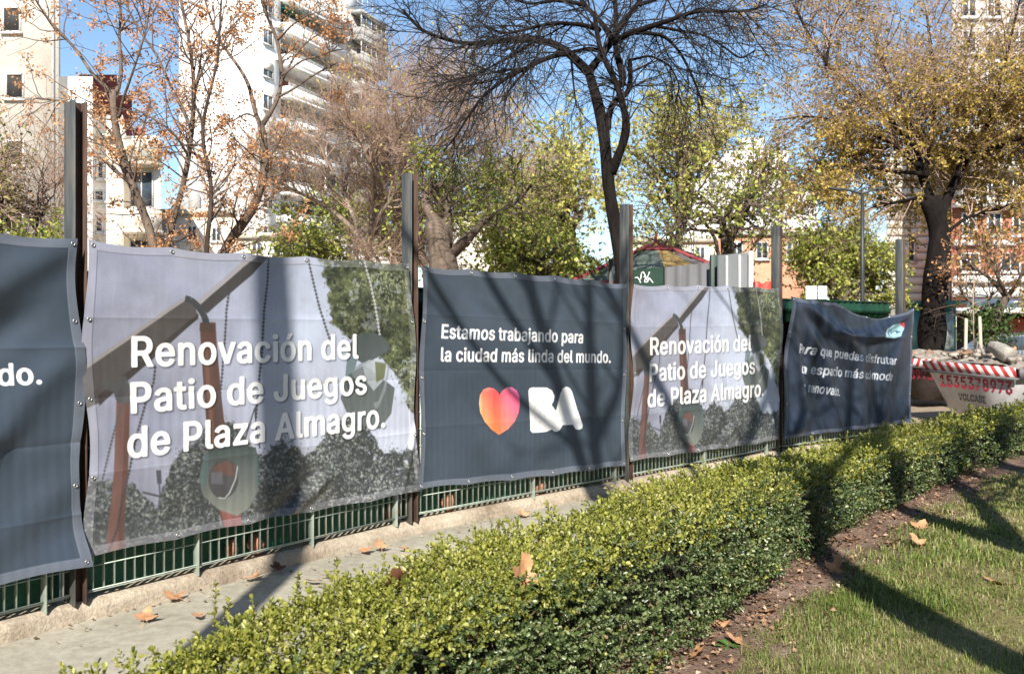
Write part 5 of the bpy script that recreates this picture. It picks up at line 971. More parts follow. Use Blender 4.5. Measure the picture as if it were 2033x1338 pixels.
# a few shoots the shears missed
r = np.random.default_rng(77)
for (x, y, Yd, hgt) in [(425, 1235, 2.93, 0.16), (440, 1225, 2.98, 0.10), (590, 1175, 3.4, 0.06), (668, 1150, 3.6, 0.06), (950, 1085, 4.1, 0.09), (990, 1068, 4.25, 0.07), (1190, 1000, 5.0, 0.05), (1615, 880, 7.4, 0.09), (1680, 872, 7.9, 0.07), (1560, 1010, 5.5, 0.12), (1550, 990, 5.5, 0.10)]:
    b0 = at(x, y, Yd); n = 9; b0[2] = HH - 0.03
    if x in (1560, 1550): b0[2] = 0.5
    dr = unit(np.array([r.normal(0, .12), r.normal(0, .12), 1.0])) if x not in (1560, 1550) else unit(np.array([0.9, -0.5, 0.35]))
    p = b0 + dr * (np.linspace(0, hgt, n))[:, None]; top_a.add(*leafy(p, np.tile(dr, (n, 1)), int(x), 2, np.full(n, hgt / n * 1.5), 0.019)); stem_a.tubes(np.array([b0, b0 + dr * hgt]), np.array([0.0016, 0.001]), 4)
# woody stems that show through at the foot
n = 40; s = s_a + (12 - s_a) * r.random(n); p0, nn = hedge_pt(s, 0.1 + 0.25 * r.random(n), np.zeros(n) + 0.02); p1, _ = hedge_pt(s + r.normal(0, 0.16, n), 0.12 + 0.2 * r.random(n), 0.22 + 0.2 * r.random(n))
stem_a.tubes(np.stack([p0, (p0 + p1) / 2 + r.normal(0, 0.015, (n, 3)), p1], 1), np.tile([0.006, 0.004, 0.002], (n, 1)), 5)
for fc, nn_, sd in (('top', 200, 431), ('lawn', 260, 432)):
    p, d, s = sprigs(nn_, s_a, 9.0, fc, sd); r = np.random.default_rng(sd); L_ = (0.035 + 0.05 * r.random(nn_))[:, None]; b0 = p - d * 0.03 + unit(d) * 0.02; d2_ = unit(d + r.normal(0, 0.35, (nn_, 3)))
    stem_a.tubes(np.stack([b0, b0 + d * L_ * 0.55, b0 + d * L_ * 0.5 + d2_ * L_ * 0.6], 1), np.tile([0.0022, 0.0016, 0.001], (nn_, 1)), 3, False)
top_a.build('young_foliage', M_box_top, hedge); side_a.build('old_foliage', M_box_side, hedge); tag(stem_a.build('branches', M_stem, hedge), kind='stuff')
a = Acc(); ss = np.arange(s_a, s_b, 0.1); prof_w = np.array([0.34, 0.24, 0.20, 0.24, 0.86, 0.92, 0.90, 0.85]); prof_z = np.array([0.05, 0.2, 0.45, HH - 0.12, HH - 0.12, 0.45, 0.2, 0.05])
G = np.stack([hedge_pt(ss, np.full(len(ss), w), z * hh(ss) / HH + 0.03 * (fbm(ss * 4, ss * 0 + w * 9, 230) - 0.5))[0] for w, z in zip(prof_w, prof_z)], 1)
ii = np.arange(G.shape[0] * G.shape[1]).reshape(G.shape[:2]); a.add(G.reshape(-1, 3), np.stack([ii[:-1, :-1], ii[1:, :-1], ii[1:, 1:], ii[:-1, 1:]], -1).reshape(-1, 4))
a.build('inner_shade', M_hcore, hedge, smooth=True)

# ------------------------------------------------------------------ grass of the lawn: stuff
M_grass = mat_leaf('grass_blade', [(0.0, (0.075, 0.115, 0.022)), (0.42, (0.155, 0.195, 0.042)), (0.58, (0.23, 0.25, 0.075)), (0.76, (0.38, 0.33, 0.16)), (1.0, (0.56, 0.48, 0.31))], 0.5, 0.3, 0.3, patch=0.45)
M_grass_green = mat_leaf('grass_blade_green', [(0.0, (0.07, 0.13, 0.02)), (0.6, (0.17, 0.26, 0.04)), (1.0, (0.30, 0.36, 0.09))], 0.45, 0.35, 0.35)
def grass(name, n, w0, w1, s0, s1, hgt, wid, mat, seed, clump=None, thr=0.0):
    r = np.random.default_rng(seed); fs = np.r_[0, np.cumsum(np.linalg.norm(np.diff(fineH, axis=0), axis=1))]
    s = s0 + (s1 - s0) * r.random(n); w = w0 + (w1 - w0) * r.random(n)
    f2 = np.stack([np.interp(s, fs, fineH[:, 0]), np.interp(s, fs, fineH[:, 1])], 1); n2 = np.stack([np.interp(s, fs, fineN[:, 0]), np.interp(s, fs, fineN[:, 1])], 1)
    P = f2 + n2 * w[:, None]; px = CX + F * P[:, 0] / np.maximum(P[:, 1], 0.1)
    edge = 0.25 + 0.22 * (fbm(s * 3.2, s * 0, 401, 5, 0.65) - 0.5) * 2
    dens = fbm(P[:, 0] * 2.2, P[:, 1] * 2.2, 403, 4)
    ok = (P[:, 1] > 3.2) & (px < 3300) & (w > edge + 0.03 * r.normal(size=n)) & (dens + 0.22 * r.normal(size=n) > thr)
    P = P[ok]; dens = dens[ok]; m = len(P); z = lawn_z(P[:, 0], P[:, 1]) - 0.008
    h = hgt * (0.5 + 0.9 * r.random(m)) * (0.6 + 0.8 * dens); dist = np.hypot(P[:, 0], P[:, 1]); wd = wid * np.clip(dist / 4.5, 0.8, 3.0)
    an = r.random(m) * 6.28; lean = 0.25 + 0.9 * r.random(m) ** 1.2; o = np.stack([np.cos(an), np.sin(an)], 1)
    B = np.concatenate([P, z[:, None]], 1); sd = np.stack([-o[:, 1], o[:, 0], 0 * an], 1)
    o3 = np.concatenate([o, 0 * an[:, None]], 1); up = np.array([0, 0, 1.0])
    mid = B + up * (h * 0.62)[:, None] + o3 * (h * lean * 0.35)[:, None]; tip = B + up * (h * (1.05 - 0.35 * lean))[:, None] + o3 * (h * lean)[:, None]
    V = np.stack([B - sd * (wd / 2)[:, None], B + sd * (wd / 2)[:, None], mid + sd * (wd * 0.42)[:, None], mid - sd * (wd * 0.42)[:, None], tip], 1).reshape(-1, 3)
    i = np.arange(m)[:, None] * 5
    return tag(mesh(name, V, [i + np.array([0, 1, 2, 3]), i + np.array([3, 2, 4])], mat), 'short green and straw coloured grass of the lawn', 'grass', kind='stuff')
grass('grass', 200000, 0.1, 4.6, 4.4, 9.0, 0.031, 0.0034, M_grass, 410, thr=0.34)
grass('grass', 110000, 0.1, 7.0, 8.5, 17.0, 0.042, 0.0045, M_grass, 411)
grass('grass', 42000, 0.16, 3.4, 4.4, 12.0, 0.062, 0.0036, M_grass_green, 412, thr=0.66)

# crumbs of dry leaf, bark and soil lying along the foot of the hedge: stuff
def litter():
    r = np.random.default_rng(440); n = 4200; fs = np.r_[0, np.cumsum(np.linalg.norm(np.diff(fineH, axis=0), axis=1))]
    s = 4.2 + 9.5 * r.random(n) ** 1.2; w = np.where(r.random(n) < 0.7, r.normal(0.08, 0.10, n), r.normal(0.3, 0.16, n))
    P = np.stack([np.interp(s, fs, fineH[:, 0] + fineN[:, 0] * 0), np.interp(s, fs, fineH[:, 1])], 1) + np.stack([np.interp(s, fs, fineN[:, 0]), np.interp(s, fs, fineN[:, 1])], 1) * w[:, None]
    z = 0.012 + soil_z(P[:, 0], P[:, 1], (w + 0.5) / 1.12) + 0.004
    c = np.c_[P, z]; d = unit(np.c_[r.normal(size=(n, 2)), 0.25 * np.abs(r.normal(size=n))]); u = unit(np.c_[0.5 * r.normal(size=(n, 2)), np.ones(n)]); L = 0.008 + 0.034 * r.random(n) ** 2.5
    V, Fc = leaf_faces(c, d, u, L, L * 0.7, 0.3); m = mat_leaf('leaf_crumb', [(0.0, (0.06, 0.035, 0.025)), (0.5, (0.26, 0.15, 0.09)), (0.85, (0.42, 0.28, 0.17)), (1.0, (0.52, 0.42, 0.30))], 0.9, 0.1, 0.1)
    tag(mesh('leaf_litter', V, [Fc], m), 'crumbs of dry leaves on the soil along the hedge foot', 'litter', kind='stuff')
litter()
def kerb_litter():
    r = np.random.default_rng(441); n = 620; s = r.random(n) * 10.5; K = resample(fence_poly(0.06), 0.02); i = np.clip((s / 0.02).astype(int), 0, len(K) - 2); nn_ = np.array([0.787, -0.618]); w = np.abs(r.normal(0, 0.10, n)) + np.where(r.random(n) < 0.25, 1.2 * r.random(n), 0)
    P = K[i] + nn_ * w[:, None]; z = 0.006 + 0.012 * (fbm(P[:, 0] * 1.3, P[:, 1] * 1.3, 5) - 0.5); c = np.c_[P, z + 0.003]; d = unit(np.c_[r.normal(size=(n, 2)), 0.15 * np.abs(r.normal(size=n))]); u = unit(np.c_[0.4 * r.normal(size=(n, 2)), np.ones(n)]); L = 0.006 + 0.024 * r.random(n) ** 3
    V, Fc = leaf_faces(c, d, u, L, L * 0.7, 0.25); tag(mesh('leaf_litter', V, [Fc], bpy.data.materials['leaf_crumb']), 'crumbs of dry leaf and grit along the kerb', 'litter', kind='stuff')
kerb_litter()

# ------------------------------------------------------------------ fallen plane leaves
M_dry = mat_noise('dry_plane_leaf', [(0.3, (0.30, 0.15, 0.075)), (0.55, (0.46, 0.25, 0.13)), (0.75, (0.58, 0.36, 0.20))], 16, 0.75, 0.3, 0.003, 60, spec=0.2)
M_dark_leaf = mat_noise('dead_brown_leaf', [(0.3, (0.075, 0.03, 0.018)), (0.7, (0.17, 0.075, 0.04))], 16, 0.7, 0.3, 0.003, 60, spec=0.2)
def plane_leaf_mesh(seed, curl, mat):
    r = np.random.default_rng(seed)
    an = np.radians([-90, -62, -35, -18, 8, 26, 46, 66, 90, 114, 134, 154, 172, 198, 215, 242]); ra = np.array([0.16, 0.42, 0.36, 0.62, 0.95, 0.62, 0.52, 0.78, 1.05, 0.78, 0.52, 0.62, 0.95, 0.62, 0.36, 0.42]) * (1 + 0.10 * r.normal(size=16))
    # teeth between the lobes
    a2 = np.repeat(an, 2); r2 = np.repeat(ra, 2); a2[1::2] = (an + np.roll(np.unwrap(np.r_[an, an[0] + 2 * math.pi])[1:], 0)) / 2; r2[1::2] = 0.5 * (ra + np.roll(ra, -1)) * 0.93
    rings = [0.0, 0.35, 0.7, 1.0]; V = [[0, 0, 0]]; m = len(a2)
    for q in rings[1:]:
        for t, R in zip(a2, r2): V.append([math.cos(t) * R * q, math.sin(t) * R * q, 0])
    V = np.array(V); x, y = V[:, 0].copy(), V[:, 1].copy()
    V[:, 2] = curl * (0.35 * x ** 2 + 0.30 * y ** 2) + curl * 0.3 * (fbm(x * 2.2 + seed, y * 2.2, seed, 3) - 0.5) - 0.06 * np.abs(np.sin(2.5 * np.arctan2(y, x))) * np.hypot(x, y)
    Fs = [[[0, 1 + j, 1 + (j + 1) % m] for j in range(m)]]
    q4 = []
    for k in range(2):
        for j in range(m): q4.append([1 + k * m + j, 1 + (k + 1) * m + j, 1 + (k + 1) * m + (j + 1) % m, 1 + k * m + (j + 1) % m])
    a = Acc(); a.add(V, Fs[0], q4); a.tubes(np.array([[0, 0, 0.0], [0.02, -0.6, 0.05], [0.1, -1.05, 0.02]]), np.array([0.025, 0.02, 0.02]), 5)
    return a.build('fallen_leaf', mat, None, True, loc=(0, 0, 0))
LEAF_SRC = [plane_leaf_mesh(1, 0.9, M_dry), plane_leaf_mesh(2, 0.5, M_dry), plane_leaf_mesh(3, 1.3, M_dry), plane_leaf_mesh(4, 1.2, M_dark_leaf)]
_used = set()
def fallen(kind, x, y, z, R, rx, rz, label, group):
    """a leaf seen at photo pixel (x, y), lying at height z"""
    src = LEAF_SRC[kind]; o = src if kind not in _used else src.copy()
    if kind in _used: COL.objects.link(o)
    _used.add(kind)
    Yd = (CZ - z) * F / (y - HY); p = at(x, y, Yd)
    o.location = p; o.scale = (R, R, R); o.rotation_euler = (math.radians(rx), math.radians(rx * 0.4), math.radians(rz))
    tag(o, label, 'leaf', group)
gp, gs, gl, gh = 'fallen leaves on the path', 'fallen leaves on the soil bed', 'fallen leaves on the lawn', 'fallen leaves caught in the hedge'
fallen(2, 1040, 1146, 0.70, 0.088, 62, 35, 'big tan plane leaf standing upright on top of the hedge', gh)
fallen(2, 1005, 1182, 0.66, 0.04, 30, 120, 'small curled tan leaf just below the big leaf on the hedge', gh)
fallen(3, 790, 1158, 0.68, 0.085, 55, 200, 'dark brown arched leaf lying on the hedge left of the big tan leaf', gh)
fallen(1, 348, 1185, 0.03, 0.085, 12, 70, 'rust coloured leaf on the path against the kerb, below the big banner', gp)
fallen(0, 288, 1226, 0.03, 0.075, 18, 10, 'leaf on the path nearest the left, beside the hedge tip', gp)
fallen(0, 500, 1145, 0.03, 0.08, 8, 250, 'brown leaf on the kerb edge where the trunk shadow crosses', gp)
fallen(3, 552, 1128, 0.04, 0.07, 25, 40, 'dark leaf just right of the trunk shadow at the kerb', gp)
fallen(1, 626, 1152, 0.03, 0.075, 14, 160, 'orange brown leaf in the middle of the path', gp)
fallen(1, 722, 1092, 0.03, 0.075, 10, 300, 'leaf on the path halfway along, left of a second brown leaf', gp)
fallen(0, 755, 1085, 0.04, 0.07, 20, 20, 'brown leaf touching the kerb below the grey post', gp)
fallen(1, 806, 1088, 0.03, 0.06, 8, 110, 'small pale leaf on the path beyond the kerb leaf', gp)
fallen(0, 648, 1141, 0.03, 0.05, 12, 210, 'tiny leaf close above the orange leaf on the path', gp)
fallen(1, 396, 1221, 0.03, 0.05, 8, 90, 'small reddish leaf by the tall hedge shoot', gp)
fallen(2, 1040, 1022, 0.03, 0.07, 12, 33, 'leaf lying on the path close to the hedge top, under the heart banner', gp)
fallen(0, 1410, 1245, 0.05, 0.12, 12, 15, 'largest tan leaf on the soil, facing up beside a green weed', gs)
fallen(1, 1432, 1230, 0.06, 0.09, 26, 80, 'pale leaf overlapping the largest leaf on the soil', gs)
fallen(2, 1310, 1305, 0.05, 0.13, 14, 140, 'broad curled leaf at the bottom edge of the soil bed', gs)
fallen(0, 1378, 1298, 0.06, 0.08, 30, 240, 'orange leaf at the grass edge near the bottom', gs)
fallen(1, 1465, 1272, 0.07, 0.07, 24, 60, 'leaf behind the green weed on the grass edge', gs)
fallen(0, 1525, 1212, 0.06, 0.07, 10, 190, 'single leaf on soil just before the tree shadow', gs)
fallen(2, 1655, 1130, 0.08, 0.085, 35, 300, 'upright orange leaf in soil just past the tree shadow', gs)
fallen(1, 1672, 1112, 0.07, 0.085, 12, 30, 'flat leaf on soil behind the upright orange leaf', gs)
fallen(0, 1690, 1073, 0.06, 0.07, 14, 100, 'leaf on soil tucked under the middle of the hedge', gs)
fallen(1, 1771, 1075, 0.08, 0.10, 20, 200, 'bright tan leaf on the soil edge, left of a rust coloured one', gs)
fallen(2, 1822, 1076, 0.08, 0.08, 25, 20, 'rust coloured leaf on the grass edge', gs)
fallen(0, 1825, 1045, 0.07, 0.09, 16, 310, 'pale leaf on soil at the sunlit gap of the hedge foot', gs)
fallen(1, 1915, 1056, 0.035, 0.09, 10, 70, 'greyish leaf lying in shade on the far lawn', gl)
fallen(0, 1990, 1158, 0.04, 0.11, 5, 130, 'big grey brown leaf lying on the lawn at the right edge', gl)
for k, sobj in enumerate(LEAF_SRC): pass
# the little green weed at the edge of the soil
r = np.random.default_rng(5); Yd = (CZ - 0.05) * F / (1283 - HY); c = at(1447, 1283, Yd); n = 11; an = np.arange(n) * 2.4
D = unit(np.stack([np.cos(an), np.sin(an), 0.35 + 0.4 * r.random(n)], 1)); a = Acc()
for k in range(n):
    Lh = 0.06 + 0.03 * r.random(); P = c + D[k] * np.linspace(0, Lh, 5)[:, None] - np.array([0, 0, 1]) * (np.linspace(0, 1, 5) ** 2 * 0.02)[:, None]; s_ = unit(np.cross(D[k], [0, 0, 1])); w_ = np.array([0.003, 0.007, 0.010, 0.008, 0.001])[:, None]
    a.add(np.stack([P - s_ * w_, P + s_ * w_], 1).reshape(-1, 3), [[2 * j, 2 * j + 1, 2 * j + 3, 2 * j + 2] for j in range(4)])
tag(a.build('weed', mat_leaf('weed_leaf', [(0, (0.06, 0.16, 0.03)), (1, (0.13, 0.27, 0.05))], 0.5, 0.3)), 'small bright green weed rosette at the edge of the soil and grass', 'plant')

# ------------------------------------------------------------------ trees
def bark(name, c, bump=0.8):
    c = np.array(c); return mat_noise(name, [(0.3, tuple(c * 0.55)), (0.55, tuple(c)), (0.78, tuple(np.minimum(c * 1.7, .9)))], 9, 0.95, bump, 0.03, 22, (1, 1, 0.35), spec=0.1, fine=0.4)
M_bark_dark = bark('dark_bark', (0.016, 0.013, 0.012)); M_bark_grey = bark('grey_brown_bark', (0.15, 0.115, 0.09)); M_bark_pale = bark('pale_bark', (0.26, 0.21, 0.16)); M_bark_brown = bark('brown_bark', (0.075, 0.055, 0.045))  # dark bark lowered further, putting the golden tree's crown shade into its colour
M_tw_dark = mat_plain('dark_twig', (0.024, 0.020, 0.019), 0.9); M_tw_red = mat_plain('reddish_twig', (0.38, 0.265, 0.20), 0.9); M_tw_brown = mat_plain('brown_twig', (0.14, 0.10, 0.08), 0.9); M_tw_pale = mat_plain('pale_twig', (0.33, 0.25, 0.18), 0.9)
def limb(pts, w0, w1, Y, drift=0.0, seed=0, Y1=None, K=14):
    """a limb through photo pixels at distance Y (to Y1), widths in photo pixels"""
    pts = np.asarray(pts, float); d = np.r_[0, np.cumsum(np.hypot(*np.diff(pts, axis=0).T))]; t = np.linspace(0, d[-1], K)
    x = np.interp(t, d, pts[:, 0]); y = np.interp(t, d, pts[:, 1]); r = np.random.default_rng(seed)
    if K > 6:
        x[1:-1] = (x[:-2] + 2 * x[1:-1] + x[2:]) / 4; y[1:-1] = (y[:-2] + 2 * y[1:-1] + y[2:]) / 4
    u = t / d[-1]; Yv = Y + ((Y1 if Y1 is not None else Y) - Y) * u + drift * np.sin(u * 2.2) * r.choice([-1, 1])
    P = np.stack([(x - CX) / F * Yv, Yv, CZ - (y - HY) / F * Yv], 1)
    return P, (w0 + (w1 - w0) * u ** 0.8) / 2 / F * Yv
def grow(P, R, N, t0, t1, ang, L, up=0.0, wob=0.12, K=6, r0=None, r1=0.003, seed=0, rk=0.6, flat=0.0, back=0.0, lpow=0.4):
    """N shoots off the polylines P; returns their polylines and radii"""
    r = np.random.default_rng(seed); B, K0, _ = P.shape
    ln = np.linalg.norm(np.diff(P, axis=1), axis=2).sum(1) + 1e-6
    b = r.choice(B, N, p=ln / ln.sum()); t = t0 + (t1 - t0) * r.random(N); f = t * (K0 - 1); i = np.minimum(f.astype(int), K0 - 2); fr = (f - i)[:, None]
    p = P[b, i] * (1 - fr) + P[b, i + 1] * fr; tg = unit(P[b, i + 1] - P[b, i]); pr = R[b, i] * (1 - fr[:, 0]) + R[b, i + 1] * fr[:, 0]
    rv = r.normal(size=(N, 3)); pp = unit(np.cross(tg, rv)); pp[:, 2] *= (1 - flat); pp[:, 1] *= (1 - back); pp = unit(pp)
    a = np.radians(ang) * (0.6 + 0.8 * r.random(N))[:, None]; d = unit(tg * np.cos(a) + pp * np.sin(a))
    LL = L * (0.45 + 0.9 * r.random(N)) * (1 - lpow * t); st = (LL / (K - 1))[:, None]
    out = [p]; bend = r.normal(0, wob, (N, 3))
    for k in range(K - 1):
        d = unit(d + np.array([0, 0, up / K]) + bend / K * 2 + r.normal(0, wob, (N, 3))); out.append(out[-1] + d * st)
    Q = np.stack(out, 1); ra = np.minimum(pr * rk, r0 if r0 else 9); u = np.linspace(0, 1, K)[None]
    return Q, ra[:, None] * (1 - u) + np.minimum(r1, ra)[:, None] * u
def pick(P, n, t0, seed, spread=0.0):
    r = np.random.default_rng(seed); B, K, _ = P.shape; b = r.integers(0, B, n); f = (t0 + (1 - t0) * r.random(n)) * (K - 1); i = np.minimum(f.astype(int), K - 2); fr = (f - i)[:, None]
    return P[b, i] * (1 - fr) + P[b, i + 1] * fr + r.normal(0, spread, (n, 3)) if spread else P[b, i] * (1 - fr) + P[b, i + 1] * fr
def leaves_at(p, size, seed, hang=0.3, asp=0.6, var=0.4):
    r = np.random.default_rng(seed); n = len(p); d = unit(r.normal(size=(n, 3)) - np.array([0, 0, hang])); u = unit(r.normal(size=(n, 3)) + np.array([0, 0, 0.6]))
    s = size * (1 - var + 2 * var * r.random(n)); return leaf_faces(p, d, u, s, s * asp, 0.12)
def clusters(p, k, spread, size, seed, hang=0.5):
    r = np.random.default_rng(seed); q = np.repeat(p, k, 0) + r.normal(0, spread, (len(p) * k, 3)); return leaves_at(q, size, seed + 1, hang)
def tree(name, label, group, base, limbs, mat_trunk, S=9, rough=0.06):
    """limbs: list of (polyline, radii); the knobbly wood becomes the trunk part"""
    root = thing(name, label, 'tree', base, group); a = Acc(); r = np.random.default_rng(int(abs(base[0]) * 100) + 3)
    for P, R in limbs:
        k = 30; t = np.linspace(0, 1, len(P)); tt = np.linspace(0, 1, k); Q = np.stack([np.interp(tt, t, P[:, j]) for j in range(3)], 1); Q[1:-1] = (Q[:-2] + 2 * Q[1:-1] + Q[2:]) / 4
        RR = np.interp(tt, t, R) * (1 + rough * 2 * (fbm(tt * 9 + r.random() * 50, tt * 0, 501) - 0.5) * 2)
        a.tubes(Q, RR, S if R[0] > 0.03 else 6)
    a.build('trunk', mat_trunk, root, smooth=True); return root
def stack(limbs, skip=0): return np.stack([l[0] for l in limbs[skip:]]), np.stack([l[1] for l in limbs[skip:]])
def twigs(root, sets, mat, S=3, name='branches'):
    a = Acc()
    for P, R in sets: a.tubes(P, R, S, False)
    return a.build(name, mat, root)
def gy(Y): return HY + CZ * F / Y      # pixel row where the ground is at distance Y

# --- orange-clustered trees on the left (three of them)
M_orange = mat_leaf('dry_orange_cluster', [(0.0, (0.38, 0.18, 0.08)), (0.5, (0.64, 0.34, 0.16)), (1.0, (0.80, 0.50, 0.28))], 0.7, 0.4, 0.2)
def cut_px(s, xmax):
    k = (CX + F * s[0][:, :, 0] / s[0][:, :, 1]).max(1) < xmax; return s[0][k], s[1][k]
def orange_tree(label, Y, limbs, n1, n2, ncl, seed, hang=True, bk=M_bark_grey, t0=0.35, xmax=9999):
    root = tree('seed_tree', label, 'trees with dry orange clusters behind the big banner', (limbs[0][0][0][0], Y, 0), limbs, bk)
    P, R = stack(limbs); s1 = cut_px(grow(P, R, n1, t0, 1.0, 48, 1.25, 0.25, 0.13, 8, 0.016, 0.004, seed, lpow=0.25), xmax); s2 = grow(*s1, n2, 0.2, 1.0, 50, 0.5, 0.05, 0.16, 6, 0.006, 0.0022, seed + 1); s2 = cut_px(s2, xmax)
    twigs(root, [s1, s2], M_tw_brown)
    c = np.concatenate([pick(s2[0], int(ncl * 0.7), 0.6, seed + 2), pick(s1[0], int(ncl * 0.3), 0.6, seed + 3)])
    Acc().add(*clusters(c, 15, 0.046, 0.046, seed + 4, 0.7)).build('seed_clusters', M_orange, root); return root
Y = 13.0
A = [limb([(312, gy(Y)), (311, 560), (306, 470), (283, 420), (270, 385), (258, 360), (246, 325), (236, 290), (228, 260), (223, 225), (226, 195), (224, 180)], 27, 13, Y, 0, 1, K=18),
     limb([(258, 360), (240, 350), (215, 322), (195, 312), (160, 300), (120, 290)], 9, 3, Y, 0.5, 2, K=18), limb([(236, 290), (215, 255), (190, 232), (160, 212), (120, 200), (70, 195)], 7, 3, Y, 0.8, 3, K=18),
     limb([(224, 185), (205, 170), (180, 145), (160, 110), (130, 75), (105, 50), (75, 10), (50, -40)], 8, 3, Y, 0.6, 4, K=18), limb([(226, 192), (240, 165), (240, 120), (236, 75), (240, 30), (235, -40)], 9, 3, Y, 0.7, 5, K=18),
     limb([(237, 235), (243, 200), (258, 160), (275, 110), (290, 60), (300, 0)], 7, 3, Y, 0.5, 6, K=18), limb([(255, 340), (262, 300), (290, 240), (300, 200)], 5, 2, Y, 0.5, 16, K=18)]
B = [limb([(322, gy(Y)), (322, 540), (328, 470), (340, 440), (358, 410), (366, 370), (372, 330), (378, 295), (380, 258), (385, 220), (390, 180), (386, 140), (376, 100), (372, 50), (358, 0), (350, -40)], 20, 5, Y, 0.4, 7, K=18),
     limb([(380, 258), (365, 220), (345, 185), (325, 140), (310, 105), (285, 75), (265, 40), (245, 0)], 8, 3, Y, 0.6, 8, K=18), limb([(374, 310), (350, 270), (320, 245), (285, 225), (265, 215)], 6, 3, Y, 0.5, 9, K=18), limb([(388, 170), (410, 120), (430, 75), (445, 20)], 6, 2, Y, 0.4, 10, K=18)]
orange_tree('two stemmed tree with sparse orange clusters just right of the tall left post', Y, A + B, 140, 460, 700, 601)
C = [limb([(408, gy(Y)), (408, 560), (410, 470), (412, 432), (425, 395), (433, 368), (426, 345), (410, 325), (396, 303), (392, 270), (398, 235), (414, 200), (425, 150), (442, 100), (432, 50), (440, -10)], 15, 4, Y, 0, 11, K=18), limb([(410, 325), (395, 312), (378, 300), (370, 290)], 7, 4, Y, 0.3, 12, K=18), limb([(398, 235), (385, 200), (395, 160), (400, 110)], 4, 2, Y, 0.4, 13, K=18)]
orange_tree('thin dark crooked tree standing in front of the blank white tower wall', Y, C, 38, 120, 150, 611, bk=M_bark_brown)
Yd = 14.0
D = [limb([(425, gy(Yd)), (428, 560), (440, 492), (462, 468), (490, 437), (510, 405), (522, 370), (528, 320), (526, 285), (518, 250)], 28, 15, Yd, 0, 14, K=18), limb([(518, 252), (502, 215), (498, 175), (485, 150), (465, 120), (440, 90), (425, 55), (408, 10), (400, -40)], 10, 3, Yd, 0.5, 15, K=18),
     limb([(518, 252), (540, 220), (555, 190), (560, 155), (556, 115), (550, 75), (535, 45), (520, 10), (510, -40)], 11, 4, Yd, 0.4, 16, K=18), limb([(555, 192), (585, 176), (610, 157), (640, 140), (670, 125)], 6, 3, Yd, 0.5, 17, K=18), limb([(556, 170), (575, 130), (592, 100), (620, 75), (660, 55), (700, 60)], 6, 2, Yd, 0.6, 18, K=18),
     limb([(512, 235), (490, 225), (462, 240), (440, 245)], 5, 2, Yd, 0.5, 19, K=18), limb([(560, 150), (600, 120), (640, 110), (665, 100), (685, 98)], 6, 2, Yd, 0.5, 20, K=18), limb([(552, 80), (580, 50), (610, 30), (650, 20)], 5, 2, Yd, 0.5, 24, K=18)]
orange_tree('leaning forked tree with the thickest orange clusters, in front of the tower balconies', Yd, D, 100, 400, 560, 621, t0=0.42, xmax=705)

# --- pinkish brown bare tree in the middle left
Yp = 18.0
P_ = [limb([(732, gy(Yp)), (730, 560), (732, 470), (742, 420), (750, 389), (763, 342), (760, 310), (765, 270)], 30, 9, Yp, 0, 31), limb([(726, 500), (722, 474), (690, 445), (655, 413), (613, 392), (566, 369), (530, 350)], 14, 4, Yp, 0.9, 32), limb([(728, 490), (710, 450), (687, 392), (664, 350), (640, 300), (629, 264)], 13, 4, Yp, 0.8, 33), limb([(735, 480), (752, 430), (790, 380), (800, 330), (803, 295), (793, 262)], 12, 5, Yp, 1.0, 34),
      limb([(745, 400), (740, 340), (720, 290), (700, 250)], 10, 4, Yp, 1.0, 35), limb([(732, 505), (770, 500), (810, 505), (850, 520)], 8, 3, Yp, 0.6, 36), limb([(760, 330), (780, 290), (810, 250), (830, 210)], 8, 3, Yp, 1.0, 37), limb([(795, 350), (830, 320), (870, 290), (905, 260)], 8, 3, Yp, 1.0, 38), limb([(664, 350), (640, 330), (600, 320), (570, 300)], 6, 3, Yp, 1.0, 39)]
root = tree('twiggy_tree', 'bare tree with a dense haze of pinkish brown twigs, left of the second post', None, (P_[0][0][0][0], Yp, 0), P_, M_bark_pale)
P, R = stack(P_); s1 = grow(P, R, 260, 0.3, 1.0, 44, 1.05, 0.5, 0.10, 7, 0.02, 0.006, 641, lpow=0.2); s2 = grow(*s1, 1700, 0.2, 1.0, 36, 0.75, 0.4, 0.10, 6, 0.008, 0.004, 642); s3 = grow(*s2, 9500, 0.25, 1.0, 38, 0.42, 0.2, 0.13, 5, 0.004, 0.0026, 643)
twigs(root, [s1, s2, s3], M_tw_red)
M_yel = mat_leaf('yellow_green_leaf', [(0.0, (0.26, 0.29, 0.06)), (0.5, (0.52, 0.51, 0.13)), (1.0, (0.72, 0.65, 0.22))], 0.6, 0.4, 0.2)
M_grn = mat_leaf('mid_green_leaf', [(0.0, (0.10, 0.15, 0.028)), (0.45, (0.27, 0.32, 0.06)), (0.8, (0.46, 0.48, 0.11)), (1.0, (0.62, 0.57, 0.18))], 0.5, 0.35, 0.3)
M_olive = mat_leaf('olive_leaf', [(0.0, (0.10, 0.11, 0.03)), (0.6, (0.26, 0.25, 0.08)), (1.0, (0.44, 0.38, 0.16))], 0.6, 0.3, 0.2)
Acc().add(*leaves_at(pick(s3[0], 900, 0.5, 644), 0.07, 645)).build('last_leaves', M_yel, root)
sel = s2[0][s2[0][:, -1, 2] > 5.6]
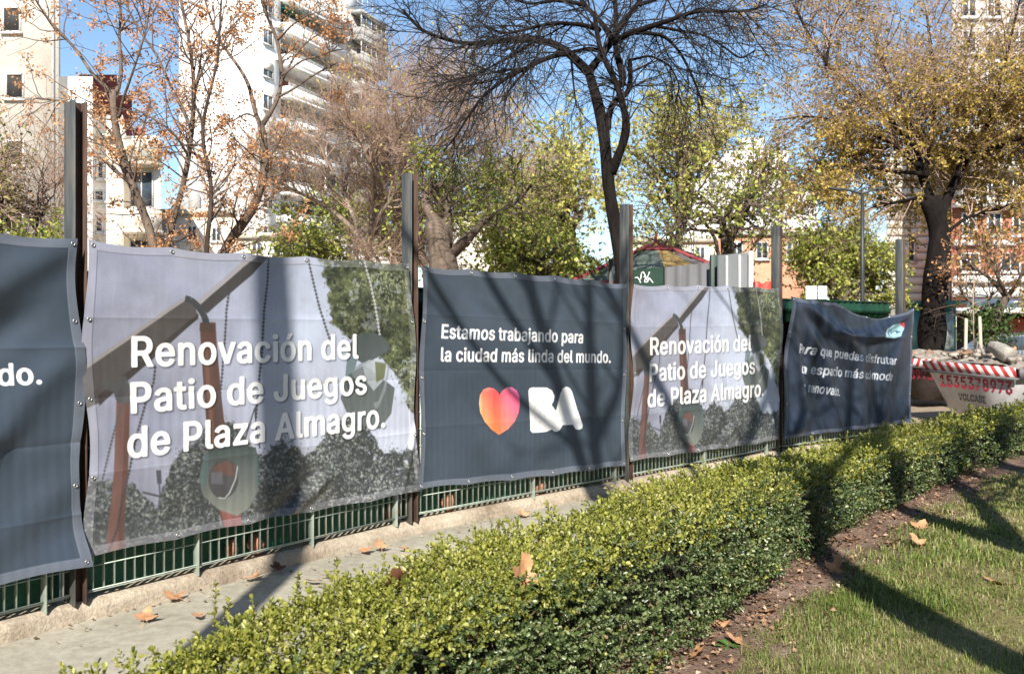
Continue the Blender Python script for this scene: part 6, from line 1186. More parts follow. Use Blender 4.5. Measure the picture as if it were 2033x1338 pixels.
# --- slim bare tree behind the second post
Yq = 19.0
Q_ = [limb([(850, gy(Yq)), (846, 560), (838, 470), (815, 400), (805, 350), (803, 295), (800, 250), (810, 200)], 18, 5, Yq, 0, 41), limb([(806, 370), (850, 330), (890, 300), (935, 270), (960, 250)], 9, 3, Yq, 1, 42), limb([(804, 300), (780, 270), (770, 230), (760, 190)], 7, 3, Yq, 1, 43), limb([(825, 430), (870, 400), (910, 380), (960, 330), (990, 320)], 9, 3, Yq, 1, 44), limb([(803, 290), (830, 250), (850, 200), (870, 180)], 6, 3, Yq, 1, 45)]
root = tree('twiggy_tree', 'slim bare tree with pale upright twigs, rising behind the second post', None, (Q_[0][0][0][0], Yq, 0), Q_, M_bark_pale)
P, R = stack(Q_); s1 = grow(P, R, 130, 0.35, 1.0, 42, 1.7, 0.5, 0.11, 7, 0.018, 0.006, 651, lpow=0.2); s2 = grow(*s1, 1300, 0.2, 1.0, 36, 1.0, 0.4, 0.11, 6, 0.008, 0.004, 652); s3 = grow(*s2, 5600, 0.25, 1.0, 36, 0.5, 0.2, 0.12, 5, 0.0045, 0.003, 653)
twigs(root, [s1, s2, s3], M_tw_red); Acc().add(*leaves_at(pick(s3[0], 1300, 0.4, 654), 0.08, 655)).build('last_leaves', M_yel, root)

# --- gnarled big trunk with green leaves, behind the second post
Yg = 15.5
G_ = [limb([(886, gy(Yg)), (886, 570), (880, 520), (872, 475), (868, 440)], 74, 44, Yg, 0, 51), limb([(868, 445), (850, 420), (838, 395), (850, 375), (885, 365)], 26, 8, Yg, 0.4, 52), limb([(880, 470), (890, 430), (888, 395), (905, 360)], 22, 7, Yg, 0.6, 53), limb([(900, 500), (925, 478), (940, 462), (958, 442), (975, 430)], 26, 10, Yg, 0.4, 54), limb([(955, 445), (990, 420), (1030, 400), (1060, 360)], 10, 4, Yg, 0.8, 55)]
root = tree('gnarled_tree', 'thick gnarled trunk with scattered green leaves right of the second post', None, (G_[0][0][0][0], Yg, 0), G_, M_bark_grey, 14, 0.16)
P, R = stack(G_, 1); s1 = grow(P, R, 60, 0.3, 1.0, 50, 1.2, 0.2, 0.14, 7, 0.02, 0.006, 661); s2 = grow(*s1, 380, 0.2, 1, 45, 0.7, 0.0, 0.14, 5, 0.007, 0.003, 662)
twigs(root, [s1, s2], M_tw_brown); Acc().add(*clusters(pick(s2[0], 750, 0.3, 663), 4, 0.07, 0.075, 664)).build('leaves', M_grn, root)

# --- the tall dark tree above the fence
Yt = 13.5
mainl = [([(1240, gy(Yt)), (1239, 580), (1234, 520), (1227, 478), (1217, 427), (1209, 381), (1205, 345), (1203, 311), (1202, 272), (1196, 241), (1188, 206), (1176, 163), (1168, 142)], 38, 16, 0.0),
     ([(1168, 144), (1161, 136), (1137, 113), (1122, 99), (1098, 83), (1060, 80), (1013, 78), (966, 87), (912, 89), (881, 74), (850, 72), (823, 50), (800, 20)], 15, 4, 1.2),
     ([(1168, 144), (1192, 113), (1215, 82), (1235, 47), (1262, 15), (1285, -20), (1300, -60)], 14, 6, 0.6), ([(1215, 76), (1192, 43), (1169, 19), (1150, -5), (1120, -40)], 10, 4, 0.8),
     ([(1213, 345), (1231, 302), (1244, 264), (1243, 230), (1233, 198), (1227, 171), (1207, 132), (1192, 105), (1184, 58), (1180, 30)], 21, 6, 0.3), ([(1206, 255), (1208, 235), (1214, 210), (1227, 195), (1246, 188), (1252, 163), (1250, 117)], 12, 7, 0.5), ([(1227, 172), (1241, 163), (1231, 128), (1221, 93), (1223, 39), (1221, -10), (1215, -60)], 12, 5, 0.6),
     ([(1222, 84), (1240, 68), (1266, 62), (1301, 50), (1336, 39), (1375, 23), (1433, 23), (1495, 22), (1520, 10)], 11, 3, 1.0), ([(1243, 68), (1270, 64), (1317, 70), (1342, 93), (1358, 118), (1371, 144), (1387, 183), (1395, 210)], 7, 3, 0.9), ([(1130, 106), (1091, 113), (1060, 128), (998, 159), (955, 194), (928, 233), (900, 280), (880, 300)], 9, 2.5, 0.9),
     ([(1185, 100), (1165, 95), (1140, 104), (1100, 108), (1062, 125), (1020, 165), (1000, 200)], 7, 2.5, 0.7), ([(1190, 60), (1160, 50), (1100, 45), (1040, 60), (1000, 70), (960, 50)], 8, 3, 1.2), ([(1301, 52), (1340, 60), (1400, 70), (1440, 95), (1470, 120), (1500, 100)], 6, 2.5, 0.9), ([(1270, 10), (1300, 0), (1350, -20), (1400, -30)], 7, 3, 1.0), ([(1160, 10), (1110, 0), (1050, 10), (1000, -10), (940, -5)], 7, 3, 1.2),
     ([(1252, 120), (1290, 110), (1330, 130), (1350, 170), (1340, 205)], 5, 2, 0.8), ([(1134, 110), (1136, 140), (1140, 180), (1145, 215)], 4, 2, 0.2), ([(1060, 82), (1020, 110), (980, 130), (930, 160), (890, 180)], 6, 2, 0.9)]
T_ = [limb(p, a_ * (1.0 if k in (0, 4) else 1.25), b_ * 1.25, Yt, dr, 70 + k, K=20) for k, (p, a_, b_, dr) in enumerate(mainl)]
root = tree('dark_tree', 'tall dark bare tree with spreading twiggy crown rising above the fence centre', None, (T_[0][0][0][0], Yt, 0), T_, M_bark_dark, 12, 0.07)
P, R = stack(T_, 1); s1 = grow(P, R, 300, 0.2, 1.0, 46, 1.35, -0.15, 0.13, 8, 0.017, 0.005, 671, lpow=0.35); s2 = grow(*s1, 2100, 0.15, 1.0, 44, 0.75, -0.35, 0.15, 6, 0.007, 0.0035, 672); s3 = grow(*s2, 5000, 0.2, 1.0, 42, 0.38, -0.25, 0.16, 5, 0.004, 0.0026, 673)
twigs(root, [s1, s2, s3], M_tw_dark)

# --- leafy trees grown through given crown volumes
def crown_tree(name, label, group, Y, base, top, wtrunk, ells, nl, n2, n3, nleaf, lsize, lmat, bmat, tmat, seed, up=0.2, L2=1.2, L3=0.6, cl=1, spread=0.05, r3=0.004, hang=0.3):
    """ells: (x, y, rx, ry, depth) crown volumes in photo pixels and metres of depth"""
    r = np.random.default_rng(seed); lim = [limb([(base, gy(Y)), (base, (gy(Y) + top[1]) / 2), top], wtrunk, wtrunk * 0.6, Y, 0, seed, K=14)]; P0 = lim[0][0]
    wts = np.array([e[2] * e[3] for e in ells], float); wts /= wts.sum()
    for k in range(nl):
        e = ells[r.choice(len(ells), p=wts)]; v = unit(r.normal(size=3)) * r.random() ** 0.4; tgt = at(e[0] + e[2] * v[0], e[1] + e[3] * v[1], Y + e[4] * v[2])
        s = P0[int(14 * (0.62 + 0.37 * r.random()))] if k > 3 else P0[-1]; t = np.linspace(0, 1, 14)[:, None]; c = (s + tgt) / 2 + np.array([0, 0, 0.18 * np.linalg.norm(tgt - s)]) + r.normal(0, 0.12 * np.linalg.norm(tgt - s), 3)
        lim.append(((1 - t) ** 2 * s + 2 * t * (1 - t) * c + t ** 2 * tgt + 0.03 * r.normal(size=(14, 3)), np.linspace(wtrunk * 0.20, wtrunk * 0.05, 14) / F * Y))
    root = tree(name, label, group, (P0[0][0], Y, 0), lim, bmat, 8)
    P, R = stack(lim, 1); s2 = grow(P, R, n2, 0.35, 1.0, 48, L2, up, 0.13, 6, 0.02, 0.006, seed + 1, lpow=0.2); s3 = grow(*s2, n3, 0.2, 1.0, 45, L3, up * 0.5, 0.14, 5, 0.007, r3, seed + 2)
    twigs(root, [s2, s3], tmat)
    q = np.concatenate([pick(s3[0], int(nleaf * 0.8), 0.2, seed + 3), pick(s2[0], int(nleaf * 0.2), 0.4, seed + 4)])
    Acc().add(*(clusters(q, cl, spread, lsize, seed + 5, hang) if cl > 1 else leaves_at(q, lsize, seed + 5, hang))).build('leaves', lmat, root)
    return root, s2, s3
g_ = 'leafy trees of the park behind the fence'
crown_tree('leafy_tree', 'yellow green leafy tree left of the dark trunk, its crown against the sky', g_, 24.0, 1150, (1125, 440), 26, [(1110, 400, 110, 110, 3), (1130, 300, 120, 60, 3), (1030, 410, 90, 80, 3), (1180, 440, 60, 70, 2), (960, 390, 60, 60, 2)], 24, 260, 1500, 10000, 0.12, M_yel, M_bark_grey, M_tw_pale, 701, L2=1.7, L3=0.8)
crown_tree('leafy_tree', 'dense mid green bushy tree above the heart banner', g_, 20.0, 1075, (1070, 520), 18, [(1070, 505, 100, 42, 2), (1010, 525, 60, 35, 2), (1150, 515, 60, 40, 2), (990, 490, 40, 30, 2)], 22, 220, 1100, 8000, 0.10, M_grn, M_bark_grey, M_tw_brown, 711, L2=1.0, L3=0.6)
root, s2, s3 = crown_tree('leafy_tree', 'sparse pale leaved tree between the dark trunk and the white stepped building', g_, 23.0, 1340, (1355, 380), 22, [(1330, 330, 70, 110, 3), (1390, 260, 80, 60, 3), (1290, 380, 50, 60, 2), (1420, 340, 60, 90, 3)], 26, 260, 1200, 6500, 0.11, M_yel, M_bark_pale, M_tw_pale, 721, L2=1.6, L3=0.8, up=0.4)
crown_tree('leafy_tree', 'olive green tree spreading in front of the white stepped building', g_, 21.0, 1450, (1435, 440), 24, [(1420, 440, 110, 55, 3), (1500, 420, 70, 60, 3), (1340, 480, 80, 50, 2), (1290, 500, 60, 40, 2), (1470, 490, 80, 40, 2), (1540, 350, 50, 60, 2)], 24, 220, 900, 3600, 0.10, M_grn, M_bark_grey, M_tw_brown, 731, L2=1.3, L3=0.7)
crown_tree('round_tree', 'bright green round topped tree behind the lamp post and the sagging banner', g_, 21.0, 1668, (1668, 560), 20, [(1668, 530, 95, 70, 1.4), (1640, 490, 60, 45, 1.2), (1710, 510, 70, 60, 1.2), (1600, 560, 50, 50, 1), (1740, 580, 50, 60, 1)], 34, 380, 2300, 15000, 0.085, mat_leaf('fresh_green_leaf', [(0.0, (0.13, 0.17, 0.025)), (0.5, (0.33, 0.38, 0.07)), (1.0, (0.58, 0.56, 0.15))], 0.5, 0.4, 0.3), M_bark_grey, M_tw_brown, 741, L2=0.8, L3=0.45)
crown_tree('bushy_tree', 'dark green and brown bushy tree at the left edge above the banner', None, 11.5, 0, (0, 420), 14, [(0, 340, 50, 80, 0.8), (-30, 420, 60, 60, 0.8), (40, 440, 50, 40, 0.6)], 18, 200, 900, 2600, 0.055, M_olive, M_bark_brown, M_tw_red, 751, L2=0.7, L3=0.4)
crown_tree('shrub', 'small bright green shrub low behind the leftmost banner top', None, 11.0, 45, (40, 500), 8, [(30, 475, 60, 25, 0.5)], 10, 80, 300, 1100, 0.06, M_grn, M_bark_brown, M_tw_brown, 756, L2=0.4, L3=0.3)
crown_tree('shrub', 'green shrub showing over the big banner, left of the pinkish bare tree', None, 19.0, 580, (580, 560), 10, [(590, 470, 70, 50, 1), (650, 500, 50, 40, 1), (520, 510, 40, 30, 1)], 20, 220, 1000, 5200, 0.085, M_grn, M_bark_brown, M_tw_brown, 761, L2=0.7, L3=0.4)
crown_tree('leafy_tree', 'green tree seen through the pinkish twigs, left of the second post', g_, 24.0, 790, (780, 470), 16, [(770, 420, 60, 60, 2), (690, 440, 70, 50, 2), (830, 440, 50, 60, 2), (900, 400, 70, 50, 2)], 22, 220, 1100, 7500, 0.10, M_grn, M_bark_grey, M_tw_brown, 766, L2=1.2, L3=0.7)
crown_tree('twiggy_tree', 'small bare brown tree left of the tall left post', None, 12.0, 60, (75, 430), 9, [(85, 420, 60, 50, 0.8), (110, 330, 40, 60, 0.8), (60, 400, 60, 60, 0.8)], 16, 150, 700, 120, 0.06, M_orange, M_bark_brown, M_tw_red, 771, L2=0.8, L3=0.5)

# --- golden tree on the right
Yr = 20.5
M_gold = mat_leaf('golden_leaf', [(0.0, (0.13, 0.12, 0.025)), (0.3, (0.30, 0.24, 0.05)), (0.6, (0.50, 0.37, 0.08)), (0.85, (0.68, 0.50, 0.14)), (1.0, (0.70, 0.44, 0.20))], 0.5, 0.4, 0.3)
R_ = [limb([(1845, gy(Yr)), (1846, 740), (1849, 690), (1852, 610), (1858, 545), (1868, 480), (1860, 430), (1846, 395)], 56, 36, Yr, 0, 81, K=16), limb([(1850, 405), (1828, 340), (1818, 290), (1800, 230), (1770, 170), (1740, 100)], 22, 5, Yr, 0.8, 82, K=16), limb([(1862, 440), (1895, 360), (1925, 310), (1960, 250), (1990, 180)], 22, 6, Yr, 0.8, 83, K=16), limb([(1825, 330), (1780, 290), (1720, 260), (1660, 240), (1600, 230), (1540, 240)], 12, 3, Yr, 1.0, 84, K=16), limb([(1815, 290), (1760, 230), (1700, 180), (1640, 130), (1600, 60), (1570, 0)], 12, 3, Yr, 1.2, 85, K=16),
      limb([(1835, 350), (1850, 270), (1860, 190), (1850, 110), (1840, 30)], 14, 4, Yr, 1.0, 86, K=16), limb([(1930, 305), (1990, 290), (2040, 270), (2090, 280)], 12, 4, Yr, 1.0, 87, K=16), limb([(1830, 345), (1760, 340), (1690, 330), (1630, 330), (1590, 350)], 9, 3, Yr, 1.4, 88, K=16), limb([(1640, 130), (1650, 60), (1690, 0), (1710, -40)], 6, 2.5, Yr, 0.8, 89, K=16), limb([(1870, 470), (1920, 430), (1970, 420), (2020, 400)], 10, 3, Yr, 0.8, 90, K=16),
      limb([(1840, 390), (1790, 400), (1740, 410), (1690, 430), (1640, 440)], 8, 3, Yr, 1.0, 91, K=16), limb([(1960, 250), (1990, 150), (2010, 60), (2030, -20)], 10, 3, Yr, 1, 92, K=16), limb([(1900, 350), (1920, 250), (1910, 150), (1930, 50)], 10, 3, Yr, 1.4, 93, K=16)]
root = tree('golden_tree', 'big golden leaved tree with a thick dark trunk behind the rubble skip', None, (R_[0][0][0][0], Yr, 0), R_, M_bark_dark, 12, 0.10)
P, R = stack(R_, 1); s1 = grow(P, R, 520, 0.12, 1.0, 52, 2.2, -0.22, 0.12, 8, 0.018, 0.006, 801, lpow=0.25); s2 = grow(*s1, 3000, 0.15, 1.0, 40, 1.05, -0.35, 0.13, 6, 0.0065, 0.0035, 802); s3 = grow(*s2, 16000, 0.2, 1.0, 38, 0.5, -0.3, 0.14, 5, 0.0042, 0.003, 803)
a = twigs(root, [s1, s2, s3], M_tw_red)
q = np.concatenate([pick(s3[0], 130000, 0.1, 804), pick(s2[0], 40000, 0.2, 805), pick(s1[0], 14000, 0.4, 807)]); px = CX + F * q[:, 0] / q[:, 1]; py = HY - F * (q[:, 2] - CZ) / q[:, 1]
keep = rng.random(len(q)) < np.clip(0.13 + 0.9 * sm(120, 320, py + (px - 1780) * 0.40 + 80 * (fbm(px / 60, py / 60, 811) - 0.5)), 0, 1) * (0.45 + 1.1 * fbm(px / 45, py / 45, 812)) * (1 - 0.93 * sm(400, 445, py) * (px < 1800))
Acc().add(*leaves_at(q[keep], 0.070, 806, 0.6, 0.62)).build('leaves', M_gold, root)

# --- small bare tree with orange leaves at the right edge, and the sapling between two stakes
Ys = 19.0
S_ = [limb([(1968, gy(Ys)), (1966, 700), (1970, 660), (1985, 612), (2002, 585)], 24, 15, Ys, 0, 95), limb([(1998, 590), (1975, 562), (1950, 540), (1925, 528), (1905, 512)], 11, 4, Ys, 0.5, 96), limb([(2000, 588), (1985, 560), (1975, 535), (1965, 500)], 9, 4, Ys, 0.5, 97), limb([(2002, 586), (2020, 565), (2030, 540), (2040, 500)], 10, 4, Ys, 0.5, 98), limb([(1985, 612), (1960, 618), (1940, 610), (1915, 590), (1905, 568)], 10, 4, Ys, 0.4, 99), limb([(1962, 614), (1963, 595), (1972, 580)], 6, 4, Ys, 0.2, 100)]
root = tree('small_tree', 'small branching tree with orange leaves at the right edge before the brick building', None, (S_[0][0][0][0], Ys, 0), S_, M_bark_grey)
P, R = stack(S_, 1); s1 = grow(P, R, 60, 0.4, 1, 45, 1.1, 0.3, 0.13, 6, 0.015, 0.005, 821); s2 = grow(*s1, 260, 0.2, 1, 45, 0.55, 0.1, 0.14, 5, 0.006, 0.003, 822)
twigs(root, [s1, s2], M_tw_brown); qq = pick(s2[0], 230, 0.3, 823); Acc().add(*clusters(qq[qq[:, 2] > 2.3], 4, 0.07, 0.08, 824)).build('leaves', M_orange, root)
Acc().add(*clusters(at(1965, 645, Ys) + rng.normal(0, [0.22, 0.2, 0.22], (420, 3)), 3, 0.05, 0.09, 826)).build('ivy', mat_leaf('dark_ivy', [(0.0, (0.02, 0.045, 0.012)), (1.0, (0.09, 0.14, 0.035))], 0.4, 0.2), root)

# --- shade trees behind the viewpoint whose shadows fall on the lawn, the hedge and the banners
def shade_tree(label, limbs, n1, n2, seed):
    LL = []
    for pts, r0, r1 in limbs:
        pts = np.asarray(pts, float); d = np.r_[0, np.cumsum(np.linalg.norm(np.diff(pts, axis=0), axis=1))]; t = np.linspace(0, d[-1], 16); P = np.stack([np.interp(t, d, pts[:, j]) for j in range(3)], 1)
        P[1:-1] = (P[:-2] + 2 * P[1:-1] + P[2:]) / 4; LL.append((P, np.linspace(r0, r1, 16)))
    root = tree('shade_tree', label, 'bare trees behind the viewpoint', pts_base(limbs), LL, M_bark_grey)
    P, R = stack(LL, 1); s1 = grow(P, R, n1, 0.2, 1, 45, 2.0, 0.2, 0.12, 7, 0.025, 0.008, seed); s2 = grow(*s1, n2, 0.2, 1, 45, 0.9, 0.1, 0.13, 5, 0.009, 0.004, seed + 1)
    twigs(root, [s1, s2], M_tw_brown)
def pts_base(limbs): p = limbs[0][0][0]; return (p[0], p[1], 0)
shade_tree('slim straight bare tree whose trunk shadow crosses the path to the big banner', [([(-1.84, -0.6, -0.1), (-1.86, -0.6, 2.5), (-1.91, -0.6, 5), (-2.00, -0.6, 7.4)], 0.12, 0.085), ([(-2.00, -0.6, 7.3), (-2.6, -0.8, 8.8), (-3.2, -1, 10.8)], 0.06, 0.03), ([(-2.00, -0.6, 7.3), (-1.7, -0.5, 8.8), (-1.2, -0.4, 10.5)], 0.06, 0.03)], 24, 100, 831)
shade_tree('leaning bare tree whose broad trunk shadow lies across the lawn and the hedge', [([(3.15, 0.3, -0.1), (2.75, 0.3, 1.2), (2.1, 0.3, 2.7), (1.8, 0.25, 3.6), (1.75, 0.2, 5.0), (1.72, 0.2, 6.2)], 0.17, 0.12), ([(1.72, 0.2, 6.0), (1.2, 0.2, 7.0), (0.5, 0.2, 7.7), (-0.3, 0, 8.6)], 0.08, 0.04), ([(1.72, 0.2, 6.1), (2.0, 0, 7.2), (2.6, 0, 8.6), (2.8, 0, 10)], 0.09, 0.04), ([(1.76, 0.2, 4.3), (1.0, 0.2, 4.9), (0.35, 0.2, 5.5), (0.0, 0.2, 6.4), (-0.45, 0.2, 7.7), (-0.7, 0.2, 9)], 0.085, 0.05), ([(0.55, 0.2, 5.3), (0.30, 0.2, 6.0), (0.25, 0.2, 7.0), (0.22, 0.2, 8.6)], 0.075, 0.04), ([(-0.1, 0.2, 6.6), (-0.6, 0.2, 7.0), (-1.2, 0.3, 7.9), (-1.4, 0.3, 9)], 0.05, 0.025), ([(0.1, 0.2, 6.1), (-0.5, 0.25, 6.2), (-1.0, 0.3, 6.6), (-1.5, 0.3, 7.4)], 0.04, 0.02), ([(0.28, 0.2, 6.2), (0.55, 0.1, 7.0), (0.62, 0.1, 8.5)], 0.05, 0.03), ([(1.75, 0.2, 4.6), (2.5, 0.6, 5.5), (3.4, 1.0, 6.4), (3.8, 1.0, 8)], 0.05, 0.025)], 40, 160, 841)
shade_tree('leaning bare tree to the right whose shadow bands the far lawn', [([(4.6, 3.6, -0.1), (4.0, 3.6, 1.0), (3.45, 3.6, 2.0), (3.05, 3.55, 2.9), (2.9, 3.5, 4.0), (2.85, 3.5, 6.2)], 0.17, 0.10), ([(3.0, 3.5, 3.6), (3.5, 3.4, 4.6), (3.9, 3.3, 5.6), (4.0, 3.3, 7)], 0.09, 0.05), ([(2.86, 3.5, 5.4), (2.4, 3.4, 6.4), (2.1, 3.4, 7.6)], 0.08, 0.04), ([(2.86, 3.5, 5.0), (3.3, 3.6, 6.0), (3.5, 3.6, 7.4)], 0.07, 0.04), ([(3.45, 3.6, 2.0), (3.9, 3.7, 2.9), (4.3, 3.7, 4.2), (4.4, 3.7, 6)], 0.10, 0.05)], 60, 260, 861)
shade_tree('upright bare tree farther right shading the end of the hedge and the skips', [([(5.1, 3.4, -0.1), (5.15, 3.4, 2), (5.2, 3.4, 4), (5.2, 3.4, 6.4)], 0.2, 0.13), ([(5.2, 3.4, 4.6), (4.7, 3.4, 5.8), (4.3, 3.4, 7.2)], 0.09, 0.05), ([(5.2, 3.4, 5.0), (5.9, 3.4, 6.4), (6.4, 3.4, 8)], 0.10, 0.05), ([(5.15, 3.4, 3.2), (6.2, 3.6, 4.6), (7.0, 3.6, 6.0)], 0.09, 0.04), ([(5.15, 3.4, 2.4), (4.7, 3.4, 3.2), (4.5, 3.4, 4.4)], 0.08, 0.04)], 90, 420, 871)

def sky_occluder_evergreen(label, x, y, h, r_, seed):  # unseen evergreen added to keep open skylight off the fence
    r = np.random.default_rng(seed); t = np.linspace(0, 1, 12)[:, None]; tr = np.array([x, y, -0.1]) * (1 - t) + np.array([x + 0.3, y, h * 0.8]) * t; lim = [(tr, np.linspace(0.24, 0.07, 12))]
    for k in range(16):
        v = unit(r.normal(size=3)) * (0.5 + 0.5 * r.random()); tgt = np.array([x, y, h * 0.62]) + v * np.array([r_, r_, h * 0.36]); s = tr[5 + int(6 * r.random())]; lim.append((s * (1 - t) + tgt * t + np.array([0, 0, 0.4]) * np.sin(t * 3.14), np.linspace(0.07, 0.02, 12)))
    root = tree('sky_occluder_tree', label, 'evergreen park trees beside the lawn', (x, y, 0), lim, M_bark_grey); P, R = stack(lim, 1); s2 = grow(P, R, 260, 0.3, 1, 45, 1.3, 0.1, 0.14, 6, 0.02, 0.006, seed + 1); twigs(root, [s2], M_tw_brown)
    q = pick(s2[0], 6500, 0.1, seed + 2, 0.22); Acc().add(*leaves_at(q, 0.24, seed + 3)).build('leaves', M_grn, root)
for k, (x, y, h, r_, l) in enumerate([(9.6, -2.5, 8.5, 2.6, 'round evergreen tree beside the lawn, nearest the viewpoint on its right'), (12.5, 2.5, 9.5, 3.2, 'broad evergreen tree on the right side of the lawn'), (10.5, -8.5, 9.0, 3.0, 'evergreen tree behind the viewpoint at the right rear'), (15.5, -4.0, 11, 3.6, 'tallest evergreen tree far to the right of the lawn'), (13.0, 8.0, 8.0, 2.6, 'evergreen tree at the far right beyond the end of the hedge')]): sky_occluder_evergreen(l, x, y, h, r_, 1500 + 10 * k)

# ------------------------------------------------------------------ the two rubble skips
M_skip = mat_noise('scuffed_white_paint', [(0.28, (0.17, 0.10, 0.07)), (0.37, (0.34, 0.30, 0.28)), (0.46, (0.56, 0.55, 0.55)), (0.7, (0.68, 0.67, 0.67))], 2.4, 0.6, 0.2, 0.01, 20, fine=0.5)
M_skip_shaded = mat_noise('shaded_rusty_skip_paint', [(0.3, (0.03, 0.022, 0.02)), (0.6, (0.075, 0.058, 0.054)), (0.8, (0.16, 0.14, 0.135))], 2.2, 0.7, 0.3, 0.01, 20, fine=0.5)  # rust tones darkened, with the second skip's shade put into the colour
def mat_stripes(name, ax):
    m, nt, b = new_mat(name); g = node(nt, 'ShaderNodeTexCoord'); v = node(nt, 'ShaderNodeVectorMath', operation='DOT_PRODUCT'); v.inputs[1].default_value = ax; nt.links.new(g.outputs['Object'], v.inputs[0])
    f = node(nt, 'ShaderNodeMath', operation='FRACT'); nt.links.new(v.outputs['Value'], f.inputs[0]); c = ramp(nt, f.outputs[0], [(0.0, (0.42, 0.025, 0.025)), (0.47, (0.50, 0.035, 0.035)), (0.50, (0.70, 0.68, 0.66)), (0.97, (0.72, 0.70, 0.68)), (1.0, (0.42, 0.025, 0.025))])
    n2 = tex_noise(nt, 14, 5, 0.7); d = ramp(nt, n2, [(0.36, (0.45, 0.38, 0.33)), (0.5, (1, 1, 1))]); mx = node(nt, 'ShaderNodeMix', data_type='RGBA', blend_type='MULTIPLY'); mx.inputs[0].default_value = 0.8; nt.links.new(c, mx.inputs[6]); nt.links.new(d, mx.inputs[7])
    nt.links.new(mx.outputs[2], b.inputs['Base Color']); b.inputs['Roughness'].default_value = 0.55; return m
M_rubble = mat_noise('broken_concrete', [(0.3, (0.20, 0.18, 0.155)), (0.7, (0.42, 0.39, 0.34))], 6, 0.95, 0.8, 0.02, 30, fine=0.5); M_rubble_b = mat_noise('brown_rubble', [(0.3, (0.15, 0.09, 0.06)), (0.7, (0.34, 0.23, 0.16))], 6, 0.95, 0.8, 0.02, 30, fine=0.5)
M_redp = mat_plain('red_stencil', (0.42, 0.02, 0.05), 0.6); M_blackp = mat_plain('black_stencil', (0.03, 0.03, 0.03), 0.6)
def glyph_mesh(acc, body, o, ex, ey, cap, width, nrm, stencil=False):
    """flat painted characters: filled outlines turned into faces"""
    cu = bpy.data.curves.new('tmp', 'CURVE'); cu.dimensions = '2D'; cu.fill_mode = 'BOTH'; k = cap / CAP; x = 0; sp = []
    for ch in body:
        for p in GLY[ch][1]: sp.append(np.array(p, float).reshape(-1, 2) / 1000 + np.array([x, 0]))
        x += GLY[ch][0] / 1000
    xs = width / (x - 0.03)
    for q in sp:
        s = cu.splines.new('POLY'); s.points.add(len(q) - 1); s.use_cyclic_u = True
        s.points.foreach_set('co', np.c_[q[:, 0] * xs, q[:, 1] * k, np.zeros(len(q)), np.ones(len(q))].astype(np.float32).ravel())
    ob = bpy.data.objects.new('tmp', cu); COL.objects.link(ob); bpy.context.view_layer.update(); me = ob.evaluated_get(bpy.context.evaluated_depsgraph_get()).to_mesh()
    V = np.array([v.co[:] for v in me.vertices]); me.calc_loop_triangles(); Fc = np.array([t.vertices[:] for t in me.loop_triangles]); ob.evaluated_get(bpy.context.evaluated_depsgraph_get()).to_mesh_clear()
    bpy.data.objects.remove(ob); bpy.data.curves.remove(cu)
    if stencil:
        import bmesh
        bm = bmesh.new(); vs = [bm.verts.new(v) for v in V]
        for f in Fc:
            try: bm.faces.new([vs[i] for i in f])
            except ValueError: pass
        for yc in (0.40, 0.56):
            bmesh.ops.bisect_plane(bm, geom=bm.verts[:] + bm.edges[:] + bm.faces[:], plane_co=(0, cap * yc, 0), plane_no=(0, 1, 0))
        kill = [f for f in bm.faces if cap * 0.455 < f.calc_center_median().y < cap * 0.505]
        bm.verts.ensure_lookup_table(); bm.verts.index_update(); V = np.array([v.co[:] for v in bm.verts]); F3 = [[v.index for v in f.verts] for f in bm.faces if f not in set(kill)]; bm.free()
        for f in F3: acc_f = None
        tri = []
        for f in F3:
            for j in range(1, len(f) - 1): tri.append([f[0], f[j], f[j + 1]])
        Fc = np.array(tri)
    W = np.asarray(o) + V[:, :1] * np.asarray(ex) + V[:, 1:2] * np.asarray(ey) + np.asarray(nrm) * 0.006
    acc.add(W, Fc)
M_fill = mat_noise('rubble_dust', [(0.3, (0.14, 0.105, 0.08)), (0.5, (0.30, 0.26, 0.215)), (0.7, (0.44, 0.41, 0.37))], 9, 0.95, 0.9, 0.03, 30, fine=0.5)
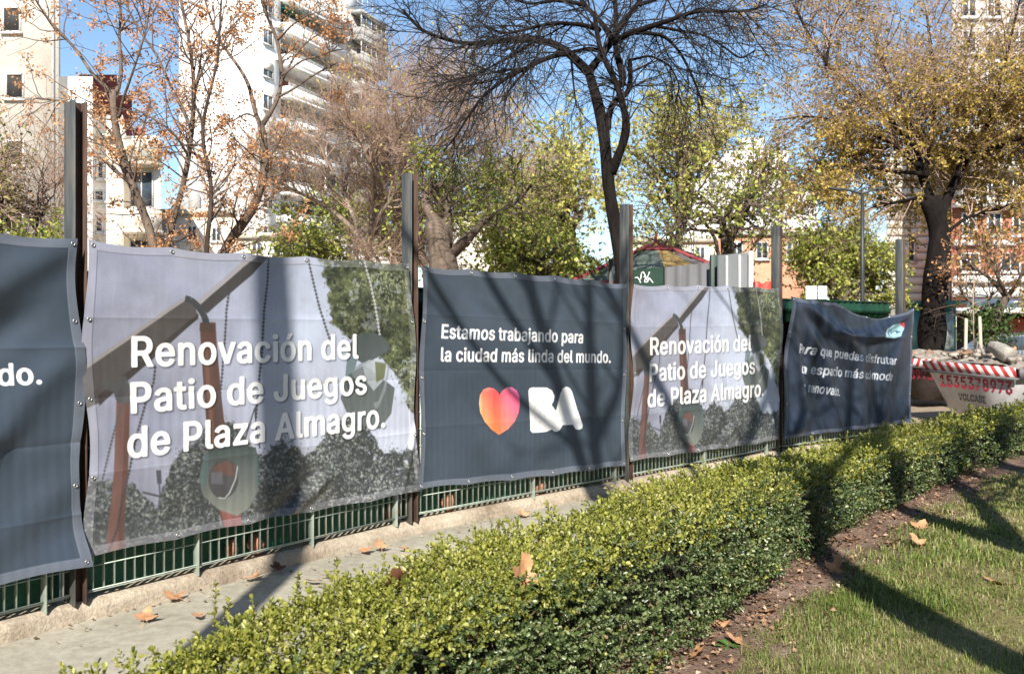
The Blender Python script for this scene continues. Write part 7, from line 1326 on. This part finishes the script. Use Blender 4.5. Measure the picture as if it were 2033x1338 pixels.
def skip(label, L2, Rr, zl, zr, depth, mat, smat_on, number, word, seed, big=True):
    """L2, Rr: the two upper corners of the long visible side, as ground points"""
    e = Rr - L2; Ln = np.hypot(*e); e = e / Ln; n = np.array([e[1], -e[0]]); e3 = np.array([e[0], e[1], (zr - zl) / Ln]); n3 = np.array([n[0], n[1], 0]); up = np.array([0, 0, 1.0])
    b = thing('rubble_skip', label, 'skip', ((L2[0] + Rr[0]) / 2 - n[0] * depth / 2, (L2[1] + Rr[1]) / 2 - n[1] * depth / 2, 0), 'rubble skips beyond the fence end'); O = np.array([L2[0], L2[1], zl])
    def q(u, d, h): return O + e3 * u + n3 * d + up * h      # h measured down from the rim
    a = Acc(); rb = 0.16; bot = -(zl - 0.10); w = 0.05
    # trapezoid body with sloping ends, leaning sides
    for s0 in (0.0, 1.0):
        pass
    ins = 0.28 * Ln
    outer = [q(0.05, -0.03, -rb), q(Ln - 0.05, -0.03, -rb), q(Ln - ins * 0.75, -0.12, bot), q(ins, -0.12, bot), q(0.05, -depth, -rb), q(Ln - 0.05, -depth, -rb), q(Ln - ins * 0.75, -depth + 0.1, bot), q(ins, -depth + 0.1, bot)]
    a.add(np.array(outer), [[0, 3, 2, 1], [4, 5, 6, 7], [0, 4, 7, 3], [1, 2, 6, 5], [3, 7, 6, 2]]); a.build('body', mat, b)
    # rim: leaning striped plate with a ledge under it, on all four sides
    a = Acc()
    for (c0, c1, dd) in [(q(-0.02, 0.0, -rb), q(Ln + 0.02, 0.0, -rb), n3), (q(-0.02, -depth, -rb), q(Ln + 0.02, -depth, -rb), -n3)]:
        a.box(c0, c1 - c0, dd * 0.012, up * rb + dd * 0.03)
    a.build('striped_rim', smat_on, b)
    a = Acc(); a.box(q(-0.04, -0.035, -rb - 0.035), e3 * (Ln + 0.08), n3 * 0.075, up * 0.033); a.box(q(-0.04, -depth - 0.04, -rb - 0.035), e3 * (Ln + 0.08), n3 * 0.075, up * 0.033)
    a.box(q(-0.05, -depth + 0.04, -rb), e3 * 0.04, n3 * (depth - 0.08), up * rb * 0.9); a.box(q(Ln + 0.01, -depth + 0.04, -rb), e3 * 0.04, n3 * (depth - 0.08), up * rb * 0.9); a.build('ledge', M_sheetd if big else mat, b)
    side = unit(q(Ln / 2, -0.12, bot) - q(Ln / 2, -0.03, -rb)); nr = unit(np.cross(side, e3)); nr = nr if nr @ n3 > 0 else -nr
    a = Acc(); pos = lambda u, h: q(u, -0.03, -rb) + side * h
    glyph_mesh(a, number, pos(Ln * 0.15, 0.265), e3, -side, 0.20, Ln * 0.80, nr, True); a.build('phone_number', M_redp, b)
    a = Acc(); glyph_mesh(a, word, pos(Ln * 0.36, 0.47), e3, -side, 0.115, Ln * 0.30, nr, True); a.build('lettering', M_blackp, b)
    # fill: a heap of broken masonry
    a = Acc(); ns, nd = 26, 14; U, D = np.meshgrid(np.linspace(0.06, Ln - 0.06, ns), np.linspace(-0.03, -depth + 0.03, nd)); z = -0.02 + 0.16 * np.sin(np.clip((U / Ln), 0, 1) * math.pi) * np.sin(np.clip(-D / depth, 0, 1) * math.pi) ** 0.6 + 0.17 * (fbm(U * 7 + seed, D * 6, 907) - 0.5)
    G = O + e3 * U[..., None] + n3 * D[..., None] + up * z[..., None]; ii = np.arange(ns * nd).reshape(nd, ns); a.add(G.reshape(-1, 3), np.stack([ii[:-1, :-1], ii[:-1, 1:], ii[1:, 1:], ii[1:, :-1]], -1).reshape(-1, 4)); tag(a.build('rubble_fill', M_fill, None), 'fine brown debris filling the ' + ('striped white skip' if big else 'dark skip behind'), 'debris', kind='stuff')
    rr = np.random.default_rng(seed); return q, Ln, rr
SL, SR = np.array([7.26, 15.5]), np.array([7.86, 13.75]); zl, zr = 1.035, 0.985
_e = unit(SR - SL)
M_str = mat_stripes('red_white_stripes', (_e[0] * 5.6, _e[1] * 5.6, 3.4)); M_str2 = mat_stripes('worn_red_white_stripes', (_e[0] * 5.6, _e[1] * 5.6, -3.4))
q, Ln, rr = skip('white skip with red and white striped rim and a red phone number, heaped with rubble', SL, SR, zl, zr, 1.5, M_skip, M_str, '1535378973', 'VOLCABE', 3)
def chunk(u, d, h, r_, sq, seed, mat, label, n=2):
    V, Fc = rubble(q(u, d, h), r_, seed, sq, n); tag(mesh('rubble_chunk', V, [Fc], mat), label, 'rubble', 'loose rubble heaped in the white skip')
a = Acc()
for k in range(7):
    u = Ln * (0.1 + 0.7 * rr.random()); p0 = q(u, -0.1 - 0.5 * rr.random(), 0.03); d = unit(rr.normal(size=3) * np.array([1, 1, 0.35]) + np.array([0, 0, 0.25])); a.tubes(np.array([p0, p0 + d * 0.2, p0 + d * 0.42 + np.array([0, 0, -0.03])]), np.array([0.009, 0.009, 0.009]), 5)
tag(a.build('rubble_sticks', M_tw_pale), 'splintered sticks and bent rods poking out of the rubble heap', 'debris', kind='stuff')
# the big slab stump standing in the heap
c = q(Ln * 0.72, -0.30, 0.22); ax = unit(np.array([_e[0] * 0.9 - 0.1, _e[1] * 0.9, -0.32])); a = Acc(); s_ = unit(np.cross(ax, [0, 0, 1])); u_ = np.cross(s_, ax)
pts = np.array([(0.19, 0.05), (0.12, 0.17), (-0.05, 0.20), (-0.18, 0.10), (-0.19, -0.10), (-0.06, -0.19), (0.12, -0.17)]); V = []
for k, (t, sc) in enumerate([(-0.42, 0.72), (-0.30, 0.86), (0.0, 0.98), (0.26, 1.0), (0.30, 0.93)]): V.append(c + ax * t * 0.6 + (pts[:, :1] * s_ + pts[:, 1:] * u_) * 0.66 * sc * (1 + 0.05 * rr.normal(size=(7, 1))))
V = np.concatenate(V); a.add(V, [[7 * k + j, 7 * k + (j + 1) % 7, 7 * k + 7 + (j + 1) % 7, 7 * k + 7 + j] for k in range(4) for j in range(7)], [list(range(6, -1, -1))], [list(range(28, 35))])
tag(bevel(a.build('concrete_block', M_rubble), 0.006, 1), 'big seven sided broken concrete stump lying on the rubble of the white skip', 'rubble')
WD = ['small grey chunk', 'brown brick lump', 'pale flat shard', 'dark earthy lump', 'angular grey shard', 'rounded tan lump']
for k in range(52):
    u = Ln * (0.08 + 0.86 * rr.random()); d = -0.08 - 0.8 * rr.random(); chunk(u, d, 0.06 + 0.14 * math.sin(math.pi * u / Ln) * (0.6 + 0.4 * rr.random()), 0.035 + 0.085 * rr.random() ** 2, (0.6 + 0.9 * rr.random(), 0.6 + 0.9 * rr.random(), 0.35 + 0.6 * rr.random()), 950 + k, M_rubble if rr.random() < 0.75 else M_rubble_b, 'loose broken masonry lump heaped in the white striped skip', 1)
q2, Ln2, rr2 = skip('second skip, dark and rusty in the shade, half hidden behind the sagging banner', np.array([7.85, 19.6]), np.array([8.5, 17.7]), 0.97, 0.97, 1.5, M_skip_shaded, M_str2, '1535378973', 'VOLCABE', 8, False)
for k in range(9):
    u = Ln2 * (0.2 + 0.75 * rr2.random()); V, Fc = rubble(q2(u, -0.2 - 0.5 * rr2.random(), 0.10), 0.06 + 0.07 * rr2.random(), 990 + k, (1, 1, 0.7), 1); tag(mesh('rubble_chunk', V, [Fc], M_rubble_b), 'loose brown lump heaped in the dark skip behind', 'rubble', 'loose rubble in the dark skip')

# ------------------------------------------------------------------ the far right of the park
M_wood = mat_noise('pale_stake_wood', [(0.3, (0.42, 0.35, 0.26)), (0.7, (0.58, 0.50, 0.39))], 5, 0.9, 0.3, 0.005, 40, (1, 1, 0.2))
for (x0, y0, x1, y1, l) in [(1918, 632, 1915, 725, 'left wooden stake of the sapling, straight'), (1945, 628, 1952, 725, 'right wooden stake of the sapling, leaning left at the top')]:
    Yk = 17.6; A_ = at(x0, y0, Yk); B_ = at(x1, gy(Yk) + 4, Yk); a = Acc(); a.tubes(np.array([B_, (A_ + B_) / 2, A_ - np.array([0, 0, 0.05]), A_]), np.array([0.030, 0.033, 0.033, 0.022]), 8); tag(a.build('wooden_stake', M_wood, smooth=True), l, 'stake', 'stakes of the sapling')
sp = thing('sapling', 'thin crooked sapling between the two wooden stakes', 'tree', (at(1936, 0, 17.8)[0], 17.8, 0)); l_ = limb([(1936, gy(17.8)), (1937, 690), (1932, 665), (1934, 640), (1930, 600), (1935, 570), (1933, 545)], 5, 2, 17.8, 0, 3, K=14)
a = Acc(); a.tubes(*l_, 6); a.build('trunk', M_tw_pale, sp); s1 = grow(l_[0][None], l_[1][None], 14, 0.5, 1, 50, 0.5, 0.2, 0.12, 5, 0.008, 0.003, 5); twigs(sp, [s1], M_tw_pale); Acc().add(*leaves_at(pick(s1[0], 40, 0.3, 6), 0.06, 7)).build('leaves', M_olive, sp)
# green kiosk
Yk = 27.0; A_ = at(1838, 0, Yk)[0]; B_ = at(1898, 0, Yk)[0]; k_ = thing('kiosk', 'teal green street kiosk seen behind the golden tree trunk', 'kiosk', ((A_ + B_) / 2, Yk + 1, 0)); M_teal = mat_plain('teal_paint', (0.02, 0.16, 0.15), 0.5)
W = Wall((A_, Yk), (1, 0)); L = B_ - A_; W.slab('body', M_teal, k_, (0, L, -1.6, 0, 0, 2.3)); W.slab('roof', M_teal, k_, (-0.15, L + 0.15, -1.75, 0.35, 2.3, 2.42)); W.slab('display', mat_plain('kiosk_display', (0.30, 0.36, 0.33), 0.5, var=0.7, scale=4), k_, (0.08, L - 0.08, 0.003, 0.04, 0.9, 2.0)); W.slab('counter', M_frame, k_, (0.0, L, 0.004, 0.25, 0.82, 0.88))
# stone bollards by the far hedge
for x, w_, l in [(1858, 0.085, 'leftmost stone bollard right beside the golden tree trunk'), (1874, 0.13, 'broad stone bollard with a mossy top'), (1898, 0.125, 'tall stone bollard nearest the left stake')]:
    Yk = 20.5; p = at(x, 0, Yk)[0]; hh = [0.75, 0.85, 1.05][[1858, 1874, 1898].index(x)]; a = Acc(); zz = np.array([0, 0.1, hh * 0.7, hh * 0.92, hh]); a.tubes(np.stack([np.full(5, p), np.full(5, Yk), zz], 1), np.array([w_ * 1.1, w_, w_ * 0.95, w_ * 0.85, w_ * 0.4]), 12); tag(a.build('stone_bollard', M_cream, smooth=True), l, 'bollard', 'stone bollards by the far hedge')
# far low hedge along the pavement
lowh = thing('low_hedge', 'low clipped hedge far off behind the skips at the right', 'hedge', (at(1950, 0, 22)[0], 22, 0)); n = 5200; r = np.random.default_rng(9); X0, X1 = at(1820, 0, 22)[0], at(2120, 0, 22)[0]
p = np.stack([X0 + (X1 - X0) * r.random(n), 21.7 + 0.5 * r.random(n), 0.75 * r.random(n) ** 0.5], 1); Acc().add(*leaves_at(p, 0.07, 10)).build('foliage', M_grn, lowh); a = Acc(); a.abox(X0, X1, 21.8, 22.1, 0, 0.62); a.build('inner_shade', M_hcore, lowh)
# iron railing along the street
ir = thing('iron_railing', 'dark iron railing of thin upright bars along the street at the right', 'railing', (at(1995, 0, 26)[0], 26, 0)); X0, X1 = at(1955, 0, 26)[0], at(2110, 0, 26)[0]; a = Acc()
for x in np.arange(X0, X1, 0.11): a.tubes(np.array([[x, 26, 0], [x, 26, 1.5]]), np.array([0.012, 0.012]), 4)
a.build('bars', M_pole, ir); a = Acc()
for z in (0.15, 1.4): a.abox(X0, X1, 25.98, 26.02, z, z + 0.04)
a.build('rail', M_pole, ir)
# parked silver car behind the railing
M_car = mat_plain('silver_car_paint', (0.30, 0.31, 0.33), 0.3, 0.6, 0.1); M_tyre = mat_plain('tyre_rubber', (0.02, 0.02, 0.02), 0.9)
Yv = 28.5; xc = at(2000, 0, Yv)[0]; car = thing('parked_car', 'silver car parked in the street behind the iron railing', 'car', (xc, Yv, 0))
lo = np.array([(-2.1, 0.30), (-2.12, 0.62), (-1.95, 0.78), (-1.1, 0.88), (1.35, 0.92), (2.0, 0.86), (2.12, 0.6), (2.08, 0.30)]); hi = np.array([(-1.15, 0.88), (-0.55, 1.36), (0.75, 1.42), (1.55, 0.92)])
def prism(pr, y0, y1, ins=0.0):
    n = len(pr); a = Acc(); V = np.concatenate([np.c_[pr[:, 0] + xc, np.full(n, y0), pr[:, 1]], np.c_[pr[:, 0] + xc, np.full(n, y1), pr[:, 1]]]); 
    if ins: V[:, 1] += np.where(V[:, 2] > 1.0, ins, 0) * np.where(V[:, 1] < Yv, 1, -1)
    return a.add(V, [[j, (j + 1) % n, n + (j + 1) % n, n + j] for j in range(n)], [list(range(n))[::-1]], [list(range(n, 2 * n))])
bevel(prism(lo, Yv - 0.85, Yv + 0.85).build('body', M_car, car), 0.06, 3); bevel(prism(hi, Yv - 0.80, Yv + 0.80, 0.18).build('cabin', M_car, car), 0.04, 2)
g_ = np.array([(-1.0, 0.93), (-0.52, 1.29), (0.70, 1.35), (1.30, 0.95)])
a = prism(g_, Yv - 0.83, Yv + 0.83, 0.17); a.build('windows', M_glass_b, car)
for x in (-1.3, 1.3):
    for y in (-0.82, 0.82): a = Acc(); a.tubes(np.array([[xc + x, Yv + y - 0.09, 0.31], [xc + x, Yv + y + 0.09, 0.31]]), np.array([0.31, 0.31]), 18); wh = a.build('wheel', M_tyre, car); a = Acc(); a.tubes(np.array([[xc + x, Yv + y - 0.10, 0.31], [xc + x, Yv + y + 0.10, 0.31]]), np.array([0.19, 0.19]), 12); BASE[wh.name] = BASE[car.name]; a.build('rim', M_sheet, wh)
# person in dark clothes seated beyond the far hedge
Yp_ = 19.6; hx_ = at(2003, 0, Yp_)[0]
per = thing('person', 'person in dark clothes with dark hair, sitting low behind the rubble at the right edge', 'person', (hx_, Yp_, 0))
J = {'pelvis': (0, 0.05, 0.50), 'belly': (0.0, 0.0, 0.68), 'chest': (0, -0.05, 0.88), 'neck': (0.02, -0.07, 1.02), 'head': (0.03, -0.10, 1.13), 'top': (0.03, -0.10, 1.22), 'sl': (-0.17, -0.05, 0.95), 'el': (-0.25, -0.12, 0.70), 'wl': (-0.14, -0.32, 0.60), 'sr': (0.17, -0.05, 0.95), 'er': (0.26, -0.12, 0.70), 'wr': (0.12, -0.33, 0.60), 'hl': (-0.10, 0.0, 0.48), 'kl': (-0.15, -0.42, 0.50), 'al': (-0.15, -0.42, 0.08), 'fl': (-0.16, -0.58, 0.04), 'hr': (0.10, 0, 0.48), 'kr': (0.16, -0.42, 0.50), 'ar': (0.16, -0.42, 0.08), 'fr': (0.17, -0.58, 0.04)}
RD = {'pelvis': .14, 'belly': .13, 'chest': .14, 'neck': .055, 'head': .095, 'top': .07, 'sl': .07, 'el': .05, 'wl': .035, 'sr': .07, 'er': .05, 'wr': .035, 'hl': .09, 'kl': .07, 'al': .05, 'fl': .04, 'hr': .09, 'kr': .07, 'ar': .05, 'fr': .04}
Ed = [('pelvis', 'belly'), ('belly', 'chest'), ('chest', 'neck'), ('neck', 'head'), ('head', 'top'), ('chest', 'sl'), ('sl', 'el'), ('el', 'wl'), ('chest', 'sr'), ('sr', 'er'), ('er', 'wr'), ('pelvis', 'hl'), ('hl', 'kl'), ('kl', 'al'), ('al', 'fl'), ('pelvis', 'hr'), ('hr', 'kr'), ('kr', 'ar'), ('ar', 'fr')]
kk = list(J); me = bpy.data.meshes.new('body'); me.from_pydata([J[k] for k in kk], [(kk.index(a_), kk.index(b_)) for a_, b_ in Ed], []); ob = bpy.data.objects.new('body', me); COL.objects.link(ob); ob.parent = per
sk = ob.modifiers.new('skin', 'SKIN')
for i_, k in enumerate(kk): me.skin_vertices[0].data[i_].radius = (RD[k], RD[k]); me.skin_vertices[0].data[i_].use_root = (k == 'pelvis')
ob.modifiers.new('sub', 'SUBSURF').levels = 2; ob.modifiers['sub'].render_levels = 2
mC, nt, b_ = new_mat('person_skin_and_clothes'); g = node(nt, 'ShaderNodeTexCoord'); sx = node(nt, 'ShaderNodeSeparateXYZ'); nt.links.new(g.outputs['Object'], sx.inputs[0]); nt.links.new(ramp(nt, sx.outputs[2], [(0.0, (0.02, 0.02, 0.025)), (0.995, (0.03, 0.03, 0.035)), (1.0, (0.42, 0.25, 0.18))]), b_.inputs['Base Color']); me.materials.append(mC)
a = Acc(); V, Fc = rubble((hx_ + 0.03, Yp_ - 0.07, 1.19), 0.125, 4, (0.95, 1.0, 0.95), 3, 0.1); a.add(V, Fc); a.build('hair', M_dark, per, smooth=True)
# the bench the person sits on
a = Acc(); a.abox(hx_ - 0.7, hx_ + 0.7, Yp_ - 0.12, Yp_ + 0.3, 0.34, 0.40)
bn = thing('bench', 'low slab bench under the seated person', 'bench', (hx_, Yp_ + 0.1, 0)); a.build('seat', M_conc, bn)
for x in (-0.5, 0.5): a = Acc(); a.abox(hx_ + x - 0.06, hx_ + x + 0.06, Yp_ - 0.08, Yp_ + 0.26, 0, 0.338); a.build('leg', M_conc, bn)
